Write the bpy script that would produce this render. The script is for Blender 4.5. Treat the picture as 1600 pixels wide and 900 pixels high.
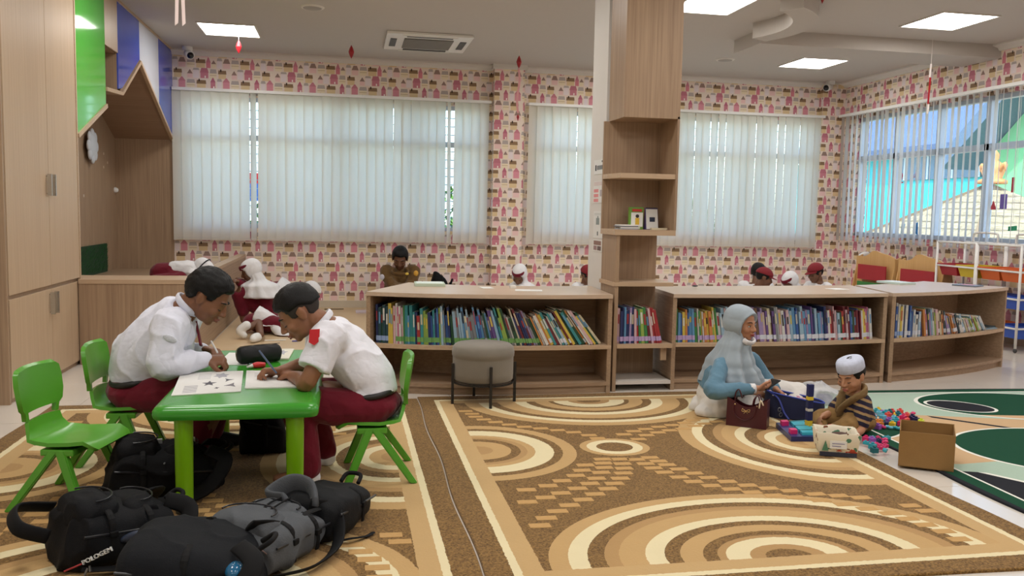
import bpy, bmesh, math, random
import numpy as np
from mathutils import Vector, Matrix, noise as mnoise
random.seed(7)
for _o in list(bpy.data.objects): bpy.data.objects.remove(_o)
scene = bpy.context.scene
COL = scene.collection
# ------------------------------------------------------------------ camera
CAM_M = ((0.98177265, -0.00273666, -0.19003938), (-0.1890097, 0.09087005, -0.97776171), (0.01994469, 0.995859, 0.08869647))
EYE = Vector((0, 0, 1.30)); FPX = 1345.0
cd = bpy.data.cameras.new('camera'); cd.sensor_width = 36.0; cd.sensor_fit = 'HORIZONTAL'; cd.lens = FPX / 1600 * 36
cam = bpy.data.objects.new('camera', cd); COL.objects.link(cam)
cam.matrix_world = Matrix.Translation(EYE) @ Matrix(CAM_M).to_4x4()
cd.clip_start = 0.05; cd.clip_end = 300
scene.camera = cam
# ------------------------------------------------------------------ world, sun, exposure
world = bpy.data.worlds.new('world'); scene.world = world; world.use_nodes = True
_nt = world.node_tree; _nt.nodes.clear()
_sky = _nt.nodes.new('ShaderNodeTexSky'); _sky.sky_type = 'NISHITA'; _sky.sun_disc = False
_sky.sun_elevation = math.radians(58); _sky.sun_rotation = math.radians(200); _sky.air_density = 1.0; _sky.dust_density = 2.0
_bg = _nt.nodes.new('ShaderNodeBackground'); _bg.inputs[1].default_value = 0.68
_wo = _nt.nodes.new('ShaderNodeOutputWorld')
_nt.links.new(_sky.outputs[0], _bg.inputs[0]); _nt.links.new(_bg.outputs[0], _wo.inputs[0])
sd = bpy.data.lights.new('sun', 'SUN'); sd.energy = 4.2; sd.angle = 0.01; sd.color = (1, 0.96, 0.88)
sun = bpy.data.objects.new('sun', sd); COL.objects.link(sun); sun.location = (-20, -10, 30)
sun.rotation_euler = Vector((0.62, 0.25, -1.0)).to_track_quat('-Z', 'Y').to_euler()
PANEL_STRENGTH = 16.0
vs = scene.view_settings; vs.view_transform = 'Standard'; vs.look = 'None'; vs.gamma = 1.0; vs.use_curve_mapping = False; vs.exposure = 0.36
# ------------------------------------------------------------------ measuring: photograph pixel -> point on a plane of the room
def at(px, py, x=None, y=None, z=None):
    r = Matrix(CAM_M) @ Vector(((px - 800) / FPX, -(py - 450) / FPX, -1.0))
    t = (z - EYE.z) / r.z if z is not None else (y / r.y if y is not None else x / r.x)
    return EYE + r * t
# room: floor z 0, ceiling ZC, back wall y YW, right wall x XR, left cabinet front x XL
ZC, YW, XR, XL = 3.20, 11.4, 6.97, -2.10
# ------------------------------------------------------------------ node helpers
class S:
    """a scalar socket with arithmetic"""
    def __init__(s, nt, k): s.nt = nt; s.k = k
    def op(s, o, b=None, c=None):
        n = s.nt.nodes.new('ShaderNodeMath'); n.operation = o
        s.nt.links.new(s.k, n.inputs[0])
        for i, v in ((1, b), (2, c)):
            if v is None: continue
            if isinstance(v, S): s.nt.links.new(v.k, n.inputs[i])
            else: n.inputs[i].default_value = v
        return S(s.nt, n.outputs[0])
    def __add__(s, b): return s.op('ADD', b)
    __radd__ = __add__
    def __sub__(s, b): return s.op('SUBTRACT', b)
    def __rsub__(s, b): return s.op('MULTIPLY', -1.0) + b
    def __mul__(s, b): return s.op('MULTIPLY', b)
    __rmul__ = __mul__
    def __truediv__(s, b): return s.op('DIVIDE', b)
    def lt(s, b): return s.op('LESS_THAN', b)
    def gt(s, b): return s.op('GREATER_THAN', b)
    def floor(s): return s.op('FLOOR')
    def frac(s): return s.op('FRACT')
    def mod(s, b): return s.op('FLOORED_MODULO', b)
    def abs(s): return s.op('ABSOLUTE')
    def sqrt(s): return s.op('SQRT')
    def max(s, b): return s.op('MAXIMUM', b)
    def min(s, b): return s.op('MINIMUM', b)
def between(v, a, b): return v.gt(a) * v.lt(b)
def hexc(h):
    c = [int(h[i:i + 2], 16) / 255 for i in (0, 2, 4)]
    return tuple(((v / 12.92) if v <= 0.04045 else ((v + 0.055) / 1.055) ** 2.4) for v in c) + (1.0,)
def C3(c): return hexc(c) if isinstance(c, str) else (tuple(c) + (1.0,))[:4]
def base_mat(name):
    m = bpy.data.materials.new(name); m.use_nodes = True
    return m, m.node_tree, m.node_tree.nodes['Principled BSDF']
def xyz(nt, kind='Object'):
    if kind == 'World':
        g = nt.nodes.new('ShaderNodeNewGeometry'); src = g.outputs['Position']
    else:
        t = nt.nodes.new('ShaderNodeTexCoord'); src = t.outputs[kind]
    s = nt.nodes.new('ShaderNodeSeparateXYZ'); nt.links.new(src, s.inputs[0])
    return S(nt, s.outputs[0]), S(nt, s.outputs[1]), S(nt, s.outputs[2]), src
def vec(nt, x, y, z=0.0):
    c = nt.nodes.new('ShaderNodeCombineXYZ')
    for i, v in enumerate((x, y, z)):
        if isinstance(v, S): nt.links.new(v.k, c.inputs[i])
        else: c.inputs[i].default_value = v
    return c.outputs[0]
def noise(nt, v, scale, detail=3.0, rough=0.55):
    n = nt.nodes.new('ShaderNodeTexNoise'); n.inputs['Scale'].default_value = scale; n.inputs['Detail'].default_value = detail; n.inputs['Roughness'].default_value = rough
    if v is not None: nt.links.new(v, n.inputs['Vector'])
    return S(nt, n.outputs[0])
def white(nt, v):
    n = nt.nodes.new('ShaderNodeTexWhiteNoise'); n.noise_dimensions = '3D'; nt.links.new(v, n.inputs['Vector'])
    return S(nt, n.outputs['Value'])
def mixc(nt, f, a, b):
    n = nt.nodes.new('ShaderNodeMix'); n.data_type = 'RGBA'
    if isinstance(f, S): nt.links.new(f.k, n.inputs[0])
    else: n.inputs[0].default_value = f
    for i, v in ((6, a), (7, b)):
        if isinstance(v, (tuple, str)): n.inputs[i].default_value = C3(v)
        else: nt.links.new(v, n.inputs[i])
    return n.outputs[2]
def bump(nt, b, hgt, strength=0.3, dist=0.01):
    n = nt.nodes.new('ShaderNodeBump'); n.inputs['Strength'].default_value = strength; n.inputs['Distance'].default_value = dist
    nt.links.new(hgt.k, n.inputs['Height']); nt.links.new(n.outputs[0], b.inputs['Normal'])
MATS = {}
def pm(col, rough=0.5, var=0.10, scale=14.0, bs=0.0, bscale=60.0, metal=0.0, spec=0.5, sheen=0.0, stretch=None):
    """plain procedural material: colour with a soft noise variation and optional relief"""
    key = (col, rough, var, scale, bs, bscale, metal, spec, sheen, stretch)
    if key in MATS: return MATS[key]
    m, nt, b = base_mat('mat_%s' % (col if isinstance(col, str) else len(MATS)))
    x, y, z, src = xyz(nt)
    v = src if not stretch else vec(nt, x * stretch[0], y * stretch[1], z * stretch[2])
    c = C3(col)
    n = noise(nt, v, scale)
    k = mixc(nt, n, tuple(min(1, q * (1 - var)) for q in c[:3]), tuple(min(1, q * (1 + var)) for q in c[:3]))
    nt.links.new(k, b.inputs['Base Color'])
    b.inputs['Roughness'].default_value = rough; b.inputs['Metallic'].default_value = metal; b.inputs['Specular IOR Level'].default_value = spec
    if sheen: b.inputs['Sheen Weight'].default_value = sheen
    if bs: bump(nt, b, noise(nt, v, bscale, 4.0), bs, 0.004)
    MATS[key] = m
    return m
def wood_mat(name, dark, light, axis='z', rough=0.42, spec=0.4):
    """straight grained laminate, grain along one world axis"""
    m, nt, b = base_mat(name)
    x, y, z, src = xyz(nt, 'World')
    k = {'z': (1, 1, .02), 'x': (.02, 1, 1), 'y': (1, .02, 1)}[axis]
    v = vec(nt, x * k[0], y * k[1], z * k[2])
    fine = noise(nt, v, 75.0, 3.0, 0.6); broad = noise(nt, v, 11.0, 2.0)
    f = ((fine - 0.5) * 2.2 + 0.5) * 0.62 + broad * 0.38
    c = mixc(nt, f, dark, light)
    nt.links.new(c, b.inputs['Base Color']); b.inputs['Roughness'].default_value = rough; b.inputs['Specular IOR Level'].default_value = spec
    bump(nt, b, fine, 0.06, 0.002)
    return m
WOOD = wood_mat('laminate_upright', '866c57', 'b4997c'); WOODH = wood_mat('laminate_level', '876d58', 'b4997c', 'x')
WOODL = wood_mat('laminate_pale', 'ad9378', 'c1a88b'); WOODY = wood_mat('laminate_deep', '866c57', 'b4997c', 'y')
EDGE = wood_mat('board_edge', 'a98d72', 'c9af92', 'x'); PINE = wood_mat('pine_board', 'c99a5c', 'dcb27a')
TOPW = wood_mat('counter_top', 'b69d87', 'ccb69f', 'x', 0.3)
# ------------------------------------------------------------------ mesh helpers
ORG = {}
def mk(name, verts, faces, mat, parent=None, smooth=False, origin=None):
    """one mesh object; its verts are given in world (or root) space, the origin goes to the base centre"""
    V = np.array(verts, dtype=float).reshape(-1, 3)
    if origin is None:
        lo, hi = V.min(0), V.max(0); origin = np.array([(lo[0] + hi[0]) / 2, (lo[1] + hi[1]) / 2, lo[2]])
    origin = np.array(origin, dtype=float)
    me = bpy.data.meshes.new(name); me.from_pydata((V - origin).tolist(), [], faces)
    for mm in (mat if isinstance(mat, (list, tuple)) else [mat]):
        if mm: me.materials.append(mm)
    if smooth: me.polygons.foreach_set('use_smooth', [True] * len(me.polygons))
    me.update()
    o = bpy.data.objects.new(name, me); COL.objects.link(o)
    ORG[o.name] = origin
    if parent is not None:
        o.parent = parent; o.location = (origin - ORG[parent.name]).tolist()
    else: o.location = origin.tolist()
    return o
def tag(o, label=None, cat=None, group=None, kind=None):
    if label: o['label'] = label
    if cat: o['category'] = cat
    if group: o['group'] = group
    if kind: o['kind'] = kind
    return o
def root(name, label, cat, loc=(0, 0, 0), group=None):
    o = bpy.data.objects.new(name, None); COL.objects.link(o); o.location = loc; o.empty_display_size = 0.1
    ORG[o.name] = np.array(loc, dtype=float)
    return tag(o, label, cat, group)
class B:
    """collects shapes; .mk() turns them into one mesh object"""
    def __init__(s): s.v = []; s.f = []; s.mi = []; s.cur = 0
    def add(s, v, f):
        n = len(s.v); s.v += [tuple(p) for p in v]; s.f += [tuple(i + n for i in q) for q in f]; s.mi += [s.cur] * len(f); return s
    def box(s, x0, x1, y0, y1, z0, z1, bev=0.0):
        if bev > 0:
            bm = bmesh.new(); bmesh.ops.create_cube(bm, size=1.0)
            for v in bm.verts: v.co = Vector(((x0 + x1) / 2 + v.co.x * (x1 - x0), (y0 + y1) / 2 + v.co.y * (y1 - y0), (z0 + z1) / 2 + v.co.z * (z1 - z0)))
            bmesh.ops.bevel(bm, geom=bm.edges[:], offset=bev, segments=2, affect='EDGES', profile=0.6)
            return s.bm(bm)
        return s.add([(x0, y0, z0), (x1, y0, z0), (x1, y1, z0), (x0, y1, z0), (x0, y0, z1), (x1, y0, z1), (x1, y1, z1), (x0, y1, z1)],
                     [(3, 2, 1, 0), (4, 5, 6, 7), (0, 1, 5, 4), (1, 2, 6, 5), (2, 3, 7, 6), (3, 0, 4, 7)])
    def bm(s, bm):
        bm.verts.index_update(); v = [p.co.copy() for p in bm.verts]; f = [[q.index for q in g.verts] for g in bm.faces]; bm.free(); return s.add(v, f)
    def prism(s, poly, z0, z1):
        """plan polygon (counter clockwise) raised from z0 to z1"""
        n = len(poly)
        return s.add([(p[0], p[1], z0) for p in poly] + [(p[0], p[1], z1) for p in poly],
                     [tuple(range(n - 1, -1, -1)), tuple(range(n, 2 * n))] + [(i, (i + 1) % n, n + (i + 1) % n, n + i) for i in range(n)])
    def slab(s, poly, a, b, axis='x'):
        """polygon in the plane across an axis, from a to b along it. axis x: (y,z); axis y: (x,z)"""
        n = len(poly)
        P = (lambda p, t: (t, p[0], p[1])) if axis == 'x' else (lambda p, t: (p[0], t, p[1]))
        return s.add([P(p, a) for p in poly] + [P(p, b) for p in poly],
                     [tuple(range(n - 1, -1, -1)), tuple(range(n, 2 * n))] + [(i, (i + 1) % n, n + (i + 1) % n, n + i) for i in range(n)])
    def bar(s, p, q, w, t=None, up=(0, 0, 1)):
        """rectangular bar from p to q"""
        t = t or w; p = Vector(p); q = Vector(q); d = (q - p).normalized(); u = Vector(up)
        if abs(d.dot(u)) > 0.98: u = Vector((0, 1, 0))
        a = d.cross(u).normalized() * (w / 2); c = a.cross(d).normalized() * (t / 2)
        v = [p - a - c, p + a - c, p + a + c, p - a + c, q - a - c, q + a - c, q + a + c, q - a + c]
        return s.add(v, [(3, 2, 1, 0), (4, 5, 6, 7), (0, 1, 5, 4), (1, 2, 6, 5), (2, 3, 7, 6), (3, 0, 4, 7)])
    def tube(s, pts, rad, n=10, sub=1, side=None, cap=True, flat=1.0):
        """round (or elliptical) tube along points; rad number, list of numbers or list of (a, b)"""
        P = [Vector(p) for p in pts]
        R = [rad] * len(P) if not isinstance(rad, (list, tuple)) else list(rad)
        R = [(r, r * flat) if not isinstance(r, (list, tuple)) else r for r in R]
        if sub > 1 and len(P) > 2:
            P, R = spline(P, R, sub)
        rings = []; prev = None
        for i, p in enumerate(P):
            d = (P[min(i + 1, len(P) - 1)] - P[max(i - 1, 0)]).normalized()
            if prev is None:
                u = Vector(side) if side else (Vector((0, 0, 1)) if abs(d.z) < 0.9 else Vector((1, 0, 0)))
            else: u = prev
            a = (u - d * u.dot(d)).normalized(); prev = a; c = d.cross(a)
            rings.append([p + a * (math.cos(t) * R[i][0]) + c * (math.sin(t) * R[i][1]) for t in [2 * math.pi * k / n for k in range(n)]])
        v = [q for r in rings for q in r]; f = []
        for i in range(len(rings) - 1):
            for k in range(n): f.append((i * n + k, i * n + (k + 1) % n, (i + 1) * n + (k + 1) % n, (i + 1) * n + k))
        if cap: f.append(tuple(range(n - 1, -1, -1))); f.append(tuple(range((len(rings) - 1) * n, len(rings) * n)))
        return s.add(v, f)
    def loft(s, centers, halves, a, c, p=3.4, n=26):
        """soft box: superellipse sections (half sizes along a and c) through the centres"""
        v = []; f = []; a = Vector(a); c = Vector(c)
        for q, (ra, rc) in zip(centers, halves):
            for k in range(n):
                t = 2 * math.pi * k / n; x, y = math.cos(t), math.sin(t); x = math.copysign(abs(x) ** (2 / p), x); y = math.copysign(abs(y) ** (2 / p), y); v.append(Vector(q) + a * (x * ra) + c * (y * rc))
        m = len(centers)
        for i in range(m - 1):
            for k in range(n): f.append((i * n + k, i * n + (k + 1) % n, (i + 1) * n + (k + 1) % n, (i + 1) * n + k))
        f.append(tuple(range(n - 1, -1, -1))); f.append(tuple(range((m - 1) * n, m * n)))
        return s.add(v, f)
    def lathe(s, prof, c=(0, 0, 0), n=24, sx=1.0, sy=1.0):
        """(r, z) profile spun about the vertical through c"""
        v = []; f = []
        for r, z in prof: v += [(c[0] + sx * r * math.cos(2 * math.pi * k / n), c[1] + sy * r * math.sin(2 * math.pi * k / n), c[2] + z) for k in range(n)]
        for i in range(len(prof) - 1):
            for k in range(n): f.append((i * n + k, i * n + (k + 1) % n, (i + 1) * n + (k + 1) % n, (i + 1) * n + k))
        f.append(tuple(range(n - 1, -1, -1))); f.append(tuple(range((len(prof) - 1) * n, len(prof) * n)))
        return s.add(v, f)
    def ell(s, c, r, rot=None, n=16, m=10):
        """ellipsoid"""
        M = rot if rot is not None else Matrix.Identity(3); c = Vector(c); v = [c + M @ Vector((0, 0, -r[2]))]
        for i in range(1, m):
            t = -math.pi / 2 + math.pi * i / m
            v += [c + M @ Vector((r[0] * math.cos(t) * math.cos(2 * math.pi * k / n), r[1] * math.cos(t) * math.sin(2 * math.pi * k / n), r[2] * math.sin(t))) for k in range(n)]
        v.append(c + M @ Vector((0, 0, r[2]))); f = []
        for k in range(n): f.append((0, 1 + (k + 1) % n, 1 + k))
        for i in range(m - 2):
            for k in range(n): f.append((1 + i * n + k, 1 + i * n + (k + 1) % n, 1 + (i + 1) * n + (k + 1) % n, 1 + (i + 1) * n + k))
        e = len(v) - 1; q = 1 + (m - 2) * n
        for k in range(n): f.append((q + k, q + (k + 1) % n, e))
        return s.add(v, f)
    def mk(s, name, mat, parent=None, smooth=False, origin=None):
        o = mk(name, s.v, s.f, mat, parent, smooth, origin)
        if isinstance(mat, (list, tuple)): o.data.polygons.foreach_set('material_index', s.mi)
        return o
def spline(P, R, sub):
    QP, QR = [], []
    for i in range(len(P) - 1):
        p0, p1, p2, p3 = P[max(i - 1, 0)], P[i], P[i + 1], P[min(i + 2, len(P) - 1)]
        for k in range(sub):
            t = k / sub
            QP.append(0.5 * ((2 * p1) + (p2 - p0) * t + (2 * p0 - 5 * p1 + 4 * p2 - p3) * t * t + (3 * p1 - p0 - 3 * p2 + p3) * t ** 3))
            e = t * t * (3 - 2 * t); QR.append((R[i][0] * (1 - e) + R[i + 1][0] * e, R[i][1] * (1 - e) + R[i + 1][1] * e))
    QP.append(P[-1]); QR.append(R[-1])
    return QP, QR
def copy_tree(o, parent=None):
    c = o.copy(); COL.objects.link(c)
    ORG[c.name] = ORG[o.name]
    if parent is not None: c.parent = parent; c.matrix_parent_inverse = Matrix.Identity(4)
    for ch in [k for k in KIDS.get(o.name, [])]: copy_tree(ch, c)
    return c
KIDS = {}
TMP = bpy.data.scenes.new('workbench')      # scratch scene for evaluating modifiers and lettering; removed at the end
def evaluated(t):
    TMP.collection.objects.link(t); vl = TMP.view_layers[0]; vl.update(); return t.evaluated_get(vl.depsgraph)
def note_tree(o):
    """remember the children of a prototype once (children lookups are slow)"""
    KIDS[o.name] = list(o.children)
    for k in o.children: note_tree(k)
    return o
def auto_smooth(o, deg=40):
    o.data.polygons.foreach_set('use_smooth', [True] * len(o.data.polygons))
    bm = bmesh.new(); bm.from_mesh(o.data)
    for e in bm.edges:
        if len(e.link_faces) == 2 and e.calc_face_angle(0) > math.radians(deg): e.smooth = False
    bm.to_mesh(o.data); bm.free(); return o
ORD = ['first', 'second', 'third', 'fourth', 'fifth', 'sixth', 'seventh', 'eighth', 'ninth', 'tenth']
def nth(i):
    n = i + 1
    if n <= 10: return ORD[i]
    return '%d%s' % (n, 'th' if 10 < n % 100 < 14 else {1: 'st', 2: 'nd', 3: 'rd'}.get(n % 10, 'th'))
def text_mesh(name, txt, size, loc, rot, mat, parent, extrude=0.0006):
    """lettering turned into a mesh"""
    cu = bpy.data.curves.new(name, 'FONT'); cu.body = txt; cu.size = size; cu.extrude = extrude; cu.align_x = 'CENTER'; cu.align_y = 'CENTER'; cu.resolution_u = 2
    t = bpy.data.objects.new(name, cu); me = bpy.data.meshes.new_from_object(evaluated(t))
    bpy.data.objects.remove(t)
    M = Matrix.Translation(Vector(loc)) @ rot.to_4x4()
    v = [M @ p.co for p in me.vertices]; f = [tuple(p.vertices) for p in me.polygons]
    bpy.data.meshes.remove(me)
    return mk(name, v, f, mat, parent)
def frame(right, up):
    """rotation whose x is right, y is up, z points out of the sheet"""
    r = Vector(right).normalized(); u = Vector(up); u = (u - r * u.dot(r)).normalized(); n = r.cross(u)
    return Matrix((r, u, n)).transposed()
# ================================================================== SETTING
WHITE = pm('d9d3cb', 0.7, 0.02); CEIL = pm('bdb5ad', 0.9, 0.02); GLOSSW = pm('e6e4e0', 0.3, 0.02)
def wallpaper():
    """little houses in pink, grey and straw on a pale ground; one repeat is .56 m by .536 m, four rows"""
    m, nt, b = base_mat('house_wallpaper')
    x, y, z, src = xyz(nt, 'World')
    g = nt.nodes.new('ShaderNodeNewGeometry'); s = nt.nodes.new('ShaderNodeSeparateXYZ'); nt.links.new(g.outputs['Normal'], s.inputs[0])
    fy = S(nt, s.outputs[1]).abs().gt(0.5)
    u = (x * fy + y * (1 - fy)).mod(.525); v = (z + .03).mod(.504)
    col = mixc(nt, noise(nt, vec(nt, u, v, 0.0), 9.0, 2.0), 'e6cfc6', 'efe3d2')
    BR, TAN, PK, PP, GR, CR, LV, GB = '8f7459', 'e0c69c', 'cc8490', 'ecc8c4', 'b9aca6', 'ecdcc0', 'e9dbdc', '9c8278'
    # row (0 top), u from, u to, body height, roof height, roof inset (0 block .. 1 gable), roof colour, wall colour
    H = [(0, .03, .21, .050, .040, .10, BR, TAN), (0, .33, .45, .045, .045, 1.0, GB, PP), (0, .46, .60, .085, .022, .25, GR, LV), (0, .62, .81, .060, .050, .35, 'c07886', PK), (0, .84, .99, .055, .045, .2, GR, CR),
         (1, .13, .29, .075, .045, .9, PK, 'dc94a0'), (1, .32, .50, .055, .040, .2, GR, CR), (1, .54, .75, .050, .040, .10, BR, TAN), (1, .85, .965, .070, .050, .9, 'bd6f82', PK), (1, .0, .11, .08, .03, .3, GR, LV),
         (2, .03, .23, .050, .040, .10, BR, TAN), (2, .345, .455, .075, .045, .9, 'bd6f82', PK), (2, .48, .61, .075, .035, .3, GR, CR), (2, .64, .81, .055, .050, .55, GB, PP), (2, .84, .99, .055, .045, .2, GR, CR),
         (3, .14, .30, .055, .050, .55, GB, PP), (3, .33, .50, .055, .040, .2, GR, CR), (3, .53, .74, .050, .040, .10, BR, TAN), (3, .755, .86, .060, .055, .9, PK, 'd98793'), (3, .875, .98, .045, .040, 1.0, GB, CR), (3, .0, .12, .08, .03, .3, GR, LV)]
    for row, a, c, hb, hr, ins, rc, wc in H:
        a *= .525; c *= .525; v0 = .504 - .126 * (row + 1) + .001; hb *= 1.13; hr *= 1.13
        dv = v - v0; du = (u - (a + c) / 2).abs(); hw = (c - a) / 2
        body = du.lt(hw * .94) * between(dv, 0.0, hb)
        w = (dv - hb) * (-ins * hw / hr) + hw * 1.06
        roof = du.lt(w) * between(dv, hb, hb + hr)
        col = mixc(nt, body, col, wc); col = mixc(nt, roof, col, rc)
        if rc == BR: col = mixc(nt, (u - (a + .03)).abs().lt(.008) * between(dv, hb + hr * .6, hb + hr + .014), col, '4a3a32')
        if wc == PK: col = mixc(nt, (u - (a + c) / 2 - .01).abs().lt(.007) * between(dv, .004, .03), col, 'f6ede6')
        if wc in (CR, PP) and ins < .5: col = mixc(nt, du.lt(hw) * between(dv, hb - .028, hb - .02), col, 'cdb795')
    nt.links.new(col, b.inputs['Base Color']); b.inputs['Roughness'].default_value = 0.75; b.inputs['Specular IOR Level'].default_value = 0.2
    return m
WALLP = wallpaper()
W1, W2, WZ = (-2.0, 1.80), (2.48, 6.58), (1.02, 2.66)          # the two back window openings
RY, RZ = (6.08, 11.0), (1.06, 2.68)                              # the side window opening
YB = -4.2                                                        # wall behind the camera
def st(o): return tag(o, kind='structure')
b = B(); b.box(-2.9, W1[0], YW, YW + .2, 0, ZC); b.box(W1[1], W2[0], YW, YW + .2, 0, ZC); b.box(W2[1], XR + .2, YW, YW + .2, 0, ZC)
for w in (W1, W2): b.box(w[0], w[1], YW, YW + .2, 0, WZ[0]); b.box(w[0], w[1], YW, YW + .2, WZ[1], ZC)
st(b.mk('wall_back', WALLP))
b = B(); b.box(1.90, 2.30, YW - .16, YW + .01, 0, ZC); b.box(6.62, XR, YW - .10, YW + .01, 0, ZC)
st(b.mk('wall_pilaster', WALLP))
b = B(); b.box(XR, XR + .2, RY[1], YW, 0, ZC); b.box(XR, XR + .2, YB, RY[0], 0, ZC); b.box(XR, XR + .2, RY[0], RY[1], 0, RZ[0]); b.box(XR, XR + .2, RY[0], RY[1], RZ[1], ZC)
st(b.mk('wall_right', WALLP))
st(B().box(-3.0, -2.80, YB, YW + .2, 0, ZC).mk('wall_left', pm('d8cdc0', .8, .03)))
st(B().box(-3.0, XR + .2, YB - .2, YB, 0, ZC).mk('wall_front', pm('d8cdc0', .8, .03)))
st(B().box(-3.3, XR + .5, YB - .4, YW + .35, ZC, ZC + .25).mk('ceiling', CEIL))
# floor slab and the glossy tiles that show beside the rugs
def tile_mat():
    m, nt, b = base_mat('cream_tile'); x, y, z, src = xyz(nt, 'World')
    n = noise(nt, src, 1.3, 5.0)
    nt.links.new(mixc(nt, n, 'd6cdc1', 'e3dcd2'), b.inputs['Base Color']); b.inputs['Roughness'].default_value = 0.16; b.inputs['Specular IOR Level'].default_value = 0.55
    return m
TILE = tile_mat()
flo = st(B().box(-3.0, XR + .2, YB - .2, YW + .2, -.2, -.008).mk('floor', pm('a89f93', .8, .05), origin=(0, 0, -.008)))
proto = None; T = 0.6
def hidden_tile(x, y):
    c = [(x, y), (x + T, y), (x, y + T), (x + T, y + T)]
    ins = lambda q, a: a[0] < q[0] < a[1] and a[2] < q[1] < a[3]
    for a in ((-1.85, .47, 2.6, 5.8), (.5, 2.8, 2.6, 5.86), (3.1, 5.0, 2.5, 5.6), (-2.9, -2.1, 0, 12), (-2.9, -1.3, 7.4, 12)):
        if all(ins(q, a) for q in c): return True
    return False
for i in range(-5, 12):
    for j in range(-7, 19):
        x, y = i * T + .12, j * T + .03
        if x > XR - .05 or y > YW - .05 or hidden_tile(x, y): continue
        x1, y1 = min(x + T - .003, XR), min(y + T - .003, YW)
        if proto is None or (x1 - x) < T - .01 or (y1 - y) < T - .01:
            o = B().box(x, x1, y, y1, -.008, 0).mk('floor_tile', TILE, flo)
            if (x1 - x) > T - .01 and (y1 - y) > T - .01: proto = o
        else:
            o = proto.copy(); COL.objects.link(o); o.location = (x + T / 2, y + T / 2, 0)
# trims
b = B()
for poly in ([(YW, ZC), (YW, ZC - .065), (YW - .03, ZC - .065), (YW - .05, ZC - .035), (YW - .11, ZC - .02), (YW - .11, ZC)],): b.slab(poly, XL, XR, 'x')
b.box(1.87, 2.33, YW - .21, YW, ZC - .06, ZC)
st(b.mk('trim_1', WHITE))
st(B().slab([(XR, ZC), (XR - .11, ZC), (XR - .11, ZC - .02), (XR - .05, ZC - .035), (XR - .03, ZC - .065), (XR, ZC - .065)], YB, YW, 'y').mk('trim_2', WHITE))
b = B(); b.box(-1.25, 1.90, YW - .018, YW, 0, .095); b.box(2.30, 6.62, YW - .018, YW, 0, .095); b.box(1.89, 2.31, YW - .178, YW - .16, 0, .095)
st(b.mk('baseboard_back', pm('c9bca8', .5, .04)))
st(B().box(XR - .018, XR, YB, YW - .1, 0, .095).mk('baseboard_right', pm('c9bca8', .5, .04)))
# dropped beam and curved drop in the ceiling
st(B().box(4.15, XR, 8.35, 8.95, ZC - .14, ZC).mk('trim_3', CEIL))
cen = Vector((3.2, 7.7)); arcs_o, arcs_i = [], []
for k in range(25):
    a = math.radians(-58 + k * 86 / 24); arcs_o.append((cen.x + 1.06 * math.cos(a), cen.y + 1.06 * math.sin(a))); arcs_i.append((cen.x + .84 * math.cos(a), cen.y + .84 * math.sin(a)))
b = B()
for k in range(24): b.prism([arcs_i[k], arcs_o[k], arcs_o[k + 1], arcs_i[k + 1]], ZC - .15, ZC)
st(b.mk('trim_4', CEIL))
# windows: frame with its panes
def glass():
    m = bpy.data.materials.new('window_glass'); m.use_nodes = True; nt = m.node_tree; nt.nodes.clear()
    o = nt.nodes.new('ShaderNodeOutputMaterial'); t = nt.nodes.new('ShaderNodeBsdfTransparent'); g = nt.nodes.new('ShaderNodeBsdfGlossy'); g.inputs[1].default_value = 0.03
    f = nt.nodes.new('ShaderNodeLayerWeight'); f.inputs[0].default_value = 0.25; x = nt.nodes.new('ShaderNodeMixShader'); mu = nt.nodes.new('ShaderNodeMath'); mu.operation = 'MULTIPLY'; mu.inputs[1].default_value = 0.35
    t.inputs[0].default_value = (.93, .97, .97, 1)
    nt.links.new(f.outputs['Facing'], mu.inputs[0]); nt.links.new(mu.outputs[0], x.inputs[0]); nt.links.new(t.outputs[0], x.inputs[1]); nt.links.new(g.outputs[0], x.inputs[2]); nt.links.new(x.outputs[0], o.inputs[0])
    return m
GLASS = glass(); ALU = pm('b9c2cc', 0.35, 0.03)
def window(n, along, a0, a1, z0, z1, w, cols, bar):
    """along 'x': in the back wall; 'y': in the side wall. w: wall face"""
    def bx(b, p, q, d0, d1, e0, e1):
        return b.box(p, q, w + d0, w + d1, e0, e1) if along == 'x' else b.box(w + d0, w + d1, p, q, e0, e1)
    fr = B(); t = .05
    bx(fr, a0, a1, .06, .14, z0, z0 + t); bx(fr, a0, a1, .06, .14, z1 - t, z1); bx(fr, a0, a0 + t, .06, .14, z0, z1); bx(fr, a1 - t, a1, .06, .14, z0, z1)
    bx(fr, a0, a1, .055, .145, bar - .035, bar + .035)
    st_ = (a1 - a0) / cols
    for k in range(1, cols): bx(fr, a0 + k * st_ - .035, a0 + k * st_ + .035, .055, .145, z0, z1)
    o = st(fr.mk('window_%d' % n, ALU))
    for k in range(cols):
        for e0, e1 in ((z0 + t, bar - .03), (bar + .03, z1 - t)): bx(B(), a0 + k * st_ + .03, a0 + (k + 1) * st_ - .03, .095, .101, e0, e1).mk('pane', GLASS, o)
    return o
window(1, 'x', W1[0], W1[1], WZ[0], WZ[1], YW, 4, 2.16); window(2, 'x', W2[0], W2[1], WZ[0], WZ[1], YW, 4, 2.16)
window(3, 'y', RY[0], RY[1], RZ[0], RZ[1], XR, 6, 2.12)
# security bars outside the back windows
b = B()
for w in (W1, W2):
    z = 1.08
    while z < 2.6: b.box(w[0], w[1], YW + .17, YW + .182, z, z + .012); z += .11
st(b.mk('trim_5', pm('8fb4c4', .5, .03)))
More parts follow.
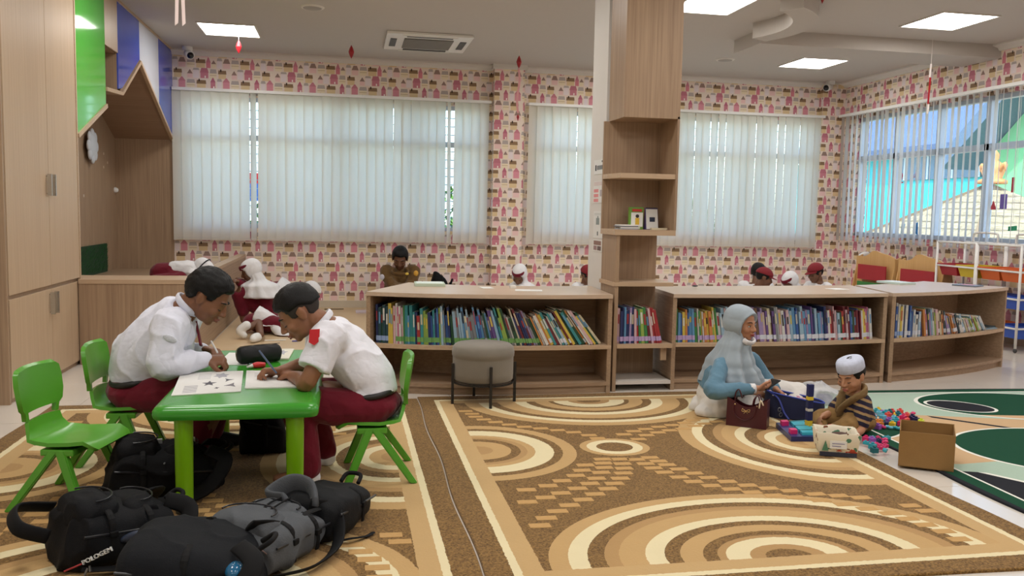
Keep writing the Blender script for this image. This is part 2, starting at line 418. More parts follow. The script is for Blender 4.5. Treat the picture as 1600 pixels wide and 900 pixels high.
# vertical blinds
def slat_mat(name, col, tr):
    m = bpy.data.materials.new(name); m.use_nodes = True; nt = m.node_tree; nt.nodes.clear()
    o = nt.nodes.new('ShaderNodeOutputMaterial'); d = nt.nodes.new('ShaderNodeBsdfDiffuse'); t = nt.nodes.new('ShaderNodeBsdfTranslucent'); x = nt.nodes.new('ShaderNodeMixShader'); x.inputs[0].default_value = tr
    X, Y, Z, src = xyz(nt); n = noise(nt, vec(nt, X * 400, Y * 400, Z * 60), 1.0, 2.0)
    c = mixc(nt, n, tuple(q * .93 for q in C3(col)[:3]), col)
    nt.links.new(c, d.inputs[0]); nt.links.new(c, t.inputs[0]); nt.links.new(d.outputs[0], x.inputs[1]); nt.links.new(t.outputs[0], x.inputs[2]); nt.links.new(x.outputs[0], o.inputs[0])
    return m
SLAT = slat_mat('blind_fabric', 'f0ece0', 0.5); SLATR = slat_mat('side_blind_fabric', 'd9d6d0', 0.35)
def slat_proto(h, mat):
    # a softly cupped strip 127 mm wide
    n = 5; v = []; f = []
    for k in range(n):
        u = -0.0635 + .127 * k / (n - 1); c = .006 * (1 - (u / .0635) ** 2)
        v += [(u, c, 0), (u, c, h)]
    for k in range(n - 1): f.append((2 * k, 2 * k + 2, 2 * k + 3, 2 * k + 1))
    me = bpy.data.meshes.new('slat'); me.from_pydata(v, [], f); me.materials.append(mat); me.polygons.foreach_set('use_smooth', [True] * len(f)); return me
def blind(label, along, a0, a1, ztop, zbot, w, ang, pitch, mat, skip=(), jig=6, seed=1):
    rnd = random.Random(seed)
    mid = (a0 + a1) / 2
    loc = (mid, w, zbot) if along == 'x' else (w, mid, zbot)
    r = root('vertical_blind', label, 'blind', loc, 'vertical blinds')
    b = B()
    if along == 'x': b.box(a0, a1, w - .03, w + .03, ztop, ztop + .035)
    else: b.box(w - .03, w + .03, a0, a1, ztop, ztop + .035)
    b.mk('head_rail', GLOSSW, r)
    me = slat_proto(ztop - zbot, mat); n = int((a1 - a0) / pitch)
    for k in range(n):
        p = a0 + .06 + k * pitch
        o = bpy.data.objects.new('slat', me); COL.objects.link(o); o.parent = r
        q = (p, w, zbot) if along == 'x' else (w, p, zbot)
        o.location = [q[i] - loc[i] for i in range(3)]
        a = ang + rnd.uniform(-jig, jig)
        for s, e in skip:
            if s <= k <= e: a = ang + 50
        o.rotation_euler = (rnd.uniform(-.004, .004), rnd.uniform(-.006, .006), math.radians(a if along == 'x' else a + 90))
    b = B()
    if along == 'x': b.box(a0 + .05, a1 - .05, w - .045, w - .041, zbot + .03, zbot + .034)
    else: b.box(w - .045, w - .041, a0 + .05, a1 - .05, zbot + .03, zbot + .034)
    b.mk('bottom_chain', pm('d8d8d4', .4, .02), r)
    return r
blind('long closed vertical blind over the window behind the man in brown', 'x', -2.09, 1.87, 2.70, .865, YW - .09, 12, .112, SLAT, ((8, 8), (30, 30)), 7, 3)
blind('closed vertical blind right of the papered pilaster, passing behind the white column', 'x', 2.37, 6.66, 2.70, .865, YW - .09, 12, .112, SLAT, (), 5, 5)
blind('open vertical blind over the side window looking out on the teal building', 'y', 6.4, 11.25, 2.71, .985, XR - .10, -48, .112, SLATR, (), 8, 8)
# ceiling panel lights: emitting panels of the room, also over the part behind the camera
def emit(col, s):
    m = bpy.data.materials.new('panel_light'); m.use_nodes = True; nt = m.node_tree; nt.nodes.clear()
    o = nt.nodes.new('ShaderNodeOutputMaterial'); e = nt.nodes.new('ShaderNodeEmission'); e.inputs[0].default_value = C3(col); e.inputs[1].default_value = s; nt.links.new(e.outputs[0], o.inputs[0]); return m
PANEL = emit('f7f4f0', PANEL_STRENGTH)
PL = {(0, 4): 'ceiling panel light nearest the nook with the blue and white fronts', (2, 3): 'ceiling panel light cut by the top of the picture beside the tall wooden tower',
      (3, 3): 'ceiling panel light in front of the beam, nearer one on the right', (3, 4): 'ceiling panel light behind the beam near the back corner'}
for i, x in enumerate((-1.24, .95, 3.25, 5.66)):
    for j, y in enumerate((.2, 2.6, 5.0, 7.5, 9.95)):
        if (i, j) == (1, 4): continue
        r = root('ceiling_panel_light', PL.get((i, j), '%s ceiling panel light from the left in the %s row, out of the picture' % (ORD[i], ORD[j])), 'ceiling light', (x, y, ZC - .012), 'ceiling panel lights')
        b = B(); e = .30
        for q in ((-.3, .3, -.3, -.285), (-.3, .3, .285, .3), (-.3, -.285, -.285, .285), (.285, .3, -.285, .285)): b.box(x + q[0], x + q[1], y + q[2] * 1.1, y + q[3] * 1.1, ZC - .012, ZC)
        b.mk('frame', WHITE, r)
        mk('diffuser', [(x - .285, y - .313, ZC - .006), (x + .285, y - .313, ZC - .006), (x + .285, y + .313, ZC - .006), (x - .285, y + .313, ZC - .006)], [(3, 2, 1, 0)], PANEL, r)
# air conditioner cassette
r = root('ceiling_air_conditioner', 'white square cassette air conditioner with dark grille in the ceiling', 'air conditioner', (.90, 9.95, ZC - .045))
ax, ay = .90, 9.95
b = B().box(ax - .47, ax + .47, ay - .47, ay + .47, ZC - .035, ZC, .012); b.mk('panel', GLOSSW, r)
b = B().box(ax - .27, ax + .27, ay - .27, ay + .27, ZC - .045, ZC - .034); g = b.mk('grille', pm('6f6a66', .5, .05), r)
for k in range(13): B().box(ax - .265, ax + .265, ay - .26 + k * .041, ay - .244 + k * .041, ZC - .05, ZC - .044).mk('grille_bar', pm('8d8883', .5, .03), g)
for q in ((-.25, .25, -.42, -.35), (-.25, .25, .35, .42), (-.42, -.35, -.22, .22), (.35, .42, -.22, .22)): B().box(ax + q[0], ax + q[1], ay + q[2], ay + q[3], ZC - .041, ZC - .033).mk('air_outlet', pm('45403d', .5, .05), r)
for q in ((-.30, .30, -.44, -.425), (-.30, .30, .425, .44)): B().box(ax + q[0], ax + q[1], ay + q[2], ay + q[3], ZC - .044, ZC - .033).mk('louvre', GLOSSW, r)
# recessed speakers / downlights
for (x, y), lab in zip(((-.316, 8.62), (4.55, 10.05), (6.02, 9.5)), ('round grey recessed downlight left of the air conditioner', 'round grey recessed downlight right of the wooden tower', None)):
    if not lab: continue
    r = root('recessed_downlight', lab, 'downlight', (x, y, ZC - .02), 'recessed downlights')
    B().lathe([(.10, -.012), (.11, -.006), (.115, 0)], (x, y, ZC), 28).mk('rim', WHITE, r); B().lathe([(.02, -.020), (.085, -.015), (.095, -.006)], (x, y, ZC), 28).mk('cover', pm('9f968d', .6, .03), r)
# dome cameras in the two back corners
for (x, y), lab in zip(((-1.88, 11.16), (6.655, 11.19)), ('white security camera in the corner above the blue front', 'white security camera in the corner by the side window')):
    r = root('security_camera', lab, 'security camera', (x, y, ZC - .14), 'security cameras')
    B().lathe([(.055, -.05), (.06, -.03), (.06, 0)], (x, y, ZC), 20).mk('mount', GLOSSW, r)
    d = Vector((-x * .3, -1, -.35)).normalized()
    h = B(); h.tube([(x, y, ZC - .07) , Vector((x, y, ZC - .085)) + d * .10], [.045, .052], 18); hh = h.mk('housing', GLOSSW, r, True)
    p = Vector((x, y, ZC - .085)) + d * .10
    B().ell(p, (.04, .04, .04)).mk('lens', pm('15151a', .15, .05), r, True)
# hanging ornaments
RED = pm('a01a24', .35, .08); RIB = pm('e6dcd6', .6, .05)
for k, (px, py, lab) in enumerate(((373, 73, 'small red hanging ornament nearest the left corner'), (549, 81, 'small red hanging ornament left of the air conditioner'), (811, 97, 'small red hanging ornament in front of the pilaster, with a long ribbon below'))):
    p = at(px, py, y=10.2); r = root('hanging_ornament', lab, 'ornament', (p.x, p.y, p.z - .07), 'red hanging ornaments')
    B().lathe([(.002, -.075), (.02, -.04), (.032, 0), (.02, .04), (.002, .075)], p, 6).mk('diamond', RED, r)
    B().bar((p.x, p.y, p.z + .07), (p.x, p.y, ZC), .004).mk('string', RIB, r)
    if k == 2:
        n = 14; v = []; f = []
        for i in range(n): z = p.z - .075 - i * .04; dx = .012 * math.sin(i * .5); v += [(p.x - .015 + dx, p.y, z), (p.x + .012 + dx, p.y + .008, z)]
        for i in range(n - 1): f.append((2 * i, 2 * i + 1, 2 * i + 3, 2 * i + 2))
        mk('ribbon', v, f, pm('c98a8a', .6, .2, 5), r); B().lathe([(.002, -.05), (.018, 0), (.002, .03)], (p.x, p.y, p.z - .64), 6).mk('tip', RED, r)
for (px, py, X, lab) in ((1455, 100, 6.1, 'thin red and white ribbon hanging before the side window'),):
    p = at(px, py, x=X); r = root('hanging_ribbon', lab, 'ribbon', (p.x, p.y, p.z - .5))
    B().bar((p.x, p.y, p.z - .005), (p.x, p.y, ZC), .004).mk('string', RIB, r)
    for z0, z1, m_ in ((0, .14, RIB), (.14, .42, RED), (.42, .52, RED)):
        mk('ribbon_strip', [(p.x - .012, p.y, p.z - z0), (p.x + .012, p.y, p.z - z0), (p.x + .010, p.y + .01, p.z - z1), (p.x - .012, p.y + .01, p.z - z1)], [(0, 1, 2, 3)], m_ if z1 < .5 else RIB, r)
p = at(281, 0, y=6.0); r = root('hanging_ribbon', 'pale pink ribbon with two tails hanging from the ceiling at the top left', 'ribbon', (p.x, p.y, p.z - .2))
for s in (-1, 1):
    v = []; f = []
    for i in range(10): z = p.z + .25 - i * .046; v += [(p.x + s * .012 - .010 + s * i * .0012, p.y, z), (p.x + s * .012 + .010 + s * i * .0012, p.y + .006, z + (.02 if i == 9 else 0))]
    for i in range(9): f.append((2 * i, 2 * i + 1, 2 * i + 3, 2 * i + 2))
    mk('tail', v, f, pm('e2cfc9', .5, .1), r)
B().bar((p.x, p.y, p.z + .2), (p.x, p.y, ZC), .004).mk('string', RIB, r)
p = at(1285, 0, y=7.0); r = root('hanging_ornament', 'red hanging ornament cut by the top edge right of the curved ceiling drop', 'ornament', (p.x, p.y, p.z - .03), 'red hanging ornaments')
B().lathe([(.002, -.03), (.015, .0), (.025, .05), (.015, .10), (.002, .13)], p, 6).mk('diamond', RED, r); B().bar((p.x, p.y, p.z + .12), (p.x, p.y, ZC), .004).mk('string', RIB, r)
# ================================================================== LEFT CABINETS AND NOOK (front plane x = XL)
STEEL = pm('c9c9c6', .25, .03, metal=.9); SHADOWGAP = pm('2a211b', .8, .05)
GREENP = pm('55b845', .08, .03); BLUEP = pm('3d55b8', .10, .04); WHITEP = pm('cfd2dc', .12, .02)
r = root('tall_cabinet', 'tall beige laminate cabinet with four doors at the left edge', 'cabinet', (-2.45, 6.7, 0))
b = B(); b.box(-2.79, XL - .022, 5.95, 7.47, 0, ZC - .001); b.mk('carcass', WOOD, r)
b = B(); b.box(-2.79, XL - .004, 5.925, 5.948, 0, ZC - .001); b.mk('end_panel', WOOD, r)
for y0, y1, hy in ((5.957, 6.757, 6.715), (6.763, 7.445, 6.805)):
    for z0, z1, h0, h1 in ((.035, .672, .49, .65), (.700, ZC - .01, 1.345, 1.50)):
        d = B().box(XL - .02, XL, y0, y1, z0, z1, .002).mk('door', WOODL, r)
        h = B(); h.bar((XL + .022, hy, h0), (XL + .022, hy, h1), .012, .03, (1, 0, 0)); h.box(XL, XL + .022, hy - .005, hy + .005, h0 + .01, h0 + .02); h.box(XL, XL + .022, hy - .005, hy + .005, h1 - .02, h1 - .01); h.mk('handle', STEEL, d)
B().box(XL - .02, XL + .004, 7.447, 7.475, 0, ZC - .01).mk('edge_strip', EDGE, r)
# the nook: bench, lining, coloured gable fronts
nk = root('reading_nook', 'wooden reading nook with coloured gable fronts above a bench', 'nook', (-2.4, 9.4, .69))
B().box(-2.795, -2.775, 7.48, YW - .001, .0, ZC - .001).mk('back_lining', WOOD, nk)
B().box(-2.775, XL - .005, YW - .025, YW - .002, .0, 2.10).mk('end_lining', WOOD, nk)
B().box(-2.795, XL - .03, 7.475, 7.49, .69, ZC - .001).mk('near_lining', WOOD, nk)
# sloped ceiling of the nook: the far slope and the near slope
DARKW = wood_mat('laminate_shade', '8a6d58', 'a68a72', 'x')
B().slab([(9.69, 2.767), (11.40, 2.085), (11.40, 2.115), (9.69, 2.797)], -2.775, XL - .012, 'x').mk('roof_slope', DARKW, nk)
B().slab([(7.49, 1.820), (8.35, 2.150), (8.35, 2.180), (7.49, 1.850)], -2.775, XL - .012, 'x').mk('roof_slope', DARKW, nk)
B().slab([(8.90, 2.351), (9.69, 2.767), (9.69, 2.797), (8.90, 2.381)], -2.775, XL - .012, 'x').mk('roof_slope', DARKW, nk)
B().slab([(8.35, 2.30), (8.90, 2.33), (8.90, 2.36), (8.35, 2.33)], -2.775, XL - .012, 'x').mk('niche_floor', WOOD, nk)
B().box(-2.775, XL - .012, 8.345, 8.36, 2.15, ZC - .02).mk('niche_side', WOOD, nk); B().box(-2.775, XL - .012, 8.785, 8.80, 2.36, ZC - .02).mk('niche_side', WOOD, nk)
B().box(-2.775, XL - .03, 8.36, 8.785, 2.70, 2.72).mk('niche_shelf', WOOD, nk)
def front(name, poly, m_, lab):
    o = B().slab(poly, XL - .02, XL, 'x').mk(name, m_, nk); tag(o, lab)
ZT = ZC - .02
front('gable_front', [(7.478, 1.850), (8.340, 2.185), (8.340, ZT), (7.478, ZT)], GREENP, 'glossy lime green front with a sloping lower edge')
front('niche_front', [(8.344, 2.705), (8.785, 2.705), (8.785, ZT), (8.344, ZT)], WOODL, 'pale wood front above the open niche')
front('gable_front', [(8.790, 2.375), (8.93, 2.40), (9.665, 2.79), (9.665, ZT), (8.790, ZT)], BLUEP, 'glossy blue front left of the white one')
front('gable_front', [(9.670, 2.79), (9.70, 2.785), (10.595, 2.432), (10.595, ZT), (9.670, ZT)], WHITEP, 'glossy white front between the blue ones')
front('gable_front', [(10.60, 2.430), (11.395, 2.115), (11.395, ZT), (10.60, ZT)], BLUEP, 'glossy blue front next to the back wall')
def strip(p, q):
    d = Vector((0, q[0] - p[0], q[1] - p[1])); B().bar((XL - .004, p[0], p[1]), (XL - .004, q[0], q[1]), .034, .034, (1, 0, 0)).mk('edge_strip', EDGE, nk)
strip((7.478, 1.832), (8.35, 2.168)); strip((8.35, 2.315), (8.91, 2.345)); strip((8.91, 2.345), (9.69, 2.765)); strip((9.69, 2.765), (11.39, 2.085))
B().box(XL - .02, XL + .015, 7.475, YW - .13, ZC - .022, ZC - .001).mk('edge_strip', EDGE, nk)
bn = root('bench_platform', 'raised wooden bench platform below the nook', 'platform', (-2.0, 9.4, 0))
b = B(); b.box(XL + .006, -1.25, 7.38, 7.80, 0, .655); b.box(-2.77, XL + .006, 7.50, 7.80, 0, .655); b.mk('front_box', WOOD, bn); B().box(-1.34, -1.25, 7.80, YW - .02, 0, .655).mk('side_box', WOODY, bn); B().box(-2.77, -1.34, 7.80, YW - .03, 0, .50).mk('deck', WOODH, bn)
b = B(); b.box(XL + .006, -1.245, 7.37, 7.82, .655, .690, .003); b.mk('top', EDGE, bn); B().box(-1.345, -1.245, 7.82, YW - .02, .655, .690, .003).mk('top', EDGE, bn); B().box(-2.77, XL + .006, 7.50, 7.82, .655, .690).mk('top', EDGE, bn)
# nook details
p = at(140, 228, x=-2.76); r = root('wall_lamp', 'white cloud-shaped lamp on the nook wall', 'lamp', (p.x, p.y, p.z - .15))
b = B(); 
for a in range(8): b.ell((p.x + .03, p.y + .14 * math.cos(a * .785), p.z + .13 * math.sin(a * .785)), (.018, .07, .065), n=10, m=6)
b.ell((p.x + .03, p.y, p.z), (.024, .15, .14)); b.mk('cloud_shade', pm('c8ccd2', .5, .03), r, True)
for px, py in ((162, 240), (168, 254), (162, 261), (131, 306)):
    p = at(px, py, x=-2.772); tag(B().ell(p, (.003, .025, .018), n=8, m=5).mk('wall_sticker', pm('cfc0ae', .6, .05)), 'pale worn sticker on the nook wall', 'sticker', 'stickers in the nook')
p = at(172, 297, y=YW - .03); r = root('power_socket', 'white socket with a plug and hanging cable in the nook', 'socket', (p.x, p.y, p.z - .04))
B().box(p.x - .04, p.x + .05, p.y - .03, p.y, p.z - .035, p.z + .035, .004).mk('box', GLOSSW, r); B().ell((p.x + .07, p.y - .05, p.z), (.04, .03, .035)).mk('plug', GLOSSW, r, True)
B().tube([(p.x + .05, p.y - .02, p.z - .03), (p.x + .045, p.y - .012, p.z - .3), (p.x + .03, p.y - .01, .70)], .005, 6, 6).mk('cable', pm('8a7a68', .6, .05), r)
# artificial grass mat leaning in the nook
r = root('grass_mat', 'dark green artificial grass mat standing in the nook', 'mat', (-2.74, 8.7, .50))
gA, gB = at(131, 400, x=-2.74), at(170, 400, x=-2.74)
B().box(-2.772, -2.755, gA.y - .05, gB.y, .5, .83).mk('backing', pm('1d3a22', .9, .2, 40), r)
v = []; f = []; rnd = random.Random(4)
for i in range(900):
    y = rnd.uniform(gA.y - .05, gB.y); z = rnd.uniform(.51, .81); h = rnd.uniform(.03, .06); w = .006; n = len(v); a = rnd.uniform(-.02, .02)
    v += [(-2.756, y - w, z), (-2.756, y + w, z), (-2.735, y + a, z + h)]; f.append((n, n + 1, n + 2))
tag(mk('blades', v, f, pm('2c6a35', .8, .4, 30), r), kind='stuff')
# ================================================================== BOOKSHELVES (a gentle arc of low units with a tower)
def lerp(a, b, t): return a + (b - a) * t
def arcpts(P, n=12):
    """smooth plan curve through points"""
    Q, _ = spline([Vector((p[0], p[1], 0)) for p in P], [(0, 0)] * len(P), n); return [(q.x, q.y) for q in Q]
def board(b, F, K, z0, z1, t0=0.0, t1=1.0):
    """strip between front curve F and back curve K (same count); t0..t1 part of the depth"""
    n = len(F); fr = [(lerp(F[i][0], K[i][0], t0), lerp(F[i][1], K[i][1], t0)) for i in range(n)]; bk = [(lerp(F[i][0], K[i][0], t1), lerp(F[i][1], K[i][1], t1)) for i in range(n)]
    v = [(p[0], p[1], z) for z in (z0, z1) for p in fr] + [(p[0], p[1], z) for z in (z0, z1) for p in bk]
    f = []
    for i in range(n - 1):
        f += [(i, i + 1, n + i + 1, n + i), (n + i, n + i + 1, 3 * n + i + 1, 3 * n + i), (3 * n + i, 3 * n + i + 1, 2 * n + i + 1, 2 * n + i), (2 * n + i, 2 * n + i + 1, i + 1, i)]
    f += [(0, n, 3 * n, 2 * n), (n - 1, 3 * n - 1, 4 * n - 1, 2 * n - 1)]
    return b.add(v, f)
def side(b, F, K, i, dirn, z0, z1, t=.03):
    p = Vector((*F[i], 0)); q = Vector((*K[i], 0)); d = (q - p).normalized(); n_ = Vector((-d.y, d.x, 0)) * dirn * t
    c = [p, p + n_, q + n_, q]
    if dirn > 0: c = c[::-1]
    return b.prism([(w.x, w.y) for w in c], z0, z1)
HT = .717; MIDZ = .350
def low_unit(label, F, K):
    F = arcpts(F); K = arcpts(K); n = min(len(F), len(K)); F = F[:n]; K = K[:n]
    m = ((F[0][0] + F[-1][0]) / 2, (F[0][1] + K[0][1]) / 2, 0)
    r = root('low_bookshelf', label, 'bookshelf', m, 'low bookshelves')
    b = B(); board(b, F, K, HT - .028, HT, -.012, 1.0); b.mk('top_board', TOPW, r)
    b = B(); board(b, F, K, MIDZ - .028, MIDZ, 0, .55); b.mk('shelf_board', EDGE, r)
    b = B(); board(b, F, K, .055, .08, 0, 1); b.mk('bottom_board', WOODH, r)
    b = B(); board(b, F, K, 0, .055, .03, .06); b.mk('plinth', WOODH, r)
    b = B(); board(b, F, K, .08, HT - .028, .55, .575); b.mk('back_panel', WOODH, r)
    b = B(); side(b, F, K, 0, -1, 0, HT - .028); b.mk('side_panel', WOODY, r)
    b = B(); side(b, F, K, -1, 1, 0, HT - .028); b.mk('side_panel', WOODY, r)
    return F, K, r
U1 = low_unit('long low bookshelf behind the grey pouf', [(.145, 6.12), (.55, 5.98), (1.0, 5.91), (1.45, 5.89), (1.89, 5.915)], [(.50, 6.90), (.84, 6.70), (1.20, 6.62), (1.55, 6.60), (1.93, 6.63)])
U2 = low_unit('low bookshelf behind the woman in blue', [(2.375, 5.975), (2.9, 5.965), (3.4, 5.975), (3.85, 6.02), (4.20, 6.07)], [(2.42, 6.66), (2.9, 6.66), (3.4, 6.69), (3.9, 6.74), (4.33, 6.80)])
U3 = low_unit('low bookshelf at the right end of the row', [(4.245, 6.075), (4.65, 6.17), (5.05, 6.30), (5.45, 6.47), (5.78, 6.65)], [(4.38, 6.80), (4.66, 6.89), (4.92, 7.00), (5.18, 7.14), (5.40, 7.27)])
# tower between the units, in front of a square column
tw = root('shelf_tower', 'tall wooden shelf tower standing between the low bookshelves', 'shelf tower', (2.13, 6.1, 0))
ty = 5.95; TB = 6.30
B().box(1.915, 1.942, ty, TB, 0, 1.170).mk('side_panel', WOOD, tw)
B().box(1.942, 2.345, TB - .02, TB, 0.05, 1.145).mk('back_panel', WOOD, tw)
B().box(1.942, 2.37, ty + .01, TB, .05, .075).mk('bottom_board', pm('cfc8c0', .4, .03), tw)
B().box(1.942, 2.37, ty - .005, TB, MIDZ - .03, MIDZ).mk('shelf_board', EDGE, tw)
B().box(1.90, 2.36, ty - .005, TB, .775, .803).mk('shelf_board', EDGE, tw)
B().box(1.90, 2.36, ty - .01, TB, 1.145, 1.185).mk('shelf_board', EDGE, tw)
B().box(1.90, 2.345, TB - .02, TB, 1.185, 1.985).mk('back_panel', WOOD, tw)
B().box(2.345, 2.362, ty - .01, TB, 1.185, 2.0).mk('side_panel', WOOD, tw)
b = B(); b.prism([(1.93, ty - .005), (2.345, ty - .005), (2.345, TB - .02), (1.90, TB - .02), (1.90, ty + .22)], 1.555, 1.590); b.mk('shelf_board', EDGE, tw)
b = B(); b.box(1.94, 2.362, ty - .01, TB, 1.985, ZC - .001); b.mk('upper_box', WOOD, tw)
b = B(); b.prism([(2.30, 6.0), (2.345, 6.0), (2.345, 6.02), (2.30, 6.02)], .22, .32); b.mk('bracket', EDGE, tw)
st(B().box(1.93, 2.33, TB + .03, TB + .42, 0, ZC).mk('wall_column', pm('d5d0ca', .6, .02)))
# ================================================================== POUF
r = root('pouf_stool', 'round grey fabric pouf stool with thin black legs', 'stool', (.93, 5.66, 0))
pc = Vector(((.775 + 1.265) / 2 * .897, 6.33 * .897, 0)); rad = .205
FAB = pm('7b7468', .85, .12, 9, .25, 160, sheen=.3)
z0, z1 = .165, .415
pr = [(rad * .93, z0), (rad * .99, z0 + .012), (rad, z0 + .05), (rad, z0 + .150), (rad * .995, z0 + .160), (rad * 1.02, z0 + .166), (rad * 1.03, z0 + .190), (rad * 1.0, z0 + .225), (rad * .9, z0 + .244), (rad * .5, z0 + .250), (.001, z0 + .251)]
auto_smooth(B().lathe(pr, pc, 48).mk('seat', FAB, r), 50)
B().lathe([(rad * .94, z0 - .004), (rad * .94, z0), (rad * .2, z0)], pc, 32).mk('underside', pm('2b2927', .8), r)
BLK = pm('1c1b1b', .45, .05)
lp = [Vector((px, py, 0)) for px, py in [tuple(at(704, 631, z=.012).xy), tuple(at(767, 639, z=.012).xy), tuple(at(803, 627, z=.012).xy), tuple(at(742, 618, z=.012).xy)]]
for q in lp:
    d = (q - pc); d.z = 0; d = d.normalized(); c = pc + d * (rad + .012)
    B().bar((c.x, c.y, .012 if c.y < 5.84 else .001), (c.x, c.y, .285), .017).mk('leg', BLK, r)
b = B()
for i, a in enumerate(range(0, 360, 15)):
    a0, a1 = math.radians(a), math.radians(a + 15); b.bar((pc.x + rad * math.cos(a0), pc.y + rad * math.sin(a0), .155), (pc.x + rad * math.cos(a1), pc.y + rad * math.sin(a1), .155), .012)
b.mk('ring', BLK, r)
# ================================================================== CHILDREN'S TABLE AND CHAIRS
PLG = pm('57a02f', .28, .03); PLT = pm('3c942c', .22, .03); PLLEG = pm('76ad12', .25, .06)
TZ = .012
def rounded_rect(x0, x1, y0, y1, r, n=6):
    P = []
    for cx, cy, a in ((x1 - r, y0 + r, -90), (x1 - r, y1 - r, 0), (x0 + r, y1 - r, 90), (x0 + r, y0 + r, 180)):
        for k in range(n + 1): t = math.radians(a + 90 * k / n); P.append((cx + r * math.cos(t), cy + r * math.sin(t)))
    return P
TX0, TX1, TY0, TY1, TZT = -.775, -.115, 3.66, 5.12, .475
tb = root('children_table', 'bright green plastic children table with thick rounded edge', 'table', ((TX0 + TX1) / 2, (TY0 + TY1) / 2, TZ))
b = B(); prof = [(.0, .000), (-.005, .014), (-.005, .034), (.004, .048), (.02, .055), (.04, .057)]
rings = [[(p[0], p[1], TZT - .057 + dz) for p in rounded_rect(TX0 + i, TX1 - i, TY0 + i, TY1 - i, .045)] for i, dz in prof]
inner = [(p[0], p[1], TZT - .057) for p in rounded_rect(TX0 + .02, TX1 - .02, TY0 + .02, TY1 - .02, .03)]
n = len(inner); vs_ = inner + [q for g in rings for q in g]; fs = [tuple(range(n - 1, -1, -1))]
for i in range(len(rings)):
    for k in range(n): fs.append((i * n + k, i * n + (k + 1) % n, (i + 1) * n + (k + 1) % n, (i + 1) * n + k))
fs.append(tuple(range(len(rings) * n, (len(rings) + 1) * n))); b.add(vs_, fs); auto_smooth(b.mk('table_top', PLT, tb), 50)
B().box(TX0 + .05, TX1 - .05, TY0 + .06, TY1 - .06, TZT - .075, TZT - .05, .004).mk('apron', PLT, tb)
for lx in (TX0 + .115, TX1 - .095):
    for ly in (TY0 + .055, TY1 - .26):
        b = B(); b.lathe([(.033, 0), (.035, .02), (.038, .38), (.040, TZT - .056 - TZ)], (lx, ly, TZ), 20); l = auto_smooth(b.mk('leg', PLLEG, tb)); B().lathe([(.0355, 0), (.0365, .012), (.035, .016)], (lx, ly, TZ), 20).mk('foot_cap', pm('1a1c18', .5), l)
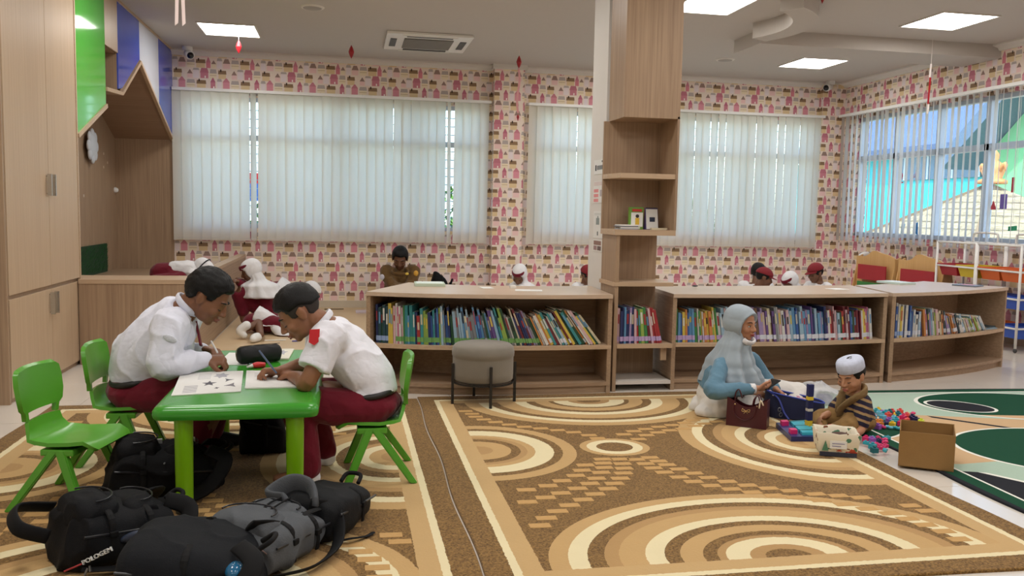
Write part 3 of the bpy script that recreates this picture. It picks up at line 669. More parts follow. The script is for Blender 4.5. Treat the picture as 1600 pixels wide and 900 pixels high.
def chair_proto():
    """moulded child's chair, facing +x, seat height .27, built at the origin"""
    r = root('children_chair', 'chair', 'chair', (0, 0, 0), 'green plastic children chairs')
    def sheet(name, P, th, mat, hole=None):
        # P: grid of points rows x cols -> solid with thickness along -normal
        R_, C_ = len(P), len(P[0]); v = []; f = []
        N = [[None] * C_ for _ in range(R_)]
        for i in range(R_):
            for j in range(C_):
                a = Vector(P[min(i + 1, R_ - 1)][j]) - Vector(P[max(i - 1, 0)][j]); c = Vector(P[i][min(j + 1, C_ - 1)]) - Vector(P[i][max(j - 1, 0)]); N[i][j] = a.cross(c).normalized()
        for s in (0, 1):
            for i in range(R_):
                for j in range(C_): v.append(Vector(P[i][j]) - N[i][j] * th * s)
        I = lambda s, i, j: s * R_ * C_ + i * C_ + j
        for i in range(R_ - 1):
            for j in range(C_ - 1):
                if hole and hole(i, j): continue
                f += [(I(0, i, j), I(0, i + 1, j), I(0, i + 1, j + 1), I(0, i, j + 1)), (I(1, i, j), I(1, i, j + 1), I(1, i + 1, j + 1), I(1, i + 1, j))]
        cnt = {}
        for q in f[::2]:
            for k in range(4): e = (q[k], q[(k + 1) % 4]); cnt[e] = 1
        for e in list(cnt):
            if (e[1], e[0]) not in cnt: f.append((e[0], e[0] + R_ * C_, e[1] + R_ * C_, e[1]))
        o = mk(name, v, f, mat, r); return auto_smooth(o, 55)
    # seat: rows along x from the front lip to the back, then sweeping up into the back
    prof = [(.175, .258), (.165, .268), (.13, .272), (.05, .266), (-.04, .262), (-.10, .268), (-.135, .292), (-.152, .33), (-.160, .365)]
    P = []
    for i, (x, z) in enumerate(prof):
        hw = [.135, .150, .160, .165, .165, .160, .150, .128, .120][i]
        P.append([(x - .012 * (abs(t) ** 2) * (1 if i < 3 else -1), t * hw, z + .012 * abs(t) ** 3 * (1 if 1 < i < 6 else -.4)) for t in (-1, -.8, -.5, -.2, .2, .5, .8, 1)])
    sheet('seat', P, .016, PLG)
    # back: wider panel with an opening at its foot
    prof = [(-.160, .365), (-.165, .40), (-.168, .415), (-.176, .46), (-.186, .52), (-.193, .565), (-.196, .585), (-.193, .592)]
    hwid = [.120, .128, .150, .162, .165, .158, .140, .12]
    P = [[(x + .022 * (t * t) * min(1, i * .3), t * hwid[i], z) for t in (-1, -.82, -.5, -.2, .2, .5, .82, 1)] for i, (x, z) in enumerate(prof)]
    sheet('backrest', P, .020, PLG, lambda i, j: i == 0 and 1 <= j <= 5)
    for s in (-1, 1):
        for nm, top, bot in (('leg', (.02, .150 * s, .262), (.125, .185 * s, 0)), ('leg', (.0, .150 * s, .262), (-.185, .185 * s, 0))):
            b = B(); t = Vector(top); q = Vector(bot); n_ = 6; w0, w1 = .044, .036
            rr = []
            for k in range(n_):
                u = k / (n_ - 1); p = t.lerp(q, u); w = lerp(w0, w1, u); rr.append([(p.x - w / 2, p.y - .016, p.z), (p.x + w / 2, p.y - .016, p.z), (p.x + w / 2, p.y + .016, p.z), (p.x - w / 2, p.y + .016, p.z)])
            v = [x for g in rr for x in g]; f = [(0, 1, 2, 3), tuple(range(4 * n_ - 1, 4 * n_ - 5, -1))]
            for k in range(n_ - 1):
                for j in range(4): f.append((k * 4 + j, (k + 1) * 4 + j, (k + 1) * 4 + (j + 1) % 4, k * 4 + (j + 1) % 4))
            o = b.add(v, f).mk(nm, PLG, r)
            bm = bmesh.new(); bm.from_mesh(o.data); bmesh.ops.recalc_face_normals(bm, faces=bm.faces[:]); bmesh.ops.bevel(bm, geom=[e for e in bm.edges if e.is_manifold and e.calc_face_angle(0) > .6], offset=.005, segments=2, affect='EDGES'); bm.to_mesh(o.data); bm.free(); auto_smooth(o, 40)
    b = B(); b.box(-.06, .08, -.165, .165, .235, .262, .006); b.mk('seat_frame', PLG, r)
    return note_tree(r)
ch = chair_proto()
CH = []
for k, (x, y, a, lab) in enumerate(((-1.15, 3.955, -13, 'empty green plastic children chair standing apart at the left'), (-1.08, 4.60, -4, 'green plastic children chair under the boy in the long-sleeved shirt'), (.135, 4.17, 180, 'green plastic children chair under the boy in the short-sleeved shirt'))):
    o = ch if k == 0 else copy_tree(ch); o.location = (x, y, TZ); o.rotation_euler = (0, 0, math.radians(a)); o['label'] = lab; CH.append(o)
# ================================================================== RUGS
def brown_rug():
    """half ellipses at the four sides, a ring and rows of little blocks; origin at the rug centre, 2.32 x 3.17 m"""
    m, nt, b = base_mat('brown_patterned_rug'); x, y, z, src = xyz(nt)
    pile = noise(nt, src, 110.0, 3.0, 0.75); soft = noise(nt, src, 5.0, 3.0); jx = noise(nt, src, 60.0, 2.0)
    x = x + (jx - .5) * .012; y = y + (jx - .5) * .012
    CRE, TAN, DT, TN2 = 'e8dab0', 'c4a06a', 'a8845a', 'b48f5c'
    brown = mixc(nt, (pile - .5) * 3.4 + .5, '523819', '9c7842')
    cx, cy = .94, 1.36                                   # half size of the patterned field
    ax = x.abs(); ay = y.abs()
    field = ax.lt(cx) * ay.lt(cy)
    def lev(px, py, rx, ry):
        u = (x - px) / rx; v = (y - py) / ry; return (u * u + v * v).sqrt()
    col = brown
    L = lev(-cx, .22, .53, .53); R = lev(cx, .19, .68, .80); T = lev(.0, cy, .86, .69); Bt = lev(.02, -cy, .93, .72); Ci = lev(-.18, .20, .195, .175)
    def rings(col, e, bands):
        for r, c in bands:
            inside = e.lt(r)
            col = mixc(nt, inside, col, brown if c is None else c)
        return col
    col = rings(col, R, [(1.0, TAN), (.885, CRE), (.80, None), (.71, TN2), (.64, TAN), (.53, CRE), (.45, None), (.35, TN2), (.29, CRE), (.20, TAN), (.11, TN2)])
    col = rings(col, T, [(1.0, TAN), (.89, CRE), (.81, None), (.74, TAN), (.60, CRE), (.51, None), (.44, TAN), (.33, None), (.29, CRE), (.17, TN2), (.10, None)])
    col = rings(col, Bt, [(1.0, TAN), (.92, CRE), (.84, None), (.77, TN2), (.71, TAN), (.60, CRE), (.52, None), (.455, TAN), (.36, None), (.30, TN2), (.265, CRE), (.165, TN2), (.10, None)])
    col = rings(col, L, [(1.0, TAN), (.86, None), (.77, CRE), (.58, TAN), (.50, TN2), (.43, None), (.335, TAN), (.15, TN2)])
    col = rings(col, Ci, [(1.0, TAN), (.80, CRE), (.52, None)])
    # border: tan band, cream line, brown edge
    edge = (ax - cx).max(ay - cy)
    col = mixc(nt, edge.gt(0.0), col, 'c6a470'); col = mixc(nt, edge.gt(.082), col, CRE); col = mixc(nt, edge.gt(.115), col, brown)
    col = mixc(nt, soft * .12, col, '6b5136')
    nt.links.new(col, b.inputs['Base Color']); b.inputs['Roughness'].default_value = 0.95; b.inputs['Specular IOR Level'].default_value = 0.1; b.inputs['Sheen Weight'].default_value = 0.15
    bump(nt, b, pile, 0.5, 0.006)
    return m
BRUG = brown_rug()
def rug(name, x0, x1, y0, y1, mat, label, group=None, wav=.008, rot=0.0, cat='rug'):
    cx, cy, hx, hy = (x0 + x1) / 2, (y0 + y1) / 2, (x1 - x0) / 2, (y1 - y0) / 2
    N = 60; v = []; rnd = random.Random(hash(name) % 7)
    ring = []
    for k in range(N): ring.append((-hx + 2 * hx * k / N, -hy))
    for k in range(N): ring.append((hx, -hy + 2 * hy * k / N))
    for k in range(N): ring.append((hx - 2 * hx * k / N, hy))
    for k in range(N): ring.append((-hx, hy - 2 * hy * k / N))
    ring = [(p[0] + wav * math.sin(p[1] * 5 + 1) * (abs(p[0]) > hx - .001), p[1] + wav * math.sin(p[0] * 4) * (abs(p[1]) > hy - .001)) for p in ring]
    n = len(ring); v = [(p[0], p[1], 0) for p in ring] + [(p[0], p[1], .009) for p in ring] + [(p[0] * .997, p[1] * .997, .012) for p in ring]
    f = [tuple(range(n - 1, -1, -1)), tuple(range(2 * n, 3 * n))] + [(j * n + i, j * n + (i + 1) % n, (j + 1) * n + (i + 1) % n, (j + 1) * n + i) for j in range(2) for i in range(n)]
    o = mk(name, v, f, mat, origin=(0, 0, 0)); o.location = (cx, cy, 0.0); o.rotation_euler = (0, 0, math.radians(rot)); ORG[o.name] = np.array((cx, cy, 0.0)); return tag(o, label, cat, group)
# the little carved blocks in rows between the half ellipses (rug space)
BLOCKS = [(-0.857,-0.917),(-0.81,-0.835),(-0.743,-0.76),(-0.672,-0.693),(-0.592,-0.629),(-0.516,-0.562),(-0.434,-0.496),(-0.38,-0.424),(-0.327,-0.351),(-0.284,-0.271),(-0.256,-0.194),(-0.238,-0.115),(-0.223,-0.035),(-0.905,-0.697),(-0.849,-0.627),(-0.754,-0.579),(-0.67,-0.528),(-0.575,-0.473),(-0.497,-0.409),(-0.443,-0.336),(-0.392,-0.247),(-0.354,-0.17),(-0.335,-0.094),(-0.318,-0.024),(-0.906,-0.526),(-0.818,-0.462),(-0.704,-0.416),(-0.62,-0.351),(-0.532,-0.279),(-0.478,-0.201),(-0.437,-0.115),(-0.912,1.237),(-0.885,1.13),(-0.854,1.051),(-0.843,0.973),(-0.802,0.897),(-0.741,0.825),(-0.67,0.754),(-0.589,0.69),(-0.499,0.642),(-0.409,0.59),(-0.326,0.532),(-0.254,0.458),(-0.223,0.383),(-0.056,-0.026),(-0.034,-0.094),(-0.014,-0.162),(0.02,-0.242),(0.069,-0.318),(0.112,-0.394),(0.179,-0.466),(0.252,-0.533),(0.333,-0.589),(0.419,-0.636),(0.514,-0.697),(0.609,-0.733),(0.699,-0.772),(-0.143,-0.051),(-0.118,-0.13),(-0.104,-0.207),(-0.074,-0.284),(-0.029,-0.369),(0.014,-0.445),(0.074,-0.515),(0.149,-0.577),(0.225,-0.634),(0.307,-0.691),(0.395,-0.727),(0.487,-0.781),(0.568,-0.847),(0.638,-0.915),(-0.043,0.452),(0.039,0.516),(0.128,0.556),(0.227,0.599),(0.325,0.631),(0.427,0.676),(0.502,0.73),(0.581,0.776),(0.007,0.339),(0.084,0.419),(0.172,0.471),(0.262,0.51),(0.359,0.537),(0.461,0.596),(0.542,0.643),(0.643,0.685),(0.86,-0.903),(0.891,-0.976),(0.703,-0.982),(0.739,-1.055),(0.77,-1.132),(0.796,-1.21),(0.8,-1.298)]
def blocks():
    b = B()
    for x, y in BLOCKS:
        if abs(x) < .90 and abs(y) < 1.32: b.add([(x - .045, y - .022, .0118), (x + .045, y - .026, .0118), (x + .045, y + .022, .0118), (x - .045, y + .026, .0118), (x - .044, y - .021, .0135), (x + .044, y - .025, .0135), (x + .044, y + .021, .0135), (x - .044, y + .025, .0135)], [(4, 5, 6, 7), (0, 1, 5, 4), (1, 2, 6, 5), (2, 3, 7, 6), (3, 0, 4, 7)])
    return b
BLKM = pm('c09a66', .95, .12, 60, .3, 200, spec=.1)
for q, lab in (((.487, 2.807, 2.69, 5.862), 'brown patterned rug in the middle before the pouf and the woman'), ((-1.838, .478, 2.66, 5.825), 'brown patterned rug under the green table and backpacks')):
    o = rug('patterned_rug', *q, BRUG, lab, 'brown patterned rugs')
    b = blocks(); k = mk('carved_blocks', b.v, b.f, BLKM, origin=(0, 0, 0)); k.parent = o; tag(k, 'rows of tan blocks woven into the brown ground', kind='stuff')
def green_rug():
    m, nt, b = base_mat('green_shape_rug'); x, y, z, src = xyz(nt, 'Object')
    # object space: origin (0,0) = rug centre; the rug spans 2.3 x 3.5
    pile = noise(nt, src, 300.0, 2.0)
    MINT, DKG, BLK_, BEI, WHT = 'a9bfae', '1f4a36', '2a2b30', 'c9a983', 'e6e6dc'
    X = x + 4.22; Y = y + 4.0                               # back to room metres
    def lev(px, py, rx, ry, ang=0):
        c, s = math.cos(math.radians(ang)), math.sin(math.radians(ang)); u = ((X - px) * c + (Y - py) * s) / rx; v = ((Y - py) * c - (X - px) * s) / ry; return (u * u + v * v).sqrt()
    col = mixc(nt, pile, '9fb5a4', 'b4c9b8')
    beige = (Y - 4.855 + (X - 3.82) * .55).lt(.55) * (Y + X * .25).lt(5.95) * (X * .9 + Y).gt(7.0)
    e2 = lev(4.12, 4.05, .70, .52, -12); e1 = lev(4.60, 5.18, .70, .42, -8); e3 = lev(4.14, 5.19, .215, .155, -38)
    band = (Y - 4.83 + (X - 3.75) * 1.20)
    col = mixc(nt, (Y + (X - 3.8) * .25 - 4.92).lt(0.0) * (Y + (X - 3.4) * .1 - 3.86).gt(0.0), col, BEI)
    col = mixc(nt, e1.lt(1.04), col, WHT); col = mixc(nt, e1.lt(1.0), col, DKG)
    col = mixc(nt, e1.lt(1.0) * (Y + (X - 3.8) * .12 - 4.97).lt(0.0), col, BEI)
    col = mixc(nt, e3.lt(1.08), col, WHT); col = mixc(nt, e3.lt(.98), col, BLK_)
    ln = Y - 4.86 + (X - 3.82) * 1.18
    line = (Y - 4.88 + (X - 3.75) * .95)
    col = mixc(nt, line.abs().lt(.028) * X.gt(3.72), col, BLK_)
    col = mixc(nt, e2.lt(1.035), col, WHT); col = mixc(nt, e2.lt(1.0), col, DKG)
    e4 = lev(2.95, 4.75, .42, .36, 0); col = mixc(nt, e4.lt(1.05), col, WHT); col = mixc(nt, e4.lt(1.0), col, DKG)
    low = (Y + (X - 3.1) * -.15 - 3.86)
    col = mixc(nt, low.lt(0.0) * e2.gt(1.035), col, mixc(nt, pile, '9fb5a4', 'b4c9b8'))
    tri = (Y + (X - 3.0) * .30 - 3.80).lt(0.0) * (Y + (X - 2.92) * 1.5 - 4.22).lt(0.0)
    col = mixc(nt, tri * (Y + (X - 2.92) * 1.5 - 4.17).gt(0.0), col, WHT); col = mixc(nt, tri * (Y + (X - 2.92) * 1.5 - 4.17).lt(0.0), col, BLK_)
    # edging
    ed = (x.abs() - 1.20).max(y.abs() - 1.75)
    col = mixc(nt, ed.gt(-.115), col, WHT); col = mixc(nt, ed.gt(-.10), col, DKG); col = mixc(nt, ed.gt(-.02), col, BLK_)
    nt.links.new(col, b.inputs['Base Color']); b.inputs['Roughness'].default_value = 0.95; b.inputs['Specular IOR Level'].default_value = 0.1
    bump(nt, b, pile, 0.3, 0.003)
    return m
rug('shape_rug', 3.02, 5.42, 2.25, 5.75, green_rug(), 'mint and dark green rug with oval shapes at the right', None, .012, -3.0)
# beige vinyl matting between the bench and the bookshelves
tag(B().box(-1.235, .45, 7.05, YW - .02, 0, .006).mk('vinyl_mat', pm('cdb28c', .35, .06, 3)), 'large beige vinyl floor mat where the pupils sit', 'floor mat')
# ================================================================== BOOKS
PAGE = pm('e4ddcb', .8, .06, 80)
COLS = {'dark teal': '1f4a56', 'navy blue': '24346e', 'blue': '2f5fae', 'sky blue': '5f9fd0', 'light blue': '9fc4dc', 'turquoise': '2f9aa0', 'dark green': '23553a', 'green': '3f8f4a', 'lime green': '9dc04a', 'yellow': 'e6c93c', 'orange': 'dd8a35', 'red': 'b8282e', 'dark red': '7d2432', 'pink': 'd5719c', 'pale pink': 'e3b8bf', 'lilac': 'a98fc4', 'purple': '6f4d95', 'white': 'e4e2dc', 'cream': 'ddd0ac', 'grey': '8c8f94', 'brown': '7d5a42', 'black': '26262a'}
COVER = {k: pm(tuple(round(.10 * sum(C3(v)[:3]) / 3 + .66 * q, 4) for q in C3(v)[:3]), .4, .2, 30) for k, v in COLS.items()}
TAPES = {'g': pm('6f9f5c', .4, .15, 60), 'l': pm('b79fca', .4, .15, 60), 'w': pm('cfd2dc', .4, .12, 60), 'b': pm('8fa6cf', .4, .12, 60)}
def book_mesh(t, h, d, cover):
    b = B(); c = min(.0018, t * .2)
    b.cur = 0; b.box(0, c, 0, d, 0, h); b.box(t - c, t, 0, d, 0, h); b.box(c, t - c, 0, c * 1.2, 0, h)
    b.cur = 1; b.box(c, t - c, c * 1.2, d - .004, .003, h - .003)
    return b
def curve_pos(F, s):
    """point and tangent at arc length s along plan curve F"""
    for i in range(len(F) - 1):
        a, c = Vector(F[i]), Vector(F[i + 1]); l = (c - a).length
        if s <= l: return a + (c - a) * (s / l), (c - a).normalized()
        s -= l
    return Vector(F[-1]), (Vector(F[-1]) - Vector(F[-2])).normalized()
def shelf_books(F, z, s0, s1, lean, palette, tape, where, grp, seed, hts=(.20, .265), thick=(.009, .022), setback=.03):
    """row of spine-out books; lean(u) in degrees, positive = top leans left"""
    rnd = random.Random(seed); s = s0; k = 0; prev = lean(0)
    while True:
        u = (s - s0) / (s1 - s0)
        if u >= 1: break
        t = rnd.uniform(*thick); hlo = hts if not callable(hts) else hts(u); h = rnd.uniform(*hlo) * 1.06; a = lean(u) + rnd.uniform(-.6, .6); d = h * rnd.uniform(.74, .86)
        cols = palette(u); cn = rnd.choice(cols)
        p, tg = curve_pos(F, s); inward = Vector((-tg.y, tg.x))
        q = p + inward * (setback + rnd.uniform(0, .018))
        bm_ = book_mesh(t, h, d, cn)
        me = bm_
        o = mk('picture_book', me.v, me.f, [COVER[cn], PAGE], origin=(0, 0, 0)); o.data.polygons.foreach_set('material_index', me.mi)
        o.location = (q.x, q.y, z + .0005); o.rotation_euler = (0, -math.radians(a), math.atan2(tg.y, tg.x))
        ORG[o.name] = np.array((0., 0., 0.))
        tag(o, '%s picture book, %s from the left %s' % (cn, nth(k), where), 'book', grp)
        tp = tape(u, rnd)
        if tp: B().box(-.0004, t + .0004, -.0006, .012, .018, .052).mk('spine_label', TAPES[tp], o)
        if rnd.random() < .75 and t > .010: B().box(t * .2, t * .8, -.0005, .001, h * rnd.uniform(.5, .6), h * rnd.uniform(.75, .92)).mk('spine_title', COVER[rnd.choice(['white', 'yellow', 'cream', 'black', 'red', 'sky blue'])], o)
        s += t / max(.6, math.cos(math.radians(a))) + .0012 + max(0, h * math.radians(a - prev)) * .5; prev = a; k += 1
    return k
F1, F2, F3 = U1[0], U2[0], U3[0]
def pal1(u):
    if u < .05: return ['dark teal', 'dark green', 'black', 'brown', 'navy blue']
    if u < .12: return ['yellow', 'pale pink', 'pink', 'lilac', 'white', 'cream']
    if u < .32: return ['sky blue', 'blue', 'navy blue', 'light blue', 'green', 'grey', 'red', 'lime green', 'blue', 'turquoise']
    if u < .55: return ['blue', 'navy blue', 'grey', 'sky blue', 'cream', 'dark green', 'purple', 'light blue', 'brown']
    return ['cream', 'lime green', 'light blue', 'dark red', 'yellow', 'white', 'pale pink', 'dark green', 'grey', 'lilac', 'navy blue', 'orange', 'turquoise']
len1 = sum((Vector(F1[i + 1]) - Vector(F1[i])).length for i in range(len(F1) - 1)); len2 = sum((Vector(F2[i + 1]) - Vector(F2[i])).length for i in range(len(F2) - 1)); len3 = sum((Vector(F3[i + 1]) - Vector(F3[i])).length for i in range(len(F3) - 1))
n1 = shelf_books(F1, MIDZ, .06, len1 - .06, lambda u: 1 + 8 * u + (30 * (u - .3) / .7 if u > .3 else 0), pal1, lambda u, r: ('b' if u < .05 else 'g' if .08 < u < .72 and r.random() < .85 else ('w' if r.random() < .3 else None)), 'on the shelf behind the pouf', 'books on the shelf behind the pouf', 11, lambda u: (.235, .275) if u < .12 else ((.19, .26) if u < .85 else (.24, .29)))
FT = [(1.955, ty), (2.36, ty)]
shelf_books(FT, MIDZ, 0.0, .335, lambda u: 0 if u < .3 else 14 * (u - .3) / .7, lambda u: ['pale pink', 'sky blue', 'navy blue', 'blue', 'lilac'] if u < .4 else ['green', 'dark green', 'white', 'red', 'dark red', 'light blue', 'red', 'pale pink', 'lime green'], lambda u, r: 'l', 'on the tower shelf', 'books on the tower shelf', 12, (.225, .255), (.012, .024), .02)
def pal2(u):
    if u < .09: return ['red', 'green', 'blue', 'orange', 'yellow', 'sky blue']
    if u < .22: return ['yellow', 'orange', 'light blue', 'lime green', 'white', 'green']
    if u < .55: return ['pale pink', 'lilac', 'dark red', 'grey', 'light blue', 'dark green', 'brown', 'white', 'purple', 'cream']
    if u < .75: return ['blue', 'sky blue', 'turquoise', 'lilac', 'dark teal', 'purple', 'navy blue', 'light blue']
    if u < .95: return ['dark green', 'red', 'navy blue', 'light blue', 'pale pink', 'dark red', 'white', 'blue']
    return ['pink', 'white', 'yellow']
shelf_books(F2, MIDZ, .045, len2 - .10, lambda u: 1 + 9 * min(1, u * 5) - (3 * u), pal2, lambda u, r: ('l' if u < .4 else 'w') if r.random() < .9 else None, 'on the shelf behind the woman', 'books on the shelf behind the woman', 13, (.20, .255), (.010, .023))
shelf_books(F3, MIDZ, .045, len3 * .80, lambda u: 0 if u < .25 else (10 if u < .5 else 20 + 26 * (u - .5) / .5), lambda u: ['navy blue', 'blue', 'yellow', 'white', 'light blue'] if u < .28 else ['pale pink', 'white', 'cream', 'brown', 'orange', 'lime green', 'dark teal', 'light blue', 'lilac'], lambda u, r: 'b' if u < .1 else ('w' if r.random() < .4 else None), 'on the right end shelf', 'books on the right end shelf', 14, lambda u: (.235, .265) if u < .16 else ((.16, .215) if u < .55 else (.13, .18)), (.012, .024))
# last few booklets lying flat at the end of that shelf
for k, (s_, cn, dz) in enumerate(((.815, 'light blue', 0.0), (.835, 'dark teal', .010), (.87, 'brown', 0.0))):
    p, tg = curve_pos(F3, len3 * s_ + .02); inward = Vector((-tg.y, tg.x)); q = p + inward * .05
    bk = book_mesh(.010, .17, .13, cn); o = mk('picture_book', bk.v, bk.f, [COVER[cn], PAGE], origin=(0, 0, 0)); o.data.polygons.foreach_set('material_index', bk.mi)
    o.location = (q.x, q.y, MIDZ + .0105 + dz * 1.05); o.rotation_euler = (0, math.radians(90), math.atan2(tg.y, tg.x) + .15 * (k - 1)); tag(o, '%s booklet lying flat at the right end of the row' % cn, 'book', 'flat booklets on the right end shelf')
# ================================================================== PEOPLE
def organic(name, b, voxel, mat, parent=None, smooth=6, wrinkle=0.0, wscale=9.0, wdir=(1, 1, 1), origin=None, floor=None):
    """overlapping closed shapes fused into one continuous skin, softened, with optional cloth creases"""
    me = bpy.data.meshes.new('tmp'); me.from_pydata([tuple(p) for p in b.v], [], b.f); me.update()
    t = bpy.data.objects.new('tmp', me)
    m = t.modifiers.new('r', 'REMESH'); m.mode = 'VOXEL'; m.voxel_size = voxel
    if smooth: k = t.modifiers.new('s', 'SMOOTH'); k.iterations = smooth; k.factor = 0.5
    e = evaluated(t).to_mesh()
    n = len(e.vertices); V = np.empty(n * 3); e.vertices.foreach_get('co', V); V = V.reshape(-1, 3)
    N = np.empty(n * 3); e.vertices.foreach_get('normal', N); N = N.reshape(-1, 3)
    F = [tuple(p.vertices) for p in e.polygons]
    bpy.data.objects.remove(t); bpy.data.meshes.remove(me)
    if wrinkle:
        w = np.array([mnoise.noise(Vector((p[0] * wdir[0] * wscale, p[1] * wdir[1] * wscale, p[2] * wdir[2] * wscale))) for p in V])
        w2 = np.array([mnoise.noise(Vector((p[0] * wscale * .45 + 7, p[1] * wscale * .45, p[2] * wscale * .45))) for p in V])
        d = (1 - np.abs(w)) ** 4 - .45 + .6 * w2
        V = V + N * (d * wrinkle)[:, None]
    if floor is not None: V[:, 2] = np.maximum(V[:, 2], floor)
    return mk(name, V, F, mat, parent, True, origin)
def limb(b, pts, rad, n=14, sub=5, side=None):
    b.tube(pts, rad, n, sub, side)
    for p, r in ((pts[0], rad[0]), (pts[-1], rad[-1])):
        r = r if not isinstance(r, tuple) else min(r); b.ell(p, (r, r, r), n=12, m=8)
def basis(fwd, up):
    """head frame: columns right, forward, up"""
    f = Vector(fwd).normalized(); u = Vector(up); u = (u - f * u.dot(f)).normalized(); r = f.cross(u)
    return Matrix((r, f, u)).transposed()
def head_shape(b, c, M, s=1.0, chubby=1.0):
    P = lambda x, y, z: Vector(c) + M @ Vector((x * s, y * s, z * s))
    E = lambda x, y, z, r: b.ell(P(x, y, z), tuple(q * s for q in r), M, 20, 14)
    E(0, -.012, .030, (.074, .093, .082)); E(0, .028, -.020, (.061 * chubby, .063, .076)); E(0, .034, -.066, (.047 * chubby, .046, .036)); E(0, .066, -.088, (.021, .018, .016))
    E(0, .074, .020, (.046, .015, .012))
    for k in (-1, 1):
        E(k * .036 * chubby, .060, -.030, (.024, .024, .024)); E(k * .075, -.006, -.008, (.008, .019, .029)); E(k * .080, -.012, .004, (.006, .014, .020))
    b.tube([P(0, .086, .012), P(0, .098, -.010), P(0, .107, -.026)], [.007 * s, .009 * s, .011 * s], 10, 3); E(0, .106, -.029, (.012, .011, .009)); E(-.012, .096, -.032, (.008, .010, .007)); E(.012, .096, -.032, (.008, .010, .007))
    E(0, .088, -.055, (.022, .011, .006)); E(0, .085, -.066, (.019, .011, .007))
def hand_shape(b, wrist, d, pn, s=1.0, curl=(35, 45, 30), spread=6, thumb=1, tcurl=25):
    """five fingers on a palm. d: wrist to knuckles, pn: palm normal (the side the fingers close to), thumb: +1 / -1 side"""
    d = Vector(d).normalized(); pn = Vector(pn); pn = (pn - d * pn.dot(d)).normalized(); w = d.cross(pn) * thumb     # w: towards the thumb side
    wr = Vector(wrist)
    b.tube([wr, wr + d * .03 * s, wr + d * .078 * s], [(.019 * s, .025 * s), (.017 * s, .034 * s), (.014 * s, .038 * s)], 14, 3, side=pn)
    b.ell(wr + d * .078 * s, (.012 * s, .012 * s, .012 * s), n=10, m=7)
    for i, (off, L, r) in enumerate(((.030, .066, .0088), (.010, .074, .0092), (-.010, .069, .0088), (-.029, .053, .0078))):
        p = wr + d * (.074 - .006 * abs(i - 1)) * s + w * off * s; dirn = (d + w * math.radians(spread) * (1.5 - i) * .7).normalized(); ang = 0; pts = [p.copy()]
        for seg, frac in enumerate((.45, .32, .23)):
            ang += math.radians(curl[seg]); dd = dirn * math.cos(ang) + pn * math.sin(ang); p = p + dd * L * frac * s; pts.append(p.copy())
        rr = [r * s, r * .98 * s, r * .9 * s, r * .78 * s]; b.tube(pts, rr, 10, 2)
        for q, r_ in zip(pts, rr): b.ell(q, (r_, r_, r_), n=10, m=7)
    p = wr + d * .022 * s + w * .026 * s; t1 = (d * .62 + w * .62 + pn * .45).normalized(); t2 = (d * .85 + w * .1 * (1 - tcurl / 60) + pn * math.sin(math.radians(tcurl))).normalized()
    pts = [p - t1 * .01 * s, p + t1 * .034 * s, p + t1 * .034 * s + t2 * .028 * s, p + t1 * .034 * s + t2 * .050 * s]; rr = [.014 * s, .0115 * s, .0100 * s, .0082 * s]
    b.tube(pts, rr, 10, 2)
    for q, r_ in zip(pts, rr): b.ell(q, (r_, r_, r_), n=10, m=7)
def sstep(a, b_, x): t = max(0.0, min(1.0, (x - a) / (b_ - a))); return t * t * (3 - 2 * t)
def shell(name, c, M, s, off, mat, parent, base=((0, -.012, .030), (.074, .093, .082)), n=64, m=44):
    """closed skin over the skull; off(dir) gives the thickness in metres along the direction (negative dives under the skin)"""
    v = []; f = []; c0 = Vector(base[0]); R_ = base[1]
    for i in range(m + 1):
        t = -math.pi / 2 + math.pi * i / m
        for k in range(n):
            d = Vector((math.cos(t) * math.cos(2 * math.pi * k / n), math.cos(t) * math.sin(2 * math.pi * k / n), math.sin(t)))
            p = Vector((c0.x + d.x * R_[0], c0.y + d.y * R_[1], c0.z + d.z * R_[2])); p = p + d * off(d, p)
            v.append(Vector(c) + M @ (p * s))
    for i in range(m):
        for k in range(n): f.append((i * n + k, i * n + (k + 1) % n, (i + 1) * n + (k + 1) % n, (i + 1) * n + k))
    return mk(name, v, f, mat, parent, True)
def hair_off(thick=.012, front=.045, sideb=-.028, back=-.055, rough=.004, seed=0.0, fringe=0.0):
    def off(d, p):
        # hairline height depends on how far forward the point is
        y = p.y
        hl = front - fringe if y > .06 else (front - fringe + (sideb - front + fringe) * sstep(.06, .030, y) if y > .03 else sideb + (back - sideb) * sstep(-.01, -.07, y))
        if y > -.005 and y < .03: hl = max(hl, sideb)
        if -.03 < y < .012 and abs(p.x) > .05: hl = max(hl, .012)           # round the ear
        k = sstep(hl - .006, hl + .010, p.z)
        w = mnoise.noise(Vector((d.x * 9 + seed, d.y * 4, d.z * 9))) * rough + mnoise.noise(Vector((d.x * 34, d.y * 7 + seed, d.z * 34))) * rough * .5
        top = 1.0 + .55 * sstep(.2, .9, d.z)
        return -.014 + k * (.014 + thick * top + w)
    return off
def hair_mat(col):
    m, nt, b = base_mat('hair'); x, y, z, src = xyz(nt)
    n = noise(nt, vec(nt, x * 300, y * 60, z * 120), 1.0, 3.0); c = C3(col)
    nt.links.new(mixc(nt, n, tuple(q * .5 for q in c[:3]), tuple(q * 1.5 for q in c[:3])), b.inputs['Base Color']); b.inputs['Roughness'].default_value = .5; b.inputs['Specular IOR Level'].default_value = .25; bump(nt, b, n, .5, .004); return m
def skin_mat(col):
    m, nt, b = base_mat('skin'); x, y, z, src = xyz(nt); c = C3(col); n = noise(nt, src, 25.0, 3.0)
    nt.links.new(mixc(nt, n, tuple(q * .9 for q in c[:3]), tuple(min(1, q * 1.08) for q in c[:3])), b.inputs['Base Color']); b.inputs['Roughness'].default_value = .5
    b.inputs['Subsurface Weight'].default_value = .0; bump(nt, b, noise(nt, src, 300.0, 2.0), .08, .001); return m
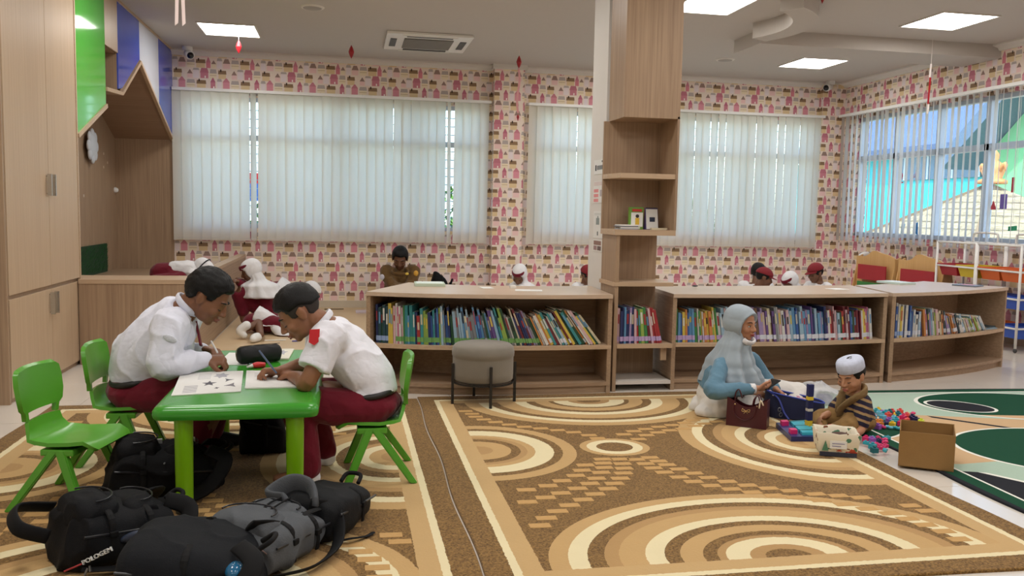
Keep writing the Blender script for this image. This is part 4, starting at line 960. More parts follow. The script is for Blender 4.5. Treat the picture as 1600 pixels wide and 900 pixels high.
def cloth(col, rough=.85, bs=.25, scale=700, var=.06, fold=.38, fscale=7.0):
    """woven cloth with soft creases"""
    m, nt, b = base_mat('cloth_%s' % col); x, y, z, src = xyz(nt); c = C3(col)
    n = noise(nt, src, 8.0)
    nt.links.new(mixc(nt, n, tuple(q * (1 - var) for q in c[:3]), tuple(min(1, q * (1 + var)) for q in c[:3])), b.inputs['Base Color'])
    b.inputs['Roughness'].default_value = rough; b.inputs['Specular IOR Level'].default_value = .2; b.inputs['Sheen Weight'].default_value = .15
    w = noise(nt, src, 3.0, 2.0); f1 = noise(nt, vec(nt, x + w * .12, y + w * .10, z * .75 + w * .15), fscale, 1.5); f2 = noise(nt, vec(nt, x * .8, y + 3.0, z), fscale * 2.1, 2.0)
    h = ((f1 - .5).abs() * 5.0).min(1.0) * .7 + ((f2 - .5).abs() * 4.0).min(1.0) * .3
    bump(nt, b, h + noise(nt, src, scale, 2.0) * (bs * .06), fold, .018)
    return m
HAIR = hair_mat('0c0a09'); SK1 = skin_mat('7d5238'); SK2 = skin_mat('8f6044'); SK3 = skin_mat('b07c5c'); SK4 = skin_mat('b58362'); SK5 = skin_mat('6f4a34')
SHIRT = cloth('dfe1ee'); SHIRT2 = cloth('e4e4ec'); MAROON = cloth('6a1526', var=.10); WHITEC = cloth('e3e2e4'); DARKC = cloth('1d1d22')
EYEW = pm('d9d2c8', .3, .02); EYED = pm('17110d', .25, .02); LIPM = pm('8e5244', .5, .05); BELT = pm('1a1716', .5, .05); SHOEW = pm('e2e1de', .6, .04)
def face_bits(o, c, M, s, lips=None, down=True, brow=True):
    P = lambda x, y, z: Vector(c) + M @ Vector((x * s, y * s, z * s))
    for k in (-1, 1):
        if down:   # lowered lids: only a dark lash line
            B().tube([P(k * .018, .083, -.009), P(k * .031, .085, -.012), P(k * .045, .075, -.009)], [.0015 * s, .0024 * s, .0014 * s], 8, 4).mk('lashes', EYED, o, True)
        else:
            B().ell(P(k * .031, .0765, -.004), (.0135 * s, .007 * s, .006 * s), M).mk('eye', EYEW, o, True); B().ell(P(k * .031, .0815, -.004), (.0055 * s, .003 * s, .0055 * s), M).mk('iris', EYED, o, True)
            B().tube([P(k * .017, .081, 0), P(k * .031, .086, .004), P(k * .046, .076, .0)], [.001 * s, .002 * s, .001 * s], 8, 4).mk('lashes', EYED, o, True)
        if brow: B().tube([P(k * .016, .089, .022), P(k * .032, .087, .027), P(k * .050, .071, .022)], [.002 * s, .0032 * s, .0015 * s], 8, 4).mk('eyebrow', HAIR, o, True)
    if lips:
        b = B(); b.tube([P(-.021, .088, -.060), P(-.007, .099, -.055), P(0, .098, -.057), P(.007, .099, -.055), P(.021, .088, -.060)], [.002 * s, .0042 * s, .004 * s, .0042 * s, .002 * s], 8, 3); b.tube([P(-.018, .088, -.064), P(0, .097, -.067), P(.018, .088, -.064)], [.002 * s, .005 * s, .002 * s], 8, 4); b.mk('lips', lips, o, True)
def V3(*a): return Vector(a)
# ------------------------------------------------------------------ the boy in the long-sleeved shirt (left of the table, facing right)
yb = 4.58
hc = at(324, 464, y=4.50); M1 = basis((.80, -.10, -.58), (.58, -.03, .80)); hs = 1.13
nk_ = at(289, 484, y=4.53); ch_ = at(262, 520, y=4.57); wa = at(222, 560, y=4.60); hp = at(214, 600, y=4.62); hp.z = .36
shN, shF = at(268, 508, y=4.40), at(292, 492, y=4.74); elN, elF = at(252, 572, y=4.30), at(270, 560, y=4.88)
wrN, wrF = at(322, 562, y=4.44), at(318, 545, y=4.80)
wrN.z = max(wrN.z, TZT + .032); wrF.z = max(wrF.z, TZT + .03)
knN, knF = V3(-.66, 4.40, .372), V3(-.66, 4.72, .372); anN, anF = V3(-.72, 4.36, .10), V3(-.70, 4.74, .10)
b = B(); head_shape(b, hc, M1, hs, 1.16)
limb(b, [hc + M1 @ V3(0, -.03, -.05), nk_, ch_], [.062, .066, .07])
b.tube([nk_, ch_, wa, hp], [(.06, .09), (.10, .14), (.11, .14), (.11, .14)], 16, 4, side=(1, 0, .4))
for sh, el, wr in ((shN, elN, wrN), (shF, elF, wrF)): limb(b, [ch_.lerp(sh, .6), sh, el, wr], [.055, .05, .042, .028])
hd = (V3(1, .10, .10)); hand_shape(b, wrN, (.86, .10, -.05), (.1, .5, -1), 1.12, (58, 62, 40), 3, -1, 40); hand_shape(b, wrF, (.75, -.45, -.05), (.1, -.3, -1), 1.1, (40, 50, 35), 4, 1, 30)
for kn, an in ((knN, anN), (knF, anF)): limb(b, [hp, kn, an], [.085, .066, .04]); limb(b, [an, an + V3(.05, 0, -.045), an + V3(.14, 0, -.058)], [.036, .034, .026])
boy1 = organic('person', b, .0058, SK1, None, 3, origin=(hp.x, hp.y, .28)); tag(boy1, 'boy in long-sleeved white shirt and maroon trousers writing at the green table', 'person')
face_bits(boy1, hc, M1, hs, LIPM)
shell('hair', hc, M1, hs, hair_off(.014, .062, .002, -.058, .005, 1.0), HAIR, boy1)
b = B(); b.tube([nk_ + V3(.0, 0, -.01), nk_.lerp(ch_, .45), ch_, wa.lerp(ch_, .5), wa, hp + V3(0, 0, .05)], [(.082, .095), (.11, .15), (.135, .185), (.145, .19), (.14, .185), (.135, .185)], 24, 5, side=(1, 0, .5))
b.ell(nk_.lerp(ch_, .4) + V3(0, 0, .0), (.09, .12, .08))
for sh, el, wr in ((shN, elN, wrN), (shF, elF, wrF)): limb(b, [ch_.lerp(sh, .45), sh, sh.lerp(el, .55), el, el.lerp(wr, .5), wr + (el - wr) * .08], [.09, .087, .077, .068, .058, .045])
sh1 = organic('shirt', b, .0072, SHIRT, boy1, 4, .013, 9.0, (1, 1, .55))
# collar, tie, crest on the sleeve, belt
b = B(); b.tube([nk_ + V3(.045 * math.cos(a) + .012, .078 * math.sin(a), .022 - .050 * math.cos(a)) for a in np.linspace(-3.0, 3.0, 17)], [(.020, .008)] * 17, 8, 2, side=(.4, 0, .9)); b.mk('collar', SHIRT, boy1, True)
tp = at(306, 505, y=4.54); b = B(); b.tube([tp + V3(.0, 0, .01), tp + V3(.012, 0, -.05), at(314, 540, y=4.52)], [(.012, .006), (.020, .006), (.030, .006)], 10, 4, side=(0, 1, 0)); b.mk('tie', MAROON, boy1, True)
ce = shN.lerp(elN, .32) + V3(.025, -.090, .01)
b = B(); b.ell(ce, (.034, .007, .017), Matrix.Rotation(.45, 3, 'Y')); b.mk('crest', pm('cdd0da', .7, .4, 160), boy1, True)
b = B(); b.tube([hp + V3(.126 * math.cos(a) + .012, .178 * math.sin(a), .055 + .02 * math.cos(a)) for a in np.linspace(0, 2 * math.pi, 33)], .016, 8, 1, cap=False); b.mk('belt', BELT, boy1, True)
b = B(); b.ell(hp + V3(0, 0, -.0), (.150, .195, .095))
for kn, an in ((knN, anN), (knF, anF)):
    sgn = -1 if kn is knN else 1
    limb(b, [hp + V3(.0, .09 * sgn, -.01), hp.lerp(kn, .5) + V3(0, .06 * sgn, .0), kn, kn.lerp(an, .5), an + V3(0, 0, -.01)], [.098, .098, .088, .072, .062])
organic('trousers', b, .008, MAROON, boy1, 5, .008, 9.0, (.6, 1, .6))
for an in (anN, anF):
    b = B(); limb(b, [an + V3(-.035, 0, -.05), an + V3(.04, 0, -.045), an + V3(.13, 0, -.055)], [.038, .040, .032]); organic('shoe', b, .007, pm('1c1c20', .5), boy1, 3, floor=TZ + .001)
# ------------------------------------------------------------------ the boy in the short-sleeved shirt (right of the table, facing left)
hc = at(468, 489, y=4.10); M2 = basis((-.80, -.10, -.60), (-.60, 0, .80)); hs = 1.06
nk_ = at(507, 508, y=4.14); ch_ = at(536, 545, y=4.16); wa = at(578, 590, y=4.17); hp = V3(.13, 4.17, .365)
shN, shF = at(513, 528, y=3.99), at(500, 512, y=4.34); elN, elF = V3(-.165, 3.92, TZT + .045), at(500, 560, y=4.45)
wrN, wrF = V3(-.245, 4.13, TZT + .03), at(439, 566, y=4.20)
wrF.z = TZT + .042; elF.z = max(elF.z, TZT + .05)
knN, knF = V3(-.205, 4.06, .375), V3(-.205, 4.31, .375); anN, anF = V3(-.165, 4.02, .115), V3(-.10, 4.33, .115)
b = B(); head_shape(b, hc, M2, hs, 1.0)
limb(b, [hc + M2 @ V3(0, -.03, -.05), nk_, ch_], [.052, .056, .07])
b.tube([nk_, ch_, wa, hp], [(.06, .09), (.09, .13), (.09, .12), (.10, .13)], 16, 4, side=(1, 0, -.4))
for sh, el, wr in ((shN, elN, wrN), (shF, elF, wrF)): limb(b, [ch_.lerp(sh, .6), sh, el, el.lerp(wr, .4), wr], [.05, .046, .040, .036, .026])
hand_shape(b, wrF, (-.90, -.15, .05), (.0, -.35, -1), 1.05, (46, 55, 35), 3, -1, 30); hand_shape(b, wrN, (-.30, .95, -.05), (0, 0, -1), 1.0, (12, 14, 10), 5, 1, 15)
for kn, an in ((knN, anN), (knF, anF)): limb(b, [hp, kn, an], [.08, .058, .036]); limb(b, [an, an + V3(-.05, 0, -.055), an + V3(-.14, 0, -.07)], [.034, .032, .024])
boy2 = organic('person', b, .0056, SK2, None, 3, origin=(hp.x, hp.y, .28)); tag(boy2, 'boy in short-sleeved white shirt and maroon trousers writing with a pencil', 'person')
face_bits(boy2, hc, M2, hs, LIPM)
shell('hair', hc, M2, hs, hair_off(.013, .055, .030, .000, .003, 4.0), HAIR, boy2)
shell('hair_fade', hc, M2, hs * 1.0, hair_off(.0035, .050, -.012, -.062, .0, 4.0), pm('2a211c', .7, .2, 60), boy2)
b = B(); b.tube([nk_, nk_.lerp(ch_, .45), ch_, wa.lerp(ch_, .5), wa, hp + V3(.0, 0, .055)], [(.066, .085), (.095, .135), (.115, .165), (.118, .165), (.115, .16), (.125, .165)], 24, 5, side=(1, 0, -.5))
for sh, el in ((shN, elN), (shF, elF)): limb(b, [ch_.lerp(sh, .4), sh, sh.lerp(el, .4)], [.080, .078, .078]); b.tube([sh.lerp(el, .2), sh.lerp(el, .72)], [.078, .080], 16)
organic('shirt', b, .0070, SHIRT2, boy2, 4, .012, 9.0, (.8, 1, .6))
b = B(); b.tube([nk_ + V3(-.040 * math.cos(a) - .010, .070 * math.sin(a), .018 - .045 * math.cos(a)) for a in np.linspace(-3.0, 3.0, 17)], [(.018, .007)] * 17, 8, 2, side=(-.4, 0, .9)); b.mk('collar', SHIRT2, boy2, True)
q = at(491, 527, y=3.897); b = B(); v = [q + V3(dx, dy, dz) for dx, dz, dy in ((-.020, .034, .0), (.024, .036, .006), (.022, -.018, .004), (.0, -.036, -.002), (-.024, -.022, -.004))]
b.add(v + [p + V3(0, .006, 0) for p in v], [(0, 1, 2, 3, 4), (9, 8, 7, 6, 5)] + [(i, 5 + i, 5 + (i + 1) % 5, (i + 1) % 5) for i in range(5)]); b.mk('sleeve_badge', pm('c81f2a', .6, .08), boy2)
b = B(); b.tube([hp + V3(.112 * math.cos(a) - .010, .156 * math.sin(a), .055 + .015 * math.cos(a)) for a in np.linspace(0, 2 * math.pi, 33)], .015, 8, 1, cap=False); b.mk('belt', BELT, boy2, True)
b = B(); b.ell(hp, (.140, .175, .085))
for kn, an in ((knN, anN), (knF, anF)):
    sgn = -1 if kn is knN else 1
    limb(b, [hp + V3(.0, .08 * sgn, -.005), hp.lerp(kn, .5) + V3(0, .05 * sgn, 0), kn, kn.lerp(an, .5), an + V3(.0, 0, -.02)], [.092, .090, .080, .066, .060])
organic('trousers', b, .0075, MAROON, boy2, 5, .008, 9.0, (.6, 1, .6))
for an in (anN, anF):
    b = B(); limb(b, [an + V3(.012, 0, -.015), an + V3(.012, 0, -.075)], [.040, .038]); limb(b, [an + V3(.02, 0, -.070), an + V3(-.05, 0, -.072), an + V3(-.13, 0, -.078)], [.036, .036, .028]); organic('sock', b, .006, WHITEC, boy2, 3, floor=TZ + .001)
b = B(); p0 = wrF + V3(-.055, -.035, -.012); b.tube([at(432, 583, y=4.06), at(405, 548, y=4.16)], [.0045, .0045], 8); pen = b
tag(pen.mk('pencil', pm('4a5a78', .4, .05)), 'slim pencil held by the boy in short sleeves', 'pencil')
# ------------------------------------------------------------------ the woman in the pale blue headscarf (sitting on the rug)
def scarf_fold(name, top, M, rows, mat, parent, nf=9, amp=.012, n=72, seed=0, sharp=1.0):
    """cloth falling from the head: rows of (centre, rx, ry, fold strength); folds deepen downwards"""
    P = [Vector(r[0]) for r in rows]; Q, R_ = spline(P, [(r[1], r[2]) for r in rows], 6); A, _ = spline(P, [(r[3], 0) for r in rows], 6)
    _, A = spline(P, [(r[3], 0) for r in rows], 6)
    v = []; f = []; m = len(Q)
    for i in range(m):
        for k in range(n):
            a = 2 * math.pi * k / n; w = math.sin(nf * a + 2.2 * math.sin(a * 2 + seed) + seed) * .6 + math.sin(nf * 1.7 * a + seed * 2) * .4
            w += .4 * mnoise.noise(Vector((math.cos(a) * 2, math.sin(a) * 2, i * .06 + seed)))
            e = 1 + w * amp * A[i][0] / max(R_[i][0], .01)
            v.append(Q[i] + V3(math.cos(a) * R_[i][0] * e, math.sin(a) * R_[i][1] * e, .003 * w * A[i][0]))
    for i in range(m - 1):
        for k in range(n): f.append((i * n + k, i * n + (k + 1) % n, (i + 1) * n + (k + 1) % n, (i + 1) * n + k))
    f.append(tuple(range(n - 1, -1, -1))); f.append(tuple(range((m - 1) * n, m * n)))
    o = mk(name, v, f, mat, parent, True); return o
def hood_off(thick=.016, cone=.80, fc=(0, .93, -.36), edge=.10, back=.02, low=.02):
    fc = Vector(fc).normalized()
    def off(d, p):
        a = math.acos(max(-1, min(1, d.dot(fc))))
        k = sstep(cone - edge, cone, a)
        rim = .006 * math.exp(-((a - cone) / .10) ** 2)
        return -.030 + k * (.030 + thick + back * max(0, -d.y) + low * max(0, -d.z)) + rim
    return off
hc = at(1160, 506, y=5.12); MW = basis((.50, -.86, -.08), (.05, -.03, 1)); hs = .93
BLUE = cloth('9fabb4', .7, .3, 500, .10, .22, 6.0); TEAL = cloth('5f8398', .8, .3, 600, .08); SKIRT = cloth('dcd8d2', .85, .2, 400, .05)
nk_ = hc + V3(-.035, .02, -.135); ch_ = at(1137, 578, y=5.17); wa = V3(ch_.x - .02, 5.20, .25); hp = V3(ch_.x - .02, 5.22, .13)
shN, shF = at(1127, 570, y=5.09), at(1172, 560, y=5.29); elN, elF = at(1115, 611, y=4.93), at(1203, 604, y=5.30); wrN, wrF = at(1181, 607, y=4.90), at(1212, 608, y=5.10)
knN, knF = at(1172, 636, y=5.00), at(1243, 630, y=5.22); knN.z = .085; knF.z = .11
b = B(); head_shape(b, hc, MW, hs, .98); limb(b, [hc + MW @ V3(0, -.03, -.05), nk_, ch_ + V3(0, 0, .08)], [.045, .048, .06])
b.tube([nk_ + V3(0, 0, -.02), ch_, wa, hp], [(.05, .07), (.09, .12), (.10, .14), (.12, .17)], 16, 4, side=(1, 0, 0))
for sh, el, wr in ((shN, elN, wrN), (shF, elF, wrF)): limb(b, [ch_.lerp(sh, .5), sh, sh.lerp(el, .6), el, el.lerp(wr, .5), wr], [.036, .034, .034, .032, .028, .023])
hand_shape(b, wrN, (.95, .05, -.02), (0, .5, .8), .92, (30, 40, 30), 4, 1, 20); hand_shape(b, wrF, (.35, -.8, -.35), (-.4, -.2, -.8), .9, (25, 35, 25), 4, 1, 20)
for kn in (knN, knF): limb(b, [hp, kn], [.08, .06])
ft = at(1235, 640, y=5.02); ft.z = .045; limb(b, [knF, knF.lerp(ft, .5) + V3(0, -.05, -.03), ft], [.05, .04, .028])
woman = organic('person', b, .0058, SK3, None, 3, origin=(hp.x, hp.y, TZ), floor=TZ + .001); tag(woman, 'woman in pale blue headscarf sitting on the rug with a phone', 'person')
face_bits(woman, hc, MW, hs, pm('a0453f', .45, .05), False)
shell('headscarf', hc, MW, hs, hood_off(.018, .92, (0, .93, -.34), .09, .022, .030), BLUE, woman)
b = B(); P = lambda x, y, z: hc + MW @ V3(x, y, z)
scarf_fold('scarf_drape', hc, MW, [(hc + MW @ V3(0, -.035, .02), .070, .070, .0), (hc + MW @ V3(0, -.030, -.075), .080, .080, .15), (nk_ + V3(-.005, 0.01, -.015), .100, .105, .6), (ch_ + V3(.01, 0, .055), .138, .165, 1.0), (ch_ + V3(.018, .0, .0), .160, .190, 1.3), (ch_ + V3(.025, .0, -.05), .174, .205, 1.6), (ch_ + V3(.03, .0, -.08), .178, .208, 1.8)], BLUE, woman, 6, .020, 120, 2.1)
B().tube([hc + MW @ V3(.045 * math.sin(a), .062 + .022 * math.cos(a), -.098 - .012 * math.cos(a)) for a in np.linspace(-1.9, 1.9, 15)], [(.020, .010)] * 15, 8, 2, side=(0, 0, 1)).mk('white_mask', WHITEC, woman, True)
b = B(); b.tube([nk_ + V3(0, 0, -.05), ch_, wa, hp + V3(0, 0, .06)], [(.06, .075), (.115, .145), (.125, .165), (.15, .19)], 20, 5, side=(1, 0, 0))
for sh, el, wr in ((shN, elN, wrN), (shF, elF, wrF)): limb(b, [ch_.lerp(sh, .5), sh, sh.lerp(el, .6), el, el.lerp(wr, .5), wr + (el - wr) * .12], [.050, .050, .056, .056, .048, .036])
organic('blouse', b, .0075, TEAL, woman, 5, .006, 10.0)
for el, wr in ((elN, wrN),): B().tube([wr + (el - wr) * .14, wr + (el - wr) * .02], [.034, .032], 14).mk('cuff', WHITEC, woman, True)
b = B(); b.ell(hp + V3(0.02, 0, .0), (.17, .20, .125)); limb(b, [hp + V3(.02, -.1, -.01), knN + V3(-.03, 0, .01), knN], [.12, .09, .07]); limb(b, [hp + V3(.02, .08, 0), knF], [.13, .09]); limb(b, [knF, knF.lerp(ft, .6)], [.085, .06])
limb(b, [knN, knN + V3(.12, .16, -.02)], [.08, .06]); bl = at(1086, 636, z=.03); limb(b, [hp + V3(-.05, -.1, -.06), bl + V3(.06, .02, .03), bl], [.11, .06, .042]); b.ell(at(1112, 642, z=.04), (.12, .09, .055))
organic('skirt', b, .009, SKIRT, woman, 6, .006, 9.0, (1, 1, .6), floor=TZ + .003)
ph = wrN + V3(.105, .03, .018); b = B(); b.box(-.035, .035, -.07, .07, -.004, .004, .003); R_ = (Matrix.Rotation(-1.2, 3, 'Z') @ Matrix.Rotation(.35, 3, 'X')); v = [ph + R_ @ Vector(p) for p in b.v]
r = root('smartphone', 'dark smartphone in the hand of the woman', 'phone', tuple(ph)); mk('case', v, b.f, pm('22242a', .25, .05), r)
b = B().box(-.031, .031, -.064, .064, .0041, .0050); mk('screen', [ph + R_ @ Vector(p) for p in b.v], b.f, pm('0c0d12', .08, .02), r)
# ------------------------------------------------------------------ the toddler with the white cap (sitting, facing left)
hc = at(1330, 587, y=4.60); MT = basis((-.86, -.40, -.32), (-.30, -.08, .95)); hs = .90
nk_ = hc + V3(.035, .01, -.085); ch_ = at(1338, 636, y=4.64); hp = V3(ch_.x + .02, 4.66, .085)
shN, shF = at(1347, 629, y=4.56), at(1322, 622, y=4.73); elN, elF = at(1346, 668, y=4.50), at(1302, 643, y=4.74); wrN, wrF = at(1335, 678, y=4.42), at(1287, 650, y=4.66)
wrN.z = max(wrN.z, .05)
b = B(); head_shape(b, hc, MT, hs, 1.18); limb(b, [hc + MT @ V3(0, -.03, -.04), nk_, ch_], [.036, .038, .05])
b.tube([nk_, ch_, hp], [(.04, .06), (.07, .09), (.075, .095)], 16, 5, side=(1, 0, 0))
for sh, el, wr in ((shN, elN, wrN), (shF, elF, wrF)): limb(b, [ch_.lerp(sh, .5), sh, el, wr], [.036, .033, .028, .020])
hand_shape(b, wrF, (-.8, -.35, -.25), (.2, -.6, -.7), .62, (35, 45, 30), 6, -1, 25); hand_shape(b, wrN, (-.6, -.3, -.6), (0, -.4, -1), .62, (20, 25, 20), 6, 1, 20)
kn1, kn2 = V3(hp.x - .17, 4.50, .075), V3(hp.x - .19, 4.74, .07); f1, f2 = V3(hp.x - .20, 4.60, .035), V3(hp.x - .26, 4.62, .035)
for kn, f_ in ((kn1, f1), (kn2, f2)): limb(b, [hp, kn, f_], [.06, .045, .030]); limb(b, [f_, f_ + V3(-.06, .0, -.005)], [.026, .019])
tod = organic('person', b, .005, SK4, None, 3, origin=(hp.x, hp.y, TZ), floor=TZ + .001); tag(tod, 'toddler in white cap and striped shirt sitting by the blocks', 'person')
face_bits(tod, hc, MT, hs, pm('b8695c', .5), True)
shell('hair', hc, MT, hs, hair_off(.009, .050, -.020, -.055, .003, 9.0), HAIR, tod)
v = []; f = []; n = 40; cc = hc + MT @ V3(0, -.012 * hs, .046 * hs)
prof = [(.080, -.004), (.083, .0), (.083, .030), (.081, .052), (.074, .064), (.055, .072), (.028, .076), (.001, .077)]
for r_, z_ in prof: v += [cc + MT @ (Vector((r_ * math.cos(2 * math.pi * k / n), r_ * 1.17 * math.sin(2 * math.pi * k / n), z_)) * hs * 1.03) for k in range(n)]
for i in range(len(prof) - 1):
    for k in range(n): f.append((i * n + k, i * n + (k + 1) % n, (i + 1) * n + (k + 1) % n, (i + 1) * n + k))
f.append(tuple(range(n - 1, -1, -1))); f.append(tuple(range((len(prof) - 1) * n, len(prof) * n)))
auto_smooth(mk('cap', v, f, pm('c3c9dc', .8, .22, 45, .2, 200), tod), 60)
def stripe_mat():
    m, nt, b = base_mat('striped_knit'); x, y, z, src = xyz(nt); n = noise(nt, src, 20.0)
    t = (z + x * .35 + (n - .5) * .012) / .042; fr = t.frac(); col = mixc(nt, fr.lt(.36), '1e1a30', 'a0845a'); col = mixc(nt, between(fr, .36, .44), col, '4a2340')
    nt.links.new(col, b.inputs['Base Color']); b.inputs['Roughness'].default_value = .9; bump(nt, b, noise(nt, src, 400.0), .3, .003); return m
b = B(); b.tube([nk_ + V3(0, 0, -.01), ch_ + V3(0, 0, .03), ch_, hp + V3(0, 0, .01)], [(.05, .07), (.083, .105), (.092, .115), (.105, .125)], 18, 5, side=(1, 0, 0))
for sh, el in ((shN, elN), (shF, elF)): limb(b, [ch_.lerp(sh, .5), sh, sh.lerp(el, .85)], [.052, .050, .047])
organic('shirt', b, .0055, stripe_mat(), tod, 5, .004, 12.0, floor=TZ + .002)
sc = pm('8d744e', .9, .35, 28, .3, 300)
b = B(); b.tube([nk_ + V3(.055, .02, .02), nk_ + V3(.02, -.075, .0), nk_ + V3(-.035, -.05, -.05), ch_ + V3(-.095, -.01, .0), ch_ + V3(-.10, .02, -.06)], [(.024, .012), (.034, .014), (.036, .016), (.034, .014), (.022, .010)], 12, 6, side=(0, 0, 1))
b.tube([nk_ + V3(.055, .02, .02), nk_ + V3(.01, .080, .0), nk_ + V3(-.045, .045, -.05), ch_ + V3(-.095, .02, .01), ch_ + V3(-.095, .04, -.05)], [(.024, .012), (.034, .014), (.036, .016), (.030, .014), (.020, .010)], 12, 6, side=(0, 0, 1))
organic('scarf', b, .005, sc, tod, 3, .003, 30.0)
b = B(); b.ell(hp + V3(0, 0, -.01), (.105, .125, .07))
for kn, f_ in ((kn1, f1), (kn2, f2)): limb(b, [hp, kn, kn.lerp(f_, .7)], [.075, .058, .042])
organic('trousers', b, .0055, pm('8a6a3c', .9, .3, 18, .3, 200), tod, 4, .004, 14.0, floor=TZ + .002)
# ------------------------------------------------------------------ people further back
CAPR = pm('7c1420', .8, .1, 20, .2, 200)
def sitter(label, hc, fwd, up, seat, skin, kind='hijab', s=.92, top=None, bottom=None, band=True, knees=None, hands=None, vox=.011, drape=.15, hips=.12):
    """seated figure: head, torso, arms and folded legs in one skin, clothes and headwear as parts"""
    top = top or WHITEC; bottom = bottom or MAROON
    hc = Vector(hc); M = basis(fwd, up); seat = Vector(seat); f2 = Vector((fwd[0], fwd[1], 0)).normalized(); rt = Vector((f2.y, -f2.x, 0))
    nk = hc + M @ V3(0, -.03, -.12) * s; ch = nk.lerp(seat, .38)
    b = B(); head_shape(b, hc, M, s); limb(b, [hc + M @ V3(0, -.03, -.05) * s, nk, ch], [.045 * s, .048 * s, .06 * s])
    g0 = .72 if kind == 'hijab' else 1.0
    b.tube([nk, ch, seat], [(.07 * s * g0, .10 * s * g0), (.09 * s * g0, .13 * s * g0), (.11 * s, .15 * s)], 14, 4, side=f2)
    sh = [nk.lerp(ch, .26) + rt * k * .145 * s for k in (1, -1)]; hands = hands or [seat + f2 * .26 * s + rt * k * .06 + V3(0, 0, .20 * s) for k in (1, -1)]
    el = [a.lerp(Vector(h), .5) + V3(0, 0, -.07 * s) + rt * k * .06 * s for a, h, k in zip(sh, hands, (1, -1))]
    for a, e, h, k in zip(sh, el, hands, (1, -1)):
        h = Vector(h); limb(b, [ch.lerp(a, .6), a.lerp(ch, .3 * (g0 < 1)), e, h], [.048 * s * g0, .045 * s * g0, .038 * s, .024 * s]); hand_shape(b, h, (h - e), V3(0, 0, -1) - f2 * .2, s * .85, (30, 40, 25), 4, k, 20)
    knees = knees or [seat + f2 * .30 * s + rt * k * .22 * s + V3(0, 0, .02) for k in (1, -1)]; feet = [seat + f2 * .24 * s - rt * k * .06 * s + V3(0, 0, -.04) for k in (1, -1)]
    for kn, ft in zip(knees, feet): limb(b, [seat, Vector(kn), ft], [.08 * s, .058 * s, .04 * s])
    o = organic('person', b, vox * .75, skin, None, 3, origin=(seat.x, seat.y, .0065), floor=.0066); tag(o, label, 'person')
    face_bits(o, hc, M, s, None, True, kind != 'hijab')
    g = .78 if kind == 'hijab' else 1.0
    b = B(); b.tube([nk, nk.lerp(ch, .5), ch, seat + V3(0, 0, .03)], [(.07 * s * g, .09 * s * g), (.105 * s * g, .15 * s * g), (.12 * s * g, .165 * s * g), (.13 * s, .175 * s)], 18, 4, side=f2)
    for a, e, h in zip(sh, el, hands): limb(b, [ch.lerp(a, .5), a.lerp(ch, .25 * (g < 1)), e, Vector(h).lerp(e, .15)], [.07 * s * g, .066 * s * g, .056 * s, .04 * s])
    organic('shirt', b, vox, top, o, 4, .006, 9.0, floor=.02)
    b = B(); b.ell(seat, (.15 * s, .15 * s, .10 * s))
    for kn, ft in zip(knees, feet): limb(b, [seat, Vector(kn), ft.lerp(Vector(kn), .3)], [.105 * s, .082 * s, .062 * s])
    organic('skirt' if kind == 'hijab' else 'trousers', b, vox, bottom, o, 4, .006, 8.0, floor=.0067)
    if kind == 'hijab':
        shell('headscarf', hc, M, s, hood_off(.014, .84, (0, .93, -.36), .09, .016, .02), WHITEC, o, n=40, m=28)
        scarf_fold('scarf_drape', hc, M, [(hc + M @ V3(0, -.035, .0) * s, .065 * s, .065 * s, 0), (nk + V3(0, 0, .01), .085 * s, .085 * s, .3), (nk.lerp(ch, .45), drape * .95 * s, drape * .95 * s, 1.0), (ch.lerp(seat, .12), drape * 1.15 * s, drape * 1.15 * s, 1.4), (ch.lerp(seat, .14), drape * .7 * s, drape * .7 * s, 1.2)], WHITEC, o, 7, .010, 54, seat.x * 3)
        if band:   # maroon band over the forehead
            b = B(); b.tube([hc + M @ (V3(.072 * math.sin(a), -.008 + .098 * math.cos(a), .052 + .012 * math.cos(a)) * s) for a in np.linspace(-1.35, 1.35, 19)], [(.026 * s, .010 * s)] * 19, 8, 1, side=M @ V3(0, 0, 1)); b.mk('scarf_band', MAROON, o, True)
    elif kind == 'cap':
        shell('hair', hc, M, s, hair_off(.008, .05, -.02, -.05, .002), HAIR, o, n=40, m=28)
        shell('cap', hc, M, s, lambda d, p: -.012 + .030 * sstep(.034, .040, p.z), CAPR, o, n=40, m=30)
        v = []; f = []
        for r_ in (0, 1):
            for k in range(15):
                a = -1.05 + 2.1 * k / 14; q = V3((.078 + .012 * r_) * math.sin(a), -.01 + (.092 + .072 * r_ * math.cos(a)) * math.cos(a), .040 - .014 * r_); v.append(hc + M @ (q * s)); v.append(hc + M @ ((q + V3(0, 0, -.005)) * s))
        for k in range(14):
            i = 2 * k; j = 30 + 2 * k; f += [(i, i + 2, j + 2, j), (i + 1, j + 1, j + 3, i + 3), (j, j + 2, j + 3, j + 1)]
        mk('brim', v, f, CAPR, o, True)
    else: shell('hair', hc, M, s, hair_off(.012, .055, .0, -.055, .003, hc.x), HAIR, o, n=48, m=32)
    return o
def seat_under(hc, dx, dy, z=.10): return (hc.x + dx, hc.y + dy, z)
# the girl sitting with her knees drawn up beside the bench
h = at(391, 423, y=9.55); sitter('girl in white headscarf sitting with raised knees beside the bench, looking at her hands', h, (-.95, -.15, -.45), (-.40, 0, .9), (h.x + .16, 9.62, .12), SK5, s=.98, knees=[(h.x - .10, 9.48, .40), (h.x - .08, 9.72, .38)], hands=[(h.x - .12, 9.46, .50), (h.x - .11, 9.62, .50)], top=MAROON, drape=.215)
